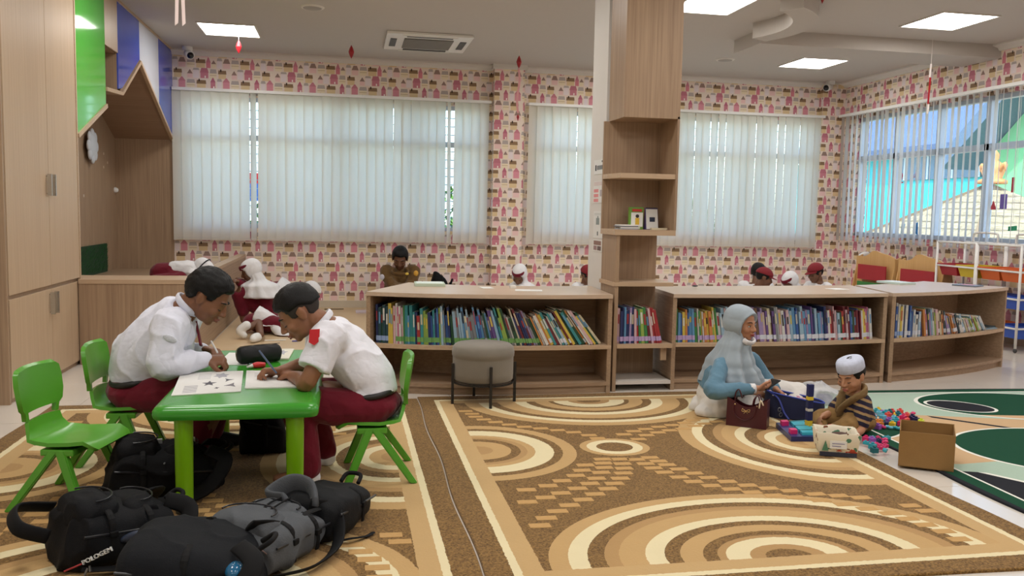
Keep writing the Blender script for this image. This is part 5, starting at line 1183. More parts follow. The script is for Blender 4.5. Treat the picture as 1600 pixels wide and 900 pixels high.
# the girl bent forward behind her
h = at(487, 457, y=10.35); sitter('girl in white bending far forward near the wall, seen behind the dark-haired boy', h, (.75, -.2, -.75), (.70, 0, .6), (h.x - .40, 10.40, .33), SK5, s=.98, top=WHITEC, band=False, knees=[(h.x - .30, 10.25, .09), (h.x - .30, 10.55, .09)], hands=[(h.x + .02, 10.2, .10), (h.x - .02, 10.5, .10)])
# the girl half lying in front of them, feet towards the bench
h = at(452, 497, y=9.05); o_ = sitter('girl in white headscarf crouching low on the mat, white shoes towards the bench', h, (.8, -.1, -.6), (.6, 0, .7), (h.x - .33, 9.12, .12), SK5, s=.95, band=False, knees=[(h.x - .05, 8.95, .10), (h.x - .05, 9.25, .10)], hands=[(h.x + .06, 8.85, .06), (h.x + .08, 9.2, .06)], drape=.17)
for k, (px, py) in enumerate(((382, 526), (402, 530))):
    q = at(px, py, z=.03); b = B(); limb(b, [q + V3(.0, 0, .02), q + V3(-.02, -.05, .02), q + V3(-.03, -.10, .015)] if k else [q + V3(.02, 0, .11), q + V3(-.04, -.01, .06), q + V3(.0, -.02, .015)], [.045, .042, .032]); organic('shoe', b, .009, SHOEW, o_, 3, floor=.0066)
    b = B(); limb(b, [q + V3(.03, .02, .08 if not k else .04), V3(h.x - .30, 8.98, .12)], [.032, .045]); organic('lower_leg', b, .01, SK5, o_, 3, floor=.0067)
# the pupil crouched face down inside the nook bench
zz = .50; yl = 9.0; p0, p1 = at(262, 424, y=yl), at(318, 418, y=yl)
b = B(); hcl = V3(p1.x, yl, zz + .15); ML = basis((.75, -.2, -.65), (.65, 0, .75)); head_shape(b, hcl, ML, .9); limb(b, [hcl, V3(p1.x - .12, yl, zz + .15), V3(p0.x + .05, yl + .02, zz + .13), V3(p0.x - .06, yl + .03, zz + .10)], [.05, .08, .09, .09]); limb(b, [V3(p0.x - .06, yl + .03, zz + .09), V3(p0.x + .15, yl - .10, zz + .06), V3(p0.x - .10, yl - .10, zz + .045)], [.08, .06, .04])
lay = organic('person', b, .009, SK5, None, 3, origin=(p0.x, yl, zz), floor=zz + .001); tag(lay, 'pupil in white headscarf and maroon skirt crouched face down in the nook', 'person')
b = B(); limb(b, [V3(p1.x - .06, yl, zz + .15), V3(p1.x - .16, yl, zz + .155), V3(p0.x + .06, yl + .02, zz + .14)], [.08, .10, .10]); limb(b, [V3(p1.x - .1, yl - .07, zz + .12), V3(p1.x - .0, yl - .17, zz + .06), V3(p1.x + .06, yl - .10, zz + .04)], [.06, .045, .03]); organic('shirt', b, .010, WHITEC, lay, 4, .008, 9.0, floor=zz + .002)
b = B(); limb(b, [V3(p0.x + .05, yl + .02, zz + .12), V3(p0.x - .07, yl + .03, zz + .11)], [.11, .11]); limb(b, [V3(p0.x - .06, yl + .03, zz + .09), V3(p0.x + .15, yl - .10, zz + .07), V3(p0.x - .10, yl - .10, zz + .06)], [.10, .075, .055]); organic('skirt', b, .010, MAROON, lay, 4, .006, 9.0, floor=zz + .002)
shell('headscarf', hcl, ML, .9, hood_off(.014, .84, (0, .93, -.36), .09, .02, .02), WHITEC, lay, n=40, m=28)
b = B(); b.tube([hcl + ML @ V3(.094 * math.cos(a), -.03, .03 + .105 * math.sin(a)) * .9 for a in np.linspace(0, 2 * math.pi, 25)], .006, 8, 1, cap=False); b.mk('scarf_cord', DARKC, lay, True)
# the man in the brown uniform
KHAKI = cloth('6a4f2c', .8, .3, 500, .10)
h = at(625, 404, y=10.85); man = sitter('man in brown uniform shirt sitting against the papered wall, looking down', h, (-.10, -.85, -.45), (0, -.35, .9), (h.x + .01, 10.92, .13), skin_mat('6b4630'), 'hair', 1.22, KHAKI, pm('3a2d1e', .8), hands=[(h.x + .14, 10.5, .34), (h.x - .12, 10.5, .34)])
for (px, py, c_, nm) in ((597, 433, 'c8c4d0', 'sleeve_badge'), (650, 427, 'd9a23a', 'sleeve_badge'), (636, 428, 'e0c04a', 'chest_badge')):
    q = at(px, py, y=10.63 if nm == 'chest_badge' else 10.70); B().ell(q, (.03, .012, .036) if nm != 'chest_badge' else (.022, .010, .016), n=12, m=8).mk(nm, pm(c_, .5, .2, 60), man, True)
b = B(); q = V3(h.x, 10.72, h.z - .175); b.tube([q + V3(.10 * math.sin(a), -.02 - .075 * math.cos(a) + .05, .015 - .03 * math.cos(a)) for a in np.linspace(-2.6, 2.6, 15)], [(.028, .009)] * 15, 8, 1, side=(0, 0, 1)); b.mk('collar', KHAKI, man, True)
# pupils behind the long shelf and behind the right-hand shelves
h = at(811, 430, y=9.6); sitter('girl in white headscarf with maroon band bending down behind the long bookshelf', h, (-.45, -.75, -.62), (-.2, -.5, .8), (h.x + .16, 9.75, .12), SK5, s=.95, drape=.17)
h = at(919, 430, y=9.3); sitter('pupil with maroon headwear mostly hidden behind the white column', h, (.4, -.8, -.3), (0, -.2, 1), (h.x + .02, 9.42, .12), SK5, 'cap', .9, WHITEC)
h = at(1184, 427, y=9.8); sitter('dark-haired boy in white shirt behind the boy in the maroon cap', h, (.5, .75, -.2), (.1, 0, 1), (h.x - .04, 9.75, .12), SK5, 'hair', 1.03, WHITEC)
h = at(1194, 434, y=8.7); sitter('boy in maroon cap and white shirt looking right beside the dark-haired boy', h, (.88, -.32, -.30), (.28, -.05, .95), (h.x - .10, 8.75, .12), SK5, 'cap', .90, WHITEC)
h = at(1234, 441, y=9.5); sitter('girl in white headscarf with maroon band between the two capped boys', h, (-.75, -.35, -.60), (-.45, -.1, .85), (h.x + .14, 9.58, .12), SK5, s=.98, drape=.16)
h = at(1274, 427, y=8.8); sitter('boy in maroon cap looking left, nearest the side window', h, (-.93, -.25, -.25), (-.2, 0, .98), (h.x + .08, 8.82, .12), SK5, 'cap', .92, WHITEC)
# ================================================================== THINGS ON THE TABLE
PAPER = pm('e3e2de', .7, .03); INK = pm('54525a', .7, .2, 60); INKL = pm('a8a8b0', .7, .1)
def sheet(name, corners, z, mat, label, cat, th=.0015, curl=.0):
    """flat paper with the given plan corners (counter clockwise)"""
    b = B(); b.prism(corners, z, z + th); o = b.mk(name, mat); return tag(o, label, cat)
tz = TZT + .0006
mag = sheet('magazine', [(-.737, 3.87), (-.455, 3.93), (-.500, 4.425), (-.790, 4.40)], tz, PAPER, 'open magazine page with printed jets and text on the table', 'magazine', .004)
def on(o, quad, z, pts, name, mat, th=.0006):
    """flat print given in the u,v of a quad (bl, br, tr, tl)"""
    def uv(u, v): a = Vector(quad[0]).lerp(Vector(quad[1]), u); c = Vector(quad[3]).lerp(Vector(quad[2]), u); return tuple(a.lerp(c, v))
    return B().prism([uv(*p) for p in pts], z, z + th).mk(name, mat, o)
Q = [(-.737, 3.87), (-.455, 3.93), (-.500, 4.425), (-.790, 4.40)]
star = lambda cx, cy, r, k=5, inn=.42, ph=0.3: [(cx + (r if i % 2 == 0 else r * inn) * math.cos(ph + math.pi * i / k), cy + (r if i % 2 == 0 else r * inn) * math.sin(ph + math.pi * i / k)) for i in range(2 * k)]
on(mag, Q, tz + .004, star(.50, .42, .115), 'printed_jet', INK); on(mag, Q, tz + .004, star(.84, .30, .11, 3, .35, 1.2), 'printed_jet', pm('7d7b80', .7, .2, 60)); on(mag, Q, tz + .004, star(.78, .55, .09, 3, .3, .1), 'printed_jet', INK); on(mag, Q, tz + .004, star(.63, .20, .04, 4, .5), 'printed_jet', INK); on(mag, Q, tz + .004, star(.66, .78, .13, 6, .6), 'printed_drawing', INKL)
for k in range(9): on(mag, Q, tz + .004, [(.14, .06 + k * .035), (.34, .06 + k * .035), (.34, .07 + k * .035), (.14, .07 + k * .035)], 'text_line', INKL)
for k in range(5): on(mag, Q, tz + .004, [(.30, .64 + k * .06), (.50, .64 + k * .06), (.50, .65 + k * .06), (.30, .65 + k * .06)], 'text_line', INKL)
nb = sheet('notebook', [(-.444, 3.99), (-.185, 4.00), (-.222, 4.40), (-.484, 4.42)], tz, PAPER, 'open white exercise book under the pencil hand', 'notebook', .006)
Q = [(-.444, 3.99), (-.185, 4.00), (-.222, 4.40), (-.484, 4.42)]
for k in range(6): on(nb, Q, tz + .006, [(.15, .60 + k * .05), (.60 + .05 * (k % 3), .60 + k * .05), (.60 + .05 * (k % 3), .606 + k * .05), (.15, .606 + k * .05)], 'written_line', INKL)
sheet('paper_sheet', [(-.66, 4.62), (-.50, 4.60), (-.48, 4.98), (-.64, 5.0)], tz, PAPER, 'white paper under the fist of the boy in long sleeves', 'paper')
o = sheet('notebook', [(-.40, 4.74), (-.30, 4.75), (-.29, 5.08), (-.40, 5.08)], tz, pm('d9d6c6', .7, .06), 'small open notebook with a sketch beyond the pencil case', 'notebook', .008)
on(o, [(-.40, 4.74), (-.30, 4.75), (-.29, 5.08), (-.40, 5.08)], tz + .008, star(.5, .6, .28, 5, .5), 'sketch', INKL)
r = root('pencil_case', 'black zip pencil case in the middle of the table', 'pencil case', (-.46, 4.66, TZT)); b = B()
a, c = V3(-.545, 4.62, TZT + .048), V3(-.345, 4.72, TZT + .048); b.tube([a, a.lerp(c, .1), a.lerp(c, .5), a.lerp(c, .9), c], [(.038, .036), (.047, .044), (.048, .046), (.047, .044), (.036, .034)], 18, 3, side=(0, 0, 1)); organic('body', b, .005, pm('17171a', .75, .2, 20, .3, 200), r, 3, .004, 18.0, floor=TZT + .0008)
B().tube([a + V3(-.004, -.035, -.02), a + V3(-.008, -.03, .03), a + V3(.03, -.0, .05), c + V3(0, 0, .049)], .0022, 6, 4).mk('zip', pm('6e6048', .5), r)
r = root('glue_bottle', 'small red glue bottle with white cap on the table', 'glue', (-.45, 4.5, TZT)); b = B(); b.tube([(-.462, 4.50, TZT + .016), (-.440, 4.515, TZT + .016), (-.405, 4.53, TZT + .014)], [.012, .017, .013], 12, 3); b.mk('bottle', pm('c8252c', .35, .05), r, True); B().tube([(-.49, 4.488, TZT + .010), (-.462, 4.50, TZT + .016)], [.006, .010], 10).mk('cap', GLOSSW, r, True)
tag(B().tube([at(330, 533, y=4.5), at(340, 551, y=4.42)], .0045, 8).mk('pen', pm('d8d4d0', .4)), 'pale pen held by the boy in long sleeves', 'pen')
for (px, py, c_, l_, lab) in ((430, 532, 'e8e4dc', .10, 'white pen lying on the mat near the crouching girl'), (463, 533, '4a4a9a', .04, 'blue marker cap lying on the mat'), (522, 483, '6a5a3a', .12, 'brown stick lying on the mat by the wall')):
    q = at(px, py, z=.012); tag(B().tube([q - V3(l_, 0, 0), q + V3(l_, .02, 0)], .006, 8).mk('pen', pm(c_, .5)), lab, 'pen')
q = at(566, 488, z=.008); sheet('paper_sheet', [(q.x - .08, q.y - .1), (q.x + .07, q.y - .08), (q.x + .06, q.y + .1), (q.x - .08, q.y + .09)], .0065, pm('d9c9cf', .7, .1), 'pinkish paper on the mat beside the bookshelf', 'paper', .02)
# ================================================================== ON THE SHELF TOPS AND IN THE TOWER
def flatbox(name, px, py, w, d, h, rot, mat, label, cat, z=HT):
    q = at(px, py, z=z); c, s = math.cos(rot), math.sin(rot); P = [(q.x + x * c - y * s, q.y + x * s + y * c) for x, y in ((-w / 2, -d / 2), (w / 2, -d / 2), (w / 2, d / 2), (-w / 2, d / 2))]
    return tag(B().prism(P, z + .0005, z + h).mk(name, mat), label, cat), P
o, P = flatbox('board_game', 671, 446, .23, .20, .022, -.05, pm('b9c9b4', .5, .05), 'flat pale green box on the long bookshelf in front of the man', 'box'); B().prism([tuple(Vector(p).lerp(Vector(P[(i + 2) % 4]), .06)) for i, p in enumerate(P)], HT + .022, HT + .024).mk('lid_print', pm('dfeae2', .4, .05), o)
flatbox('paper_sheet', 760, 450, .09, .12, .004, .1, PAPER, 'small white card on the long bookshelf', 'paper'); flatbox('eraser', 801, 450, .045, .06, .018, 0, pm('e6e2da', .6), 'white eraser on the long bookshelf', 'eraser'); flatbox('paper_sheet', 826, 454, .20, .13, .003, -.2, PAPER, 'white sheet near the front edge of the long bookshelf', 'paper')
q = at(1086, 449, z=HT); r = root('hair_clip', 'tiny dark hair clip on the shelf top right of the tower', 'hair clip', tuple(q)); B().tube([q + V3(.02 * math.cos(a), .02 * math.sin(a), .012) for a in np.linspace(0, 5, 14)], .005, 6).mk('ring', BLK, r)
flatbox('paper_sheet', 1308, 452, .14, .12, .004, .2, PAPER, 'white paper on the shelf top near the capped boys', 'paper'); o, P = flatbox('picture_book', 1400, 443, .20, .26, .018, .25, pm('c9dcd6', .3, .1), 'pale green book lying on the right end shelf top', 'book'); B().prism([tuple(Vector(p).lerp(Vector(P[(i + 2) % 4]), .12)) for i, p in enumerate(P)], HT + .018, HT + .0195).mk('cover_print', pm('e6efe9', .25, .1), o)
o, P = flatbox('magazine', 1512, 447, .17, .20, .012, .5, pm('6f7a8a', .4, .3, 30), 'colourful magazine lying at the right end of the shelf top', 'magazine'); B().prism([tuple(Vector(p).lerp(Vector(P[(i + 2) % 4]), .25)) for i, p in enumerate(P)], HT + .012, HT + .0135).mk('cover_print', pm('c9788a', .4, .3, 40), o)
zt = 1.185; yt = 6.12
r = root('flash_card_box', 'green card box with a white front standing in the tower', 'card box', (2.12, yt, zt)); B().box(2.065, 2.175, yt, yt + .035, zt + .0005, zt + .165, .006).mk('box', pm('6f9a3f', .4, .08), r)
B().box(2.078, 2.168, yt - .004, yt, zt + .02, zt + .125).mk('front_card', PAPER, r); B().box(2.085, 2.16, yt - .004, yt, zt + .132, zt + .150).mk('title_band', pm('c23a34', .5), r); B().box(2.11, 2.14, yt - .0065, yt - .004, zt + .035, zt + .085).mk('print', pm('d9b23a', .5, .2, 60), r); B().ell((2.125, yt - .004, zt + .098), (.014, .003, .013)).mk('print', pm('2a2420', .5), r)
r = root('spiral_calendar', 'white spiral desk calendar with a dark emblem standing in the tower', 'calendar', (2.235, yt, zt)); b = B(); b.slab([(yt - .01, zt + .0005), (yt + .05, zt + .0005), (yt + .025, zt + .160), (yt + .02, zt + .160)], 2.192, 2.290, 'x'); b.mk('stand', pm('5a4a86', .5), r)
F_ = frame((1, 0, 0), (0, .2, 1)); 
b = B(); v = [V3(2.196, yt - .012, zt + .004), V3(2.286, yt - .012, zt + .004), V3(2.286, yt + .018, zt + .152), V3(2.196, yt + .018, zt + .152)]; n_ = V3(0, -.003, .0006); b.add(v + [p + n_ for p in v], [(7, 6, 5, 4)[::-1], (0, 1, 5, 4), (1, 2, 6, 5), (2, 3, 7, 6), (3, 0, 4, 7), (3, 2, 1, 0)]); b.mk('leaf', PAPER, r)
B().box(2.222, 2.262, yt - .006 + .0, yt + .004, zt + .058, zt + .092).mk('emblem', pm('26304a', .5, .2, 80), r)
for k in range(9): B().tube([(2.20 + k * .010, yt + .016, zt + .150), (2.20 + k * .010, yt + .010, zt + .162), (2.20 + k * .010, yt + .026, zt + .164)], .0016, 6, 3).mk('ring', BLK, r)
for k, (c_, dz, dx) in enumerate((('9a9a9e', 0, 0), ('d8d6d2', .009, .008), ('6e7076', .018, -.006), ('dcd9d4', .026, .004))):
    tag(B().prism([(1.955 + dx, yt - .11), (2.10 + dx, yt - .12), (2.11 + dx, yt + .02), (1.96 + dx, yt + .03)], zt + .0005 + dz, zt + dz + .0085).mk('leaflet', pm(c_, .6, .1)), ['lowest grey leaflet', 'second white leaflet from the bottom', 'third grey leaflet from the bottom', 'topmost white leaflet'][k] + ' of the pile in the tower', 'leaflet', 'leaflets in the tower')
tag(B().box(2.21, 2.33, yt - .09, yt - .05, zt + .0005, zt + .014).mk('card_stack', pm('cfc4a8', .6, .08)), 'cream card strip lying in front of the calendar in the tower', 'card')
# notices on the white column
NX = 1.9285
def notice(p0, p1, label, prints):
    """sheet on the left face of the column between two photograph pixels"""
    a, c = at(p0[0], p0[1], x=NX), at(p1[0], p1[1], x=NX); y0, y1, z0, z1 = min(a.y, c.y), max(a.y, c.y), min(a.z, c.z), max(a.z, c.z)
    r = root('notice', label, 'notice', (NX, (y0 + y1) / 2, z0), 'notices on the column'); B().box(NX - .0015, NX + .001, y0, y1, z0, z1).mk('sheet', pm('dcdad6', .5, .02), r)
    for u0, u1, v0, v1, c_ in prints: B().box(NX - .0022, NX - .0014, y1 + (y0 - y1) * u1, y1 + (y0 - y1) * u0, z0 + (z1 - z0) * v0, z0 + (z1 - z0) * v1).mk('print', pm(c_, .6, .1), r)
notice((929, 251), (944, 271), 'topmost notice with dark print on the white column', [(.12, .25, .25, .65, '2e3238')] + [(.32 + k * .14, .42 + k * .14, .3, .6, '4a4e54') for k in range(4)] + [(.75, .9, .8, .92, '50555a')])
notice((928, 284), (943, 317), 'notice with pink blocks on the white column', [(.05, .5, .05 + k * .22, .20 + k * .22, 'd98a8a') for k in range(3)] + [(.05, .95, .82 + k * .06, .84 + k * .06, 'c9a0a0') for k in range(3)] + [(.65, .9, .3, .6, 'b0a4a8')])
notice((928, 330), (941, 373), 'tall pale notice with a small drawing on the white column', [(.3, .65, .5, .75, '8a9290'), (.42, .55, .75, .82, '8a9290'), (.44, .54, .1, .25, '5a6060')] + [(.1, .9, .86 + k * .05, .875 + k * .05, 'b0b4b0') for k in range(2)])
notice((927, 374), (940, 394), 'lowest small notice with brown pictures on the white column', [(.08, .92, .55, .92, '8a6a60'), (.08, .45, .1, .48, '9a7a78'), (.52, .92, .1, .48, '6a5450')])
# ================================================================== BACKPACKS
BK = pm('0c0c0e', .8, .3, 12, .5, 180, spec=.2); BK2 = pm('101114', .8, .3, 12, .5, 180, spec=.2); GY = pm('55585c', .9, .15, 14, .5, 180, spec=.2); STR = pm('0b0b0d', .75, .15, spec=.25); ZIPM = pm('8a8d92', .3, .05, metal=.8); ZIPD = pm('1e1f23', .35, .1)
def backpack(label, base, rot, size, mat, lie=True, seed=0, grp='backpacks on the rug', pocket=True, straps=True, sag=.018):
    """soft bag lying on its back panel: length along local x, width along y, depth up. size (l, w, d)"""
    l, w, d = size; r = root('backpack', label, 'backpack', base, grp); c, s = math.cos(rot), math.sin(rot); rnd = random.Random(seed)
    T_ = lambda x, y, z: V3(base[0] + x * c - y * s, base[1] + x * s + y * c, base[2] + z)
    A_, C_ = V3(0, 0, 1), V3(-s, c, 0); rnd2 = random.Random(seed)
    b = B(); cs, hs_ = [], []                # soft boxy body, thicker at the bottom, tapering to the top
    for k in range(13):
        u = -1 + 2 * k / 12; e = max(.30, (1 - abs(u) ** 5) ** .5); th = d * (.50 - .09 * u) * e; cs.append(T_(u * l / 2, .02 * w * math.sin(3 * u), th)); hs_.append((th, w * .5 * (e ** .7) * (1 - .10 * max(0, u))))
    b.loft(cs, hs_, A_, C_)
    body = organic('body', b, .0085, mat, r, 4, sag, 7.5, floor=base[2] + .001)
    zs = lambda u: d * (1.0 - .18 * u)
    if pocket:
        for (u0, u1, wd, up_) in ((-.86, -.05, .36, .16), (-.05, .62, .33, .09)):
            b = B(); m_ = (u0 + u1) / 2; cs = []; hs_ = []
            for k in range(9):
                q = -1 + 2 * k / 8; e = max(.25, (1 - abs(q) ** 4) ** .5); cs.append(T_((m_ + q * (u1 - u0) / 2) * l / 2, 0, zs(m_) * .80)); hs_.append((d * (.20 + up_) * e, w * wd * e ** .6))
            b.loft(cs, hs_, A_, C_); organic('front_pocket', b, .0085, mat, r, 4, .009, 11.0, floor=base[2] + .01)
            B().tube([T_((m_ + .44 * (u1 - u0) * math.cos(a)) * l / 2, w * wd * .82 * math.sin(a), zs(m_) * .80 + d * (.20 + up_) * .93) for a in np.linspace(-1.7, 1.7, 19)], .0035, 6).mk('pocket_zip', ZIPD, r)
    for k in (-1, 1):                        # main zip on either side and a compression strap with its buckle
        B().tube([T_(u * l / 2, k * w * .487 * (1 - .10 * max(0, u)), zs(u) * .62) for u in np.linspace(-.8, .8, 15)], .005, 6).mk('zip', ZIPD, r)
        for u in ((-.35, .3) if pocket else (.1,)):
            B().tube([T_(u * l / 2, k * w * .30, zs(u) * .99), T_(u * l / 2, k * w * .46, zs(u) * .86), T_(u * l / 2, k * w * .505, zs(u) * .5), T_(u * l / 2, k * w * .49, zs(u) * .2)], [(.004, .012)] * 4, 8, 4, side=(-s * k, c * k, .5)).mk('side_strap', STR, r)
            bb = B(); bb.box(-.014, .014, -.008, .008, -.010, .010, .003); p = T_(u * l / 2, k * w * .505, zs(u) * .62); mk('buckle', [p + Matrix.Rotation(rot, 3, 'Z') @ Vector(q) for q in bb.v], bb.f, STR, r)
    for k in (-1, 1):
        if straps:
            pts = [T_(l * .36, k * w * .22, d * .90), T_(l * .50, k * w * .42, d * .72), T_(l * .30, k * w * .62, d * .22), T_(-l * .10, k * w * .66, .02), T_(-l * .42, k * w * .46, .025)]
            B().tube(pts, [(.030, .007), (.034, .009), (.034, .009), (.020, .005), (.013, .004)], 10, 6, side=(1, .2, .3)).mk('shoulder_strap', STR, r, True)
    pts = [T_(l * .47, -.04, d * .72), T_(l * .57, -.03, d * .86), T_(l * .57, .03, d * .86), T_(l * .47, .04, d * .72)]; B().tube(pts, .009, 8, 5).mk('carry_loop', STR, r, True)
    return r, T_
# bag with the white and red print between the empty chair and the table leg
rot = .22; r, T_ = backpack('black backpack with white and red print beside the empty chair', (-.80, 4.02, TZ + .001), rot, (.50, .33, .21), BK, seed=1)
Rm = Matrix.Rotation(rot, 3, 'Z') @ Matrix.Rotation(.25, 3, 'X'); WPR = pm('d9d9d6', .5, .05)
for (x, y, w_, h_, m_) in ((-.13, -.02, .05, .014, WPR), (-.11, -.045, .03, .010, WPR), (-.09, -.05, .045, .02, pm('b03038', .5)), (-.03, .06, .05, .006, WPR), (.12, .04, .028, .020, WPR)):
    b = B(); b.box(-w_ / 2, w_ / 2, -h_ / 2, h_ / 2, -.012, .016); p = T_(x, y, .225 - abs(y) * .25 - abs(x) * .08); mk('print', [p + Rm @ Vector(q) for q in b.v], b.f, m_, r)
for (px, py) in ((205, 738), (200, 760), (193, 770), (206, 770), (220, 768), (257, 724)):
    q = at(px, py, y=3.86); B().ell(q, (.004, .012, .004), n=8, m=6).mk('rivet', ZIPM, r, True)
# the bag with the lettering
rot = .62; r, T_ = backpack('black backpack with white lettering and a red line at the bottom left', (-.835, 3.33, TZ + .001), rot, (.43, .34, .195), BK2, seed=2)
d_ = (Matrix.Rotation(rot, 3, 'Z') @ V3(1, 0, 0)); 
tp = at(149, 868, y=3.07); Fm = frame((.93, .10, .42), (-.32, .30, .85)); text_mesh('lettering', 'POLOGEM', .022, tp + V3(.012, -.02, .006), Fm, WPR, r, .008)
B().tube([at(100, 893, y=3.05), at(128, 881, y=3.05)], .003, 6).mk('red_line', pm('a03038', .5), r); B().ell(at(207, 838, y=3.16), (.045, .012, .016), Matrix.Rotation(-.35, 3, 'Y')).mk('logo_patch', pm('2a3448', .4, .3, 60), r, True)
for q0, q1 in (((137, 888), (132, 899)), ((140, 884), (141, 893))): B().tube([at(*q0, y=3.05), at(*q1, y=3.045)], .004, 6).mk('zip_pull', ZIPM, r)
b = B(); b.tube([T_(-.24, -.02, .12), T_(-.33, .0, .17), T_(-.30, .12, .20), T_(-.16, .17, .16)], [(.026, .008)] * 4, 10, 6, side=(0, 0, 1)); b.mk('top_handle', STR, r, True)
# the wide dark bag at the bottom edge
rot = -.10; r, T_ = backpack('wide plain black backpack cut by the bottom edge, between two others', (-.495, 2.92, TZ + .001), rot, (.46, .40, .215), pm('14161a', .8, .2, 10, .4, 200, spec=.2), seed=3, pocket=False, sag=.010)
b = B(); b.tube([at(292, 812, y=3.06), at(286, 845, y=2.96), at(255, 875, y=2.86), at(215, 900, y=2.80)], [(.030, .010), (.036, .012), (.036, .012), (.030, .010)], 12, 6, side=(1, 0, .3)); b.mk('padded_strap', STR, r, True)
B().tube([at(285, 806, y=3.05), at(283, 836, y=2.94)], .0022, 6).mk('silver_trim', ZIPM, r); B().tube([at(384, 852, y=2.94), at(388, 857, y=2.93)], .006, 6).mk('zip_pull', ZIPM, r); B().tube([at(388, 855, y=2.93), at(405, 858, y=2.93), at(417, 866, y=2.92)], .0025, 6, 4).mk('cord', pm('6a5048', .5), r)
tag(B().ell(at(366, 890, y=2.76), (.030, .05, .022)).mk('water_bottle', pm('1f5f86', .15, .1), None, True), 'blue bottle showing in the side pocket of the wide black backpack', 'bottle')
# the grey bag and the one behind it
rot = 1.02; r, T_ = backpack('grey fabric backpack with drawstring and black straps', (-.285, 3.19, TZ + .001), rot, (.44, .36, .17), GY, seed=4, sag=.016)
b = B(); b.tube([T_(.17, -.10, .15), T_(.23, -.04, .19), T_(.24, .05, .19), T_(.18, .11, .15), T_(.13, .0, .17)], [(.045, .014), (.05, .016), (.05, .016), (.045, .014), (.04, .012)], 12, 6, side=(0, 0, 1)); b.mk('flap', GY, r, True)
for y0 in (-.012, .018): b = B(); b.tube([T_(.13, y0, .182), T_(.05, y0 * 1.3 - .01, .188), T_(-.02, y0 - .01, .180)], .004, 6, 4); b.mk('drawstring', STR, r)
for y0 in (-.12, .12): b = B(); b.tube([T_(.16, y0, .145), T_(.06, y0 * 1.02, .155), T_(-.06, y0 * 1.05, .135)], [(.006, .016)] * 3, 8, 4, side=(0, 0, 1)); b.mk('webbing', STR, r)
rot = 1.10; r, T_ = backpack('plain black backpack behind the grey one, strap end on the rug', (-.07, 3.47, TZ + .001), rot, (.42, .30, .17), pm('111316', .7, .2, 10, .4, 200, spec=.25), seed=5, pocket=False, straps=False, sag=.008)
b = B(); b.tube([at(520, 848, y=3.30), at(545, 842, z=TZ + .02), at(572, 838, z=TZ + .008), at(583, 832, z=TZ + .006)], [(.004, .011)] * 4, 8, 5, side=(0, 0, 1)); b.mk('strap_end', STR, r)
# the bag under the table and the one by the man
r, T_ = backpack('black backpack standing under the green table', (-.42, 4.60, TZ + .001), .05, (.24, .20, .27), BK, seed=6, pocket=False, straps=False, sag=.008)
b = B(); b.tube([at(380, 640, y=4.52), at(376, 660, y=4.50), at(383, 680, y=4.50)], [(.02, .007)] * 3, 10, 5, side=(0, 1, 0)); b.mk('shoulder_strap', STR, r, True)
q = at(688, 440, y=10.7); r, T_ = backpack('black backpack behind the long bookshelf right of the man', (q.x, 10.7, .001), .0, (.26, .24, max(.5, q.z + .02)), BK, seed=7, pocket=False, straps=False, sag=.008, grp='backpacks at the back')
# ================================================================== AROUND THE WOMAN AND THE TODDLER
LEA = pm('45121b', .38, .10, 30, .15, 200); GOLD = pm('d8b98a', .25, .05, metal=.8); NAVY = pm('141b40', .6, .12, 20, .2, 200)
h0, h1 = at(1134, 664, z=TZ), at(1197, 672, z=TZ); r = root('handbag', 'maroon leather handbag with gold bow in front of the woman', 'handbag', tuple((h0 + h1) / 2))
ex = (h1 - h0).normalized(); ey = V3(-ex.y, ex.x, 0); W_ = (h1 - h0).length; Hh = .175; dpt = .10
X_ = lambda u, v, z: h0 + ex * (u * W_) + ey * (v * dpt) + V3(0, 0, z)
b = B(); n = 12; v = []; f = []
for side_, vv in ((0, 0.0), (1, 1.0)):
    for k in range(n + 1):
        u = k / n; dip = .052 * math.sin(math.pi * u) ** 1.5; ins = .06 * (1 - u * 2); v += [X_(u, vv, .001), X_(u + .0, lerp(vv, .5, .22), Hh - dip)]
I_ = lambda s_, k, t: s_ * 2 * (n + 1) + 2 * k + t
for k in range(n): f += [(I_(0, k, 0), I_(0, k + 1, 0), I_(0, k + 1, 1), I_(0, k, 1)), (I_(1, k + 1, 0), I_(1, k, 0), I_(1, k, 1), I_(1, k + 1, 1)), (I_(0, k + 1, 0), I_(0, k, 0), I_(1, k, 0), I_(1, k + 1, 0))]
f += [(I_(1, 0, 0), I_(0, 0, 0), I_(0, 0, 1), I_(1, 0, 1)), (I_(0, n, 0), I_(1, n, 0), I_(1, n, 1), I_(0, n, 1))]
o = b.add(v, f).mk('body', LEA, r); m = o.modifiers.new('t', 'SOLIDIFY'); m.thickness = .004
for vv in (.24, .76):
    B().tube([X_(.18, vv, Hh - .035), X_(.20, vv, Hh + .03), X_(.28, vv, Hh + .05), X_(.36, vv, Hh - .0)], [(.008, .004)] * 4, 8, 6, side=tuple(ey)).mk('handle', LEA, r, True)
    B().tube([X_(.62, vv, Hh - .05), X_(.66, vv, Hh + .0), X_(.76, vv, Hh + .02), X_(.82, vv, Hh - .04)], [(.008, .004)] * 4, 8, 6, side=tuple(ey)).mk('handle', LEA, r, True)
B().tube([X_(.18, -.04, Hh - .04), X_(.22, -.05, Hh - .10), X_(.45, -.05, .045), X_(.68, -.05, Hh - .10), X_(.74, -.04, Hh - .03)], [(.004, .003)] * 5, 8, 6, side=tuple(ey)).mk('hanging_strap', LEA, r, True)
for s_ in (-1, 1): B().tube([X_(.48 + s_ * .0, .06, .100), X_(.48 + s_ * .09, .05, .112), X_(.48 + s_ * .09, .05, .096), X_(.48, .06, .100), X_(.48 + s_ * .05, .05, .084)], .0022, 6, 4).mk('gold_bow', GOLD, r)
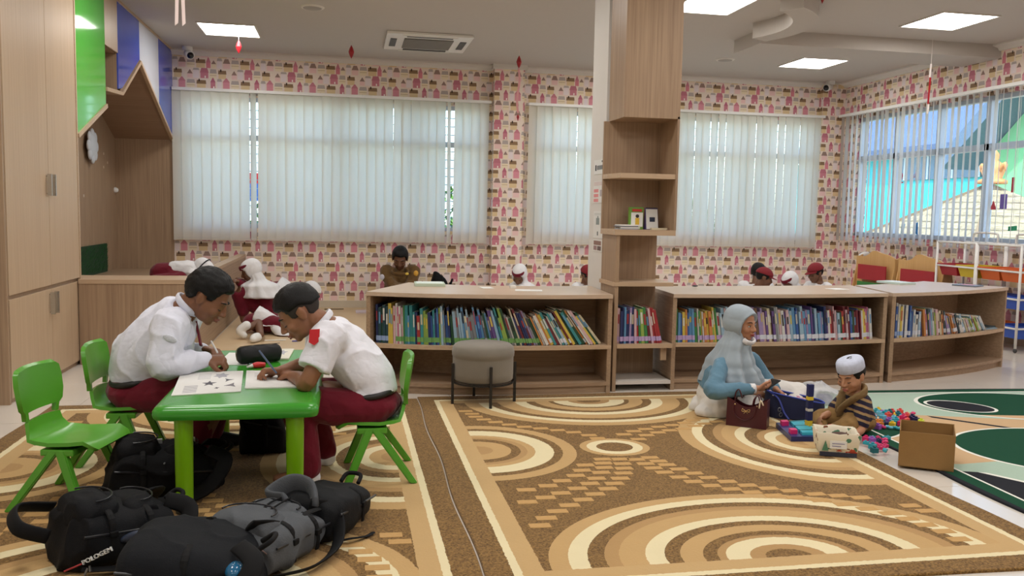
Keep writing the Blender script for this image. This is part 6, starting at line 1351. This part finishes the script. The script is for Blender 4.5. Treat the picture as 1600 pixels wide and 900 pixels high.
for u in (.20, .74): B().ell(X_(u, .10, Hh - .04), (.006, .006, .006)).mk('stud', GOLD, r, True)
B().tube([X_(.80, .1, Hh - .05), X_(.83, .1, Hh + .0), X_(.90, .1, Hh - .03)], .0045, 8, 4).mk('charm', pm('e2d3b8', .4), r, True)
# open navy bag
n0 = at(1212, 652, z=TZ); r = root('open_bag', 'open navy bag full of small toys beside the handbag', 'bag', (n0.x + .12, n0.y + .05, TZ))
c0, c1 = V3(n0.x - .03, n0.y + .06, 0), V3(n0.x + .30, n0.y - .03, 0); dd = (c1 - c0).normalized(); pp = V3(-dd.y, dd.x, 0); Lb = (c1 - c0).length
b = B(); rim, flo_ = [], []
for k in range(28):
    a = 2 * math.pi * k / 28; ca, sa = math.cos(a), math.sin(a); ca = abs(ca) ** .6 * (1 if ca > 0 else -1); sa = abs(sa) ** .7 * (1 if sa > 0 else -1)
    rim.append((c0 + c1) / 2 + dd * (ca * Lb * .54) + pp * (sa * .085) + V3(0, 0, TZ + .135 - .035 * ca)); flo_.append((c0 + c1) / 2 + dd * (ca * Lb * .50) + pp * (sa * .095) + V3(0, 0, TZ + .001))
midr = [p.lerp(q, .5) + ((p.lerp(q, .5) - (c0 + c1) / 2) * .06) for p, q in zip(rim, flo_)]; inn = [p + (((c0 + c1) / 2 + V3(0, 0, p.z)) - p) * .08 + V3(0, 0, -.03) for p in rim]
v = flo_ + midr + rim + inn; f = [tuple(range(27, -1, -1)), tuple(range(84, 112))]
for j in range(3):
    for k in range(28): f.append((j * 28 + k, j * 28 + (k + 1) % 28, (j + 1) * 28 + (k + 1) % 28, (j + 1) * 28 + k))
auto_smooth(b.add(v, f).mk('body', NAVY, r), 50); B().tube(rim + rim[:1], .005, 8).mk('rim_piping', pm('2f46a8', .5), r)
rnd = random.Random(3); cols = ['e6dcd4', 'd9b7c4', 'b86a9a', 'e8e4e0', '8a5a9a', 'c9a08a']
for k in range(22):
    u, w_ = rnd.uniform(-.44, .46), rnd.uniform(-.06, .06); p = (c0 + c1) / 2 + dd * (u * Lb) + pp * w_ + V3(0, 0, TZ + .118 - .035 * u * 2); tag(B().ell(p, (rnd.uniform(.012, .024), rnd.uniform(.010, .02), rnd.uniform(.008, .014)), Matrix.Rotation(rnd.uniform(0, 3), 3, 'Z'), 8, 6).mk('small_toy', pm(cols[k % 6], .5, .2, 60), None, True), 'small pale toy lying in the open navy bag', 'toy', 'small toys in the navy bag')
b = B(); b.tube([rim[16] + V3(0, 0, 0), rim[18] + V3(.01, -.02, -.03), flo_[19] + V3(.0, -.04, .05), flo_[19] + V3(.02, -.07, .01)], [(.008, .004)] * 4, 8, 5, side=(1, 0, 0)); b.mk('bag_strap', pm('27358a', .5), r, True)
for q in (at(1218, 640, y=n0.y - .08), at(1220, 648, y=n0.y - .08)): B().tube([q + V3(.010 * math.cos(a), 0, .012 * math.sin(a)) for a in np.linspace(0, 6.28, 13)], .003, 6).mk('clip', ZIPM, r)
# baseplate with turquoise bricks
b0 = at(1212, 668, z=TZ); b1 = at(1236, 690, z=TZ); b2 = at(1300, 690, z=TZ); b3 = at(1275, 664, z=TZ)
r = root('block_baseplate', 'navy building plate with turquoise studs beside the toddler', 'toy plate', tuple((b0 + b2) / 2)); B().prism([tuple(p.xy) for p in (b0, b1, b2, b3)], TZ + .0005, TZ + .030).mk('plate', pm('1d2b66', .35, .05), r)
PU = lambda u, w_: (b0.lerp(b3, u)).lerp(b1.lerp(b2, u), w_)
def brick(u0, u1, w0, w1, z0, z1, m_, par, name='brick'):
    return B().prism([tuple(p.xy) for p in (PU(u0, w0), PU(u0, w1), PU(u1, w1), PU(u1, w0))], z0, z1).mk(name, m_, par)
TQ, TQ2, PKM = pm('3fb4c8', .35, .06), pm('1f7a86', .35, .06), pm('d02a6e', .35, .06)
for k in range(11):
    w0 = .10 + k * .075; brick(.30, .62 + .10 * (k % 3 == 0), w0, w0 + .058, TZ + .030, TZ + .046, TQ if k % 4 else TQ2, r, 'stud_bar')
    if k > 4: brick(.66, .90, w0, w0 + .058, TZ + .030, TZ + .044, TQ if k % 3 else TQ2, r, 'stud_bar')
for u, w_ in ((.06, .12), (.05, .70)): brick(u, u + .16, w_, w_ + .14, TZ + .030, TZ + .055, PKM, r, 'pink_block')
# tower of blocks held by the toddler
tw0 = at(1263, 668, z=TZ + .03); tx, tyy = tw0.x, tw0.y; r = root('block_tower', 'slim upright tower of navy and yellow blocks in front of the toddler', 'toy blocks', (tx, tyy, TZ + .03)); z = TZ + .0305
for hgt, c_ in ((.045, 'e0b52a'), (.055, '1d2450'), (.018, 'c9c2b4'), (.050, '1d2450'), (.022, 'e3c53a'), (.075, '20285a')):
    B().box(tx - .0165, tx + .0165, tyy - .0165, tyy + .0165, z, z + hgt - .001, .003).mk('block', pm(c_, .35, .04), r); z += hgt
tag(B().box(tx + .085, tx + .115, tyy - .10, tyy - .07, TZ + .031, TZ + .066, .004).mk('toy_block', pm('e04848', .35, .05)), 'coral red toy block beside the yellow block tower', 'toy block')
# plastic bag behind
p0 = at(1290, 634, z=TZ); r = root('plastic_bag', 'crumpled clear plastic bag behind the toddler', 'plastic bag', (p0.x, p0.y + .1, 0)); b = B(); b.ell((p0.x, p0.y + .1, .07), (.14, .11, .085)); b.ell((p0.x - .10, p0.y + .08, .10), (.06, .06, .07)); 
def film():
    m = bpy.data.materials.new('plastic_film'); m.use_nodes = True; nt = m.node_tree; p = nt.nodes['Principled BSDF']; p.inputs['Base Color'].default_value = (.85, .86, .88, 1); p.inputs['Roughness'].default_value = .2; p.inputs['Alpha'].default_value = .55
    x, y, z, src = xyz(nt); bump(nt, p, noise(nt, src, 25.0, 4.0), .8, .02); return m
organic('bag', b, .010, film(), r, 3, .028, 12.0, floor=.0135)
tag(B().box(p0.x + .0, p0.x + .09, p0.y + .06, p0.y + .13, .013, .07, .01).mk('toy_block', pm('4a3a9a', .4, .1)), 'purple block showing inside the plastic bag', 'toy block')
# printed fabric basket
k0, k1 = at(1280, 712, z=TZ), at(1338, 716, z=TZ); r = root('fabric_basket', 'cream fabric basket with printed trees and a white label', 'basket', tuple((k0 + k1) / 2)); ex = (k1 - k0).normalized(); ey = V3(-ex.y, ex.x, 0); Wk = (k1 - k0).length; Dk = .17; hk = .125
def basket_mat():
    m, nt, b_ = base_mat('basket_print'); x, y, z, src = xyz(nt); n1_ = noise(nt, src, 17.0, 2.0); n2_ = noise(nt, vec(nt, x + 5.0, y, z), 19.0, 2.0); n3_ = noise(nt, vec(nt, x, y + 9.0, z), 15.0, 2.0)
    col = mixc(nt, n1_.gt(.62), 'e3dac4', '4f7f62'); col = mixc(nt, n2_.gt(.64), col, 'b5472f'); col = mixc(nt, n3_.gt(.66), col, '7a4a2e'); nt.links.new(col, b_.inputs['Base Color']); b_.inputs['Roughness'].default_value = .8; return m
def loop(g, z, wob=0.0): return [k0 + ex * (Wk / 2) + ey * (Dk / 2) + ex * (sx * (Wk / 2 + g)) + ey * (sy * (Dk / 2 + g)) + V3(0, 0, z + wob * math.sin(i * 2.3)) for i, (sx, sy) in enumerate(((-1, -1), (-.5, -1), (0, -1), (.5, -1), (1, -1), (1, -.3), (1, .3), (1, 1), (.5, 1), (0, 1), (-.5, 1), (-1, 1), (-1, .3), (-1, -.3)))]
L_ = [loop(-.008, .001), loop(.004, .03), loop(.010, .08), loop(.016, hk, .005), loop(.012, hk + .006, .005), loop(.0, hk - .004, .004), loop(-.006, .07), loop(-.012, .03)]; n = 14; v = [p for g in L_ for p in g]; f = [tuple(range(n - 1, -1, -1)), tuple(range((len(L_) - 1) * n, len(L_) * n))]
for j in range(len(L_) - 1):
    for k in range(n): f.append((j * n + k, j * n + (k + 1) % n, (j + 1) * n + (k + 1) % n, (j + 1) * n + k))
auto_smooth(mk('body', v, f, basket_mat(), r), 60)
BX = lambda u, z, out=.012: k0 + ex * (u * Wk) - ey * out + V3(0, 0, z)
def plate(us, zs, m_, nm, out=.0125, th=.004):
    v = [BX(us[0], zs[0], out), BX(us[1], zs[0], out), BX(us[1], zs[1], out), BX(us[0], zs[1], out)]; v += [p + ey * th for p in v]; return mk(nm, v, [(0, 1, 2, 3), (7, 6, 5, 4), (0, 4, 5, 1), (1, 5, 6, 2), (2, 6, 7, 3), (3, 7, 4, 0)], m_, r)
plate((.0, 1.0), (.004, .026), pm('2e3040', .7, .2, 20), 'dark_base', .009); plate((.26, .72), (.048, .090), PAPER, 'label', .015)
for k in range(2): plate((.32, .66 - .1 * k), (.074 - k * .014, .078 - k * .014), pm('8a86a8', .7), 'label_text', .0165, .001)
for u, c_ in ((.14, '4f7f62'), (.52, 'b5472f')):
    v = [BX(u - .09, .034, .0135), BX(u + .09, .034, .0135), BX(u, .092 if u < .3 else .046, .0165)]; mk('printed_tree', v, [(0, 1, 2)], pm(c_, .7, .2, 30), r)
b = B(); b.ell(k0 + ex * (Wk * .6) + ey * (Dk * .55) + V3(0, 0, .085), (.07, .05, .03)); b.mk('contents', pm('4a2f22', .7, .4, 40), r, True)
# cardboard box
g0, g1 = at(1403, 728, z=TZ), at(1490, 738, z=TZ); ex = (g1 - g0).normalized(); ey = V3(-ex.y, ex.x, 0); Wg = (g1 - g0).length; 
gb = at(1388, 690, y=g0.y + .18)
CARD = pm('94703f', .8, .08, 14, .15, 120); hg = .19; Dg = .27; r = root('cardboard_box', 'open brown cardboard box on the green rug', 'box', tuple((g0 + g1) / 2 + ey * Dg / 2))
def wallp(p, q, th, h0_, h1_, nm):
    p = Vector(p); q = Vector(q); nrm = V3(-(q - p).y, (q - p).x, 0).normalized() * th; v = [p, q, q + nrm, p + nrm]; v = [V3(a.x, a.y, TZ + .001) for a in v] + [V3(v[0].x, v[0].y, TZ + h0_), V3(v[1].x, v[1].y, TZ + h1_), V3(v[2].x, v[2].y, TZ + h1_), V3(v[3].x, v[3].y, TZ + h0_)]
    return mk(nm, v, [(3, 2, 1, 0), (4, 5, 6, 7), (0, 1, 5, 4), (1, 2, 6, 5), (2, 3, 7, 6), (3, 0, 4, 7)], CARD, r)
sk = ey * Dg + ex * .02
wallp(g0, g1, .004, hg - .004, hg, 'front_wall'); wallp(g1, g1 + sk, .004, hg, hg, 'side_wall'); wallp(g1 + sk, g0 + sk, .004, hg + .002, hg, 'back_wall'); wallp(g0 + sk - ex * .005, g0, .004, hg, hg + .002, 'side_wall'); B().prism([tuple(p.xy) for p in (g0, g1, g1 + sk, g0 + sk)], TZ + .001, TZ + .005).mk('bottom', CARD, r)
# scattered toy blocks
TB_ = {'yellow': 'e2bf2e', 'pink': 'd6316f', 'coral': 'e2534c', 'purple': '9a5ab8', 'turquoise': '2f9fb0', 'teal': '1f6f7a', 'navy': '1d2450', 'orange': 'e28a33', 'lime': 'cddb3a', 'sky blue': '6fc0d8'}
rnd = random.Random(21)
def toy_block(kind, m_):
    b = B()
    if kind == 0: b.box(-.017, .017, -.017, .017, 0, .030, .003); b.lathe([(.009, 0), (.009, .008)], (0, 0, .030), 10)
    elif kind == 1: b.box(-.024, .024, -.012, .012, 0, .018, .003); b.lathe([(.006, 0), (.006, .005)], (-.011, 0, .018), 8); b.lathe([(.006, 0), (.006, .005)], (.011, 0, .018), 8)
    else: b.tube([(-.02, 0, .012), (-.008, .010, .013), (.008, -.008, .013), (.02, .004, .012)], .009, 8, 3)
    o = mk('toy_block', b.v, b.f, m_, origin=(0, 0, 0)); return o
PROT = {}
def drop(cn, px, py, k=None, zz=None):
    kind = rnd.randrange(3) if k is None else k; q = at(px, py, z=TZ + (zz or 0)); key = (cn, kind); z_ = TZ + .0008 + (zz or 0)
    if key not in PROT: PROT[key] = toy_block(kind, pm(TB_[cn], .35, .05)); o = PROT[key]
    else: o = PROT[key].copy(); COL.objects.link(o)
    o.location = (q.x, q.y, z_); o.rotation_euler = (0, 0, rnd.uniform(0, 3.1)); return o
names = list(TB_)
grid = []
for i in range(62):
    for _ in range(60):
        px, py = rnd.uniform(1364, 1428), rnd.uniform(646, 672)
        if all((px - a) ** 2 + ((py - c) * 2.2) ** 2 > 62 for a, c in grid): break
    else: continue
    grid.append((px, py)); cn = rnd.choice(['yellow', 'yellow', 'pink', 'coral', 'orange', 'purple', 'turquoise', 'sky blue', 'navy', 'coral'])
    tag(drop(cn, px, py), '%s toy block in the colourful heap behind the cardboard box' % cn, 'toy block', 'toy blocks in the heap')
for cn, px, py in (('yellow', 1372, 645), ('teal', 1390, 648), ('teal', 1403, 651), ('coral', 1417, 655), ('navy', 1425, 656), ('navy', 1431, 660), ('lime', 1439, 663)): tag(drop(cn, px, py, 0), '%s cube block at the far rim of the heap%s' % (cn, {1390: ', nearer the toddler', 1403: ', in the middle', 1425: ', behind its twin', 1431: ', next to the lime one'}.get(px, '')), 'toy block', 'toy blocks at the rim of the heap')
for i in range(26):
    for _ in range(60):
        px, py = rnd.uniform(1352, 1386), rnd.uniform(686, 708)
        if (py - 680) < (px - 1340) * 1.1 and all((px - a) ** 2 + ((py - c) * 2.2) ** 2 > 70 for a, c in grid): break
    else: continue
    grid.append((px, py)); cn = rnd.choice(['pink', 'teal', 'turquoise', 'purple', 'pink', 'teal', 'navy']); tag(drop(cn, px, py), '%s toy block in the small heap between basket and cardboard box' % cn, 'toy block', 'toy blocks in the small heap')
# ================================================================== RACKS WITH BINS, DISPLAY BOARDS (along the right wall)
TUBE = pm('e4e2de', .35, .03)
def rack(label, y0, y1, bins, grp='white bin racks'):
    r = root('bin_rack', label, 'rack', (6.68, (y0 + y1) / 2, 0), grp); x0, x1 = 6.50, 6.85; R = .013
    for x in (x0, x1):
        for y in (y0, y1): p = B().tube([(x, y, .045), (x, y, 1.065)], R, 12).mk('post', TUBE, r, True); B().ell((x, y, .024), (.016, .022, .022)).mk('caster', pm('3a3a3c', .5), r, True)
    for x in (x0, x1): B().tube([(x, y0, 1.06), (x, y1, 1.06)], R * .9, 10).mk('top_rail', TUBE, r, True)
    ym = (y0 + y1) / 2; B().tube([(x1, y0 + .12, 1.06), (x1, y0 + .12, 1.13), (x1, y0 + .16, 1.165), (x1, y1 - .16, 1.165), (x1, y1 - .12, 1.13), (x1, y1 - .12, 1.06)], R * .9, 10, 4).mk('handle', TUBE, r, True)
    for z in (.80, .53, .24):
        for x in (x0, x1): B().tube([(x, y0, z), (x, y1, z)], R * .8, 10).mk('rail', TUBE, r, True)
        for y in (y0, y1): B().tube([(x0, y, z), (x1, y, z)], R * .8, 10).mk('rail', TUBE, r, True)
    for (z, k, c_, lab) in bins:
        ya, yb_ = (y1 - .295, y1 - .012) if k == 0 else (y0 + .012, y0 + .295)
        m_ = pm(c_, .4, .05); rb = root('storage_bin', lab, 'bin', (6.66, (ya + yb_) / 2, z - .11), 'storage bins'); b = B(); t = .006
        P0 = [(x0 + .05, ya + .02), (x1 - .03, ya + .02), (x1 - .03, yb_ - .02), (x0 + .05, yb_ - .02)]; P1 = [(x0 + .012, ya), (x1 - .012, ya), (x1 - .012, yb_), (x0 + .012, yb_)]; zb, zt_ = z - .105, z + .022
        ins = lambda P, g: [(p[0] + g * (1 if i in (0, 3) else -1), p[1] + g * (1 if i in (0, 1) else -1)) for i, p in enumerate(P)]
        v = [(*p, zb) for p in P0] + [(*p, zt_) for p in P1] + [(*p, zt_) for p in ins(P1, .010)] + [(*p, zb + .006) for p in ins(P0, .008)]; f = [(3, 2, 1, 0), (12, 13, 14, 15)]
        for j in range(3):
            for q in range(4): f.append((j * 4 + q, j * 4 + (q + 1) % 4, (j + 1) * 4 + (q + 1) % 4, (j + 1) * 4 + q))
        b.add(v, f).mk('tub', m_, rb); B().box(x0 - .006, x0 + .012, ya, yb_, z + .012, z + .024, .002).mk('rim', m_, rb)
    return r
rack('white tube rack on casters with red and yellow bins', 7.945, 8.55, [(.80, 0, 'a51c28', 'dark red storage bin on the farther rack'), (.80, 1, 'd0b528', 'yellow storage bin on the farther rack'), (.53, 0, '2a4fae', 'blue storage bin on the farther rack, middle row'), (.24, 1, '2a4fae', 'blue storage bin on the farther rack, bottom row')])
rack('white tube rack on casters with orange and blue bins at the right edge', 7.325, 7.925, [(.80, 0, 'd8631f', 'orange storage bin next to the yellow one'), (.80, 1, 'd8631f', 'orange storage bin at the right edge of the picture'), (.53, 0, '1f3f9c', 'farther blue storage bin in the middle row of the right rack'), (.53, 1, '2a55b8', 'nearer blue storage bin in the middle row of the right rack'), (.24, 0, 'd8631f', 'orange storage bin low on the right rack behind the blue one'), (.24, 1, '2a55b8', 'blue storage bin in the bottom row of the right rack')])
for lab, y0, y1 in (('farther pine display board with red book pocket', 9.47, 10.28), ('nearer pine display board with red book pocket', 8.58, 9.40)):
    r = root('display_board', lab, 'display board', (6.75, (y0 + y1) / 2, 0), 'pine display boards'); w = y1 - y0
    top = [(y0 + w * k / 16, .80 + .085 * math.sin(math.pi * (.10 + .9 * k / 16)) ** 2 * (1 if k < 11 else .8) + .012 * math.sin(k * .9)) for k in range(17)]
    poly = [(y0 + .02, .0), (y1 - .0, .0)] + [(y + (.0), z) for y, z in reversed(top)]
    b = B(); b.slab(poly, 6.62, 6.64, 'x'); b.mk('back_board', PINE, r)
    for z in (.18, .40, .62):
        b = B(); b.slab([(y0 + .08, z - .10), (y1 - .14, z - .10), (y1 - .14, z + .09), (y0 + .08, z + .09)], 6.555, 6.567, 'x'); o = b.mk('pocket_front', pm('a3202c', .45, .06) if z > .5 else pm(('2f7d3a', '2a55b8')[z < .3], .45, .06), r); B().box(6.567, 6.62, y0 + .08, y1 - .14, z - .10, z - .085).mk('pocket_floor', PINE, r)
    b = B(); b.slab([(6.50, 0), (6.86, 0), (6.70, .83), (6.64, .80)], y0, y0 + .02, 'y'); b.mk('side_board', PINE, r); b = B(); b.slab([(6.50, 0), (6.86, 0), (6.70, .83), (6.64, .80)], y1 - .02, y1, 'y'); b.mk('side_board', PINE, r)
q = at(1345, 400, y=10.6); r = root('desk_lamp', 'white curved lamp head behind the pine board', 'lamp', (q.x, 10.6, 0)); b = B(); b.tube([(q.x, 10.6, .02), (q.x, 10.6, q.z - .10), (q.x - .03, 10.58, q.z), (q.x + .05, 10.55, q.z + .03), (q.x + .10, 10.52, q.z - .01)], [.016, .016, .020, .034, .020], 12, 5); b.mk('arm', TUBE, r, True); B().lathe([(.10, 0), (.10, .02), (.02, .03)], (q.x, 10.6, .0005), 20).mk('base', TUBE, r)
# ================================================================== PAPER CUTOUTS HANGING IN THE SIDE WINDOW
XG = XR + .02
def cut(px, py, c_, lab, pts=None, txt=None, size=.16):
    q = at(px, py, x=XG); r = root('paper_cutout', lab, 'paper cutout', tuple(q), 'paper cutouts in the side window'); m_ = pm(c_, .7, .08)
    if txt: text_mesh('cutout', txt, size, q, frame((0, -1, 0), (0, 0, 1)), m_, r, .002)
    else: B().slab([(q.y + y, q.z + z) for y, z in pts], XG - .002, XG + .002, 'x').mk('cutout', m_, r)
    B().box(XG - .001, XG + .001, q.y - .0015, q.y + .0015, q.z + .05, RZ[1] - .02).mk('thread', RIB, r)
cut(1408, 279, 'c0485a', 'red paper number two hanging in the side window', txt='2', size=.20); cut(1430, 276, 'c9b6d0', 'pale paper number four beside the red two', txt='4', size=.18)
cut(1568, 315, '7a62a8', 'purple paper tag hanging in the side window', [(-.05, -.08), (.05, -.08), (.05, .08), (-.05, .08)]); cut(1583, 286, 'c03040', 'red paper strip hanging in the side window', [(-.02, -.10), (.02, -.10), (.02, .06), (-.02, .06)]); cut(1552, 322, 'b83a44', 'small red paper triangle under the roof peak', [(-.05, -.04), (.05, -.04), (.0, .06)])
cut(1432, 357, '3f86c4', 'blue paper petal low in the side window', [(-.03, -.08), (.03, -.06), (.06, .05), (-.02, .08)]); cut(1410, 358, '5fa8cc', 'pale blue paper petal low in the side window', [(-.05, .07), (-.01, -.08), (.03, -.05), (.02, .07)]); cut(1582, 357, '3a9a6a', 'green paper strip low in the side window', [(-.06, -.02), (.06, -.03), (.06, .02), (-.06, .03)])
# ================================================================== OUTSIDE
st(B().box(-12, 40, YW + .4, 45, -.35, -.25).mk('ground_outside', pm('8a8a78', .9, .2, 2)) ); st(B().box(XR + .3, 40, -12, YW + .4, -.35, -.25).mk('ground_yard', pm('a59c8c', .9, .15, 2)))
bd = root('teal_building', 'turquoise building with slate roof seen through the side window', 'building', (17, 20, -.25)); XB = 15.0
B().box(XB, XB + 5, 12.0, 27, -.25, 3.05).mk('wall', pm('3fc4c8', .7, .05), bd)
b = B(); b.slab([(XB - .5, 3.05), (XB + 3.0, 5.2), (XB + 3.0, 5.35), (XB - .5, 3.2)], 16.4, 27.3, 'y'); b.mk('roof', pm('4c5f80', .6, .15, 3), bd)
B().box(XB - .06, XB, 18.3, 21.3, 2.35, 3.0).mk('window_band', pm('5f7f96', .3, .1), bd)
for k in range(4): B().box(XB - .08, XB - .05, 18.3 + k * .95, 18.36 + k * .95, 2.35, 3.0).mk('window_bar', pm('cfd8da', .5), bd)
b = B(); b.slab([(13.2, -.25), (17.4, -.25), (17.4, 2.9), (15.0, 4.9), (13.2, 3.4)], XB - .55, XB - .05, 'x'); b.mk('gable_wall', pm('7fc78a', .7, .06), bd)
b = B(); b.slab([(13.2, 3.0), (15.3, 3.0), (15.3, 4.4), (15.0, 4.65), (13.2, 3.3)], XB - .60, XB - .55, 'x'); b.mk('siding', pm('9fc7c8', .6, .1, 3), bd)
for k in range(7): B().box(XB - .62, XB - .60, 13.2, 15.3 + .0 * k, 3.02 + k * .2, 3.04 + k * .2).mk('siding_joint', pm('6f9a9e', .6), bd)
b = B()
for y0, z0, y1, z1 in ((15.0, 5.0, 18.1, 2.6), (15.0, 5.0, 12.0, 2.6)): b.bar((XB - .9, y0, z0), (XB - .9, y1, z1), .30, .9, (1, 0, 0))
b.mk('roof_edge', pm('5a7088', .6, .1), bd)
# thatched shelter
hx, hy = 11.3, 13.05; ap = at(1550, 291, x=hx); hu = root('thatched_hut', 'open hut with pale thatched pyramid roof and orange finial', 'hut', (hx, ap.y, -.25)); cy_ = ap.y; ze, za, hw = .86, ap.z, 1.62
def thatch():
    m, nt, b_ = base_mat('thatch'); x, y, z, src = xyz(nt, 'World'); n = noise(nt, vec(nt, x * 2, y * 70, z * 3), 2.0, 4.0); n = (n - .5) * 3 + .5
    nt.links.new(mixc(nt, n, '7d7052', 'cfc4a4'), b_.inputs['Base Color']); b_.inputs['Roughness'].default_value = .9; bump(nt, b_, n, .6, .05); return m
TH = thatch(); NR = 9
for k in range(NR):
    u0, u1 = k / NR, (k + 1) / NR + .02; w0, w1 = hw * (1 - u0), hw * (1 - min(u1, .995)); z0, z1 = lerp(ze, za, u0), lerp(ze, za, min(u1, .995)); lift = .045
    v = [(hx - w0, cy_ - w0, z0), (hx + w0, cy_ - w0, z0), (hx + w0, cy_ + w0, z0), (hx - w0, cy_ + w0, z0), (hx - w0, cy_ - w0, z0 + lift), (hx + w0, cy_ - w0, z0 + lift), (hx + w0, cy_ + w0, z0 + lift), (hx - w0, cy_ + w0, z0 + lift), (hx - w1, cy_ - w1, z1 + lift), (hx + w1, cy_ - w1, z1 + lift), (hx + w1, cy_ + w1, z1 + lift), (hx - w1, cy_ + w1, z1 + lift)]
    mk('thatch_course', v, [(0, 1, 5, 4), (1, 2, 6, 5), (2, 3, 7, 6), (3, 0, 4, 7), (4, 5, 9, 8), (5, 6, 10, 9), (6, 7, 11, 10), (7, 4, 8, 11), (3, 2, 1, 0)], TH, hu)
b = B()
for sx, sy in ((-1, -1), (-1, 1)): b.bar((hx + sx * hw, cy_ + sy * hw, ze + .06), (hx, cy_, za + .06), .05)
b.mk('hip_cap', pm('7a6a50', .8, .1), hu)
for sx in (-1, 1):
    for sy in (-1, 1): B().box(hx + sx * 1.3 - .07, hx + sx * 1.3 + .07, cy_ + sy * 1.3 - .07, cy_ + sy * 1.3 + .07, -.25, .95).mk('post', pm('c98a5a', .7, .1), hu)
for k in range(9): B().box(hx - 1.5, hx - 1.42, cy_ - 1.5 + k * .35, cy_ - 1.32 + k * .35, .45, .84).mk('fascia_board', pm('c07a4a', .7, .15), hu)
fn = B(); fn.lathe([(.24, 0), (.24, .06), (.15, .10), (.19, .22), (.16, .34), (.07, .42), (.10, .50), (.02, .62)], (hx, cy_, za + .04), 16); fn.mk('finial', pm('c98a50', .6, .15, 20), hu, True)
for s_ in (-1, 1): B().tube([(hx, cy_ + s_ * .15, za + .28), (hx, cy_ + s_ * .28, za + .38), (hx, cy_ + s_ * .30, za + .26)], [.05, .04, .015], 8, 4).mk('finial_scroll', pm('c98a50', .6, .15, 20), hu, True)
# shrubs outside the back windows
rnd = random.Random(9); LEAF = pm('5f8f3a', .7, .35, 8)
for k, (x, w, h) in enumerate(((-1.4, .8, 1.75), (.2, .8, 1.55), (1.8, .8, 1.7), (3.6, 1.0, 1.5), (5.4, 1.0, 1.65))):
    r = root('shrub', '%s leafy shrub glimpsed through the gaps of the back blinds' % ORD[k], 'shrub', (x, 13.6, -.25), 'shrubs outside the back windows'); v = []; f = []
    for i in range(900):
        d = Vector((rnd.gauss(0, 1), rnd.gauss(0, 1), rnd.gauss(0, 1))).normalized(); p = V3(x + d.x * w * .75, 13.6 + d.y * .5, (h - .25) / 2 + d.z * (h + .25) / 2 * .98); a = Vector((rnd.uniform(-1, 1), rnd.uniform(-1, 1), rnd.uniform(-1, 1))).normalized() * .07; c_ = a.cross(d).normalized() * .03; n = len(v); v += [p - a, p + c_, p + a, p - c_]; f.append((n, n + 1, n + 2, n + 3))
    tag(mk('leaves', v, f, LEAF, r), kind='stuff'); B().tube([(x, 13.6, -.25), (x + .03, 13.6, h * .6)], [.04, .02], 8).mk('stem', pm('5a4632', .8), r)
bw = root('banner', 'red and blue banner outside, glimpsed through a blind gap', 'banner', (-1.05, 13.0, .6)); q = at(389, 281, y=13.0)
B().box(q.x - .22, q.x + .22, 13.0, 13.02, q.z - .05, q.z + .10).mk('red_field', pm('b8282e', .6), bw); B().box(q.x - .22, q.x + .22, 13.0, 13.02, q.z - .30, q.z - .05).mk('blue_field', pm('3f6fc0', .6), bw); B().box(q.x - .24, q.x - .22, 13.0, 13.02, -.25, q.z + .12).mk('pole', TUBE, bw)
st(B().box(-8, 7.6, 17.0, 17.2, -.25, 2.4).mk('wall_outside', pm('cfd8d4', .8, .05)))

bpy.data.scenes.remove(TMP)
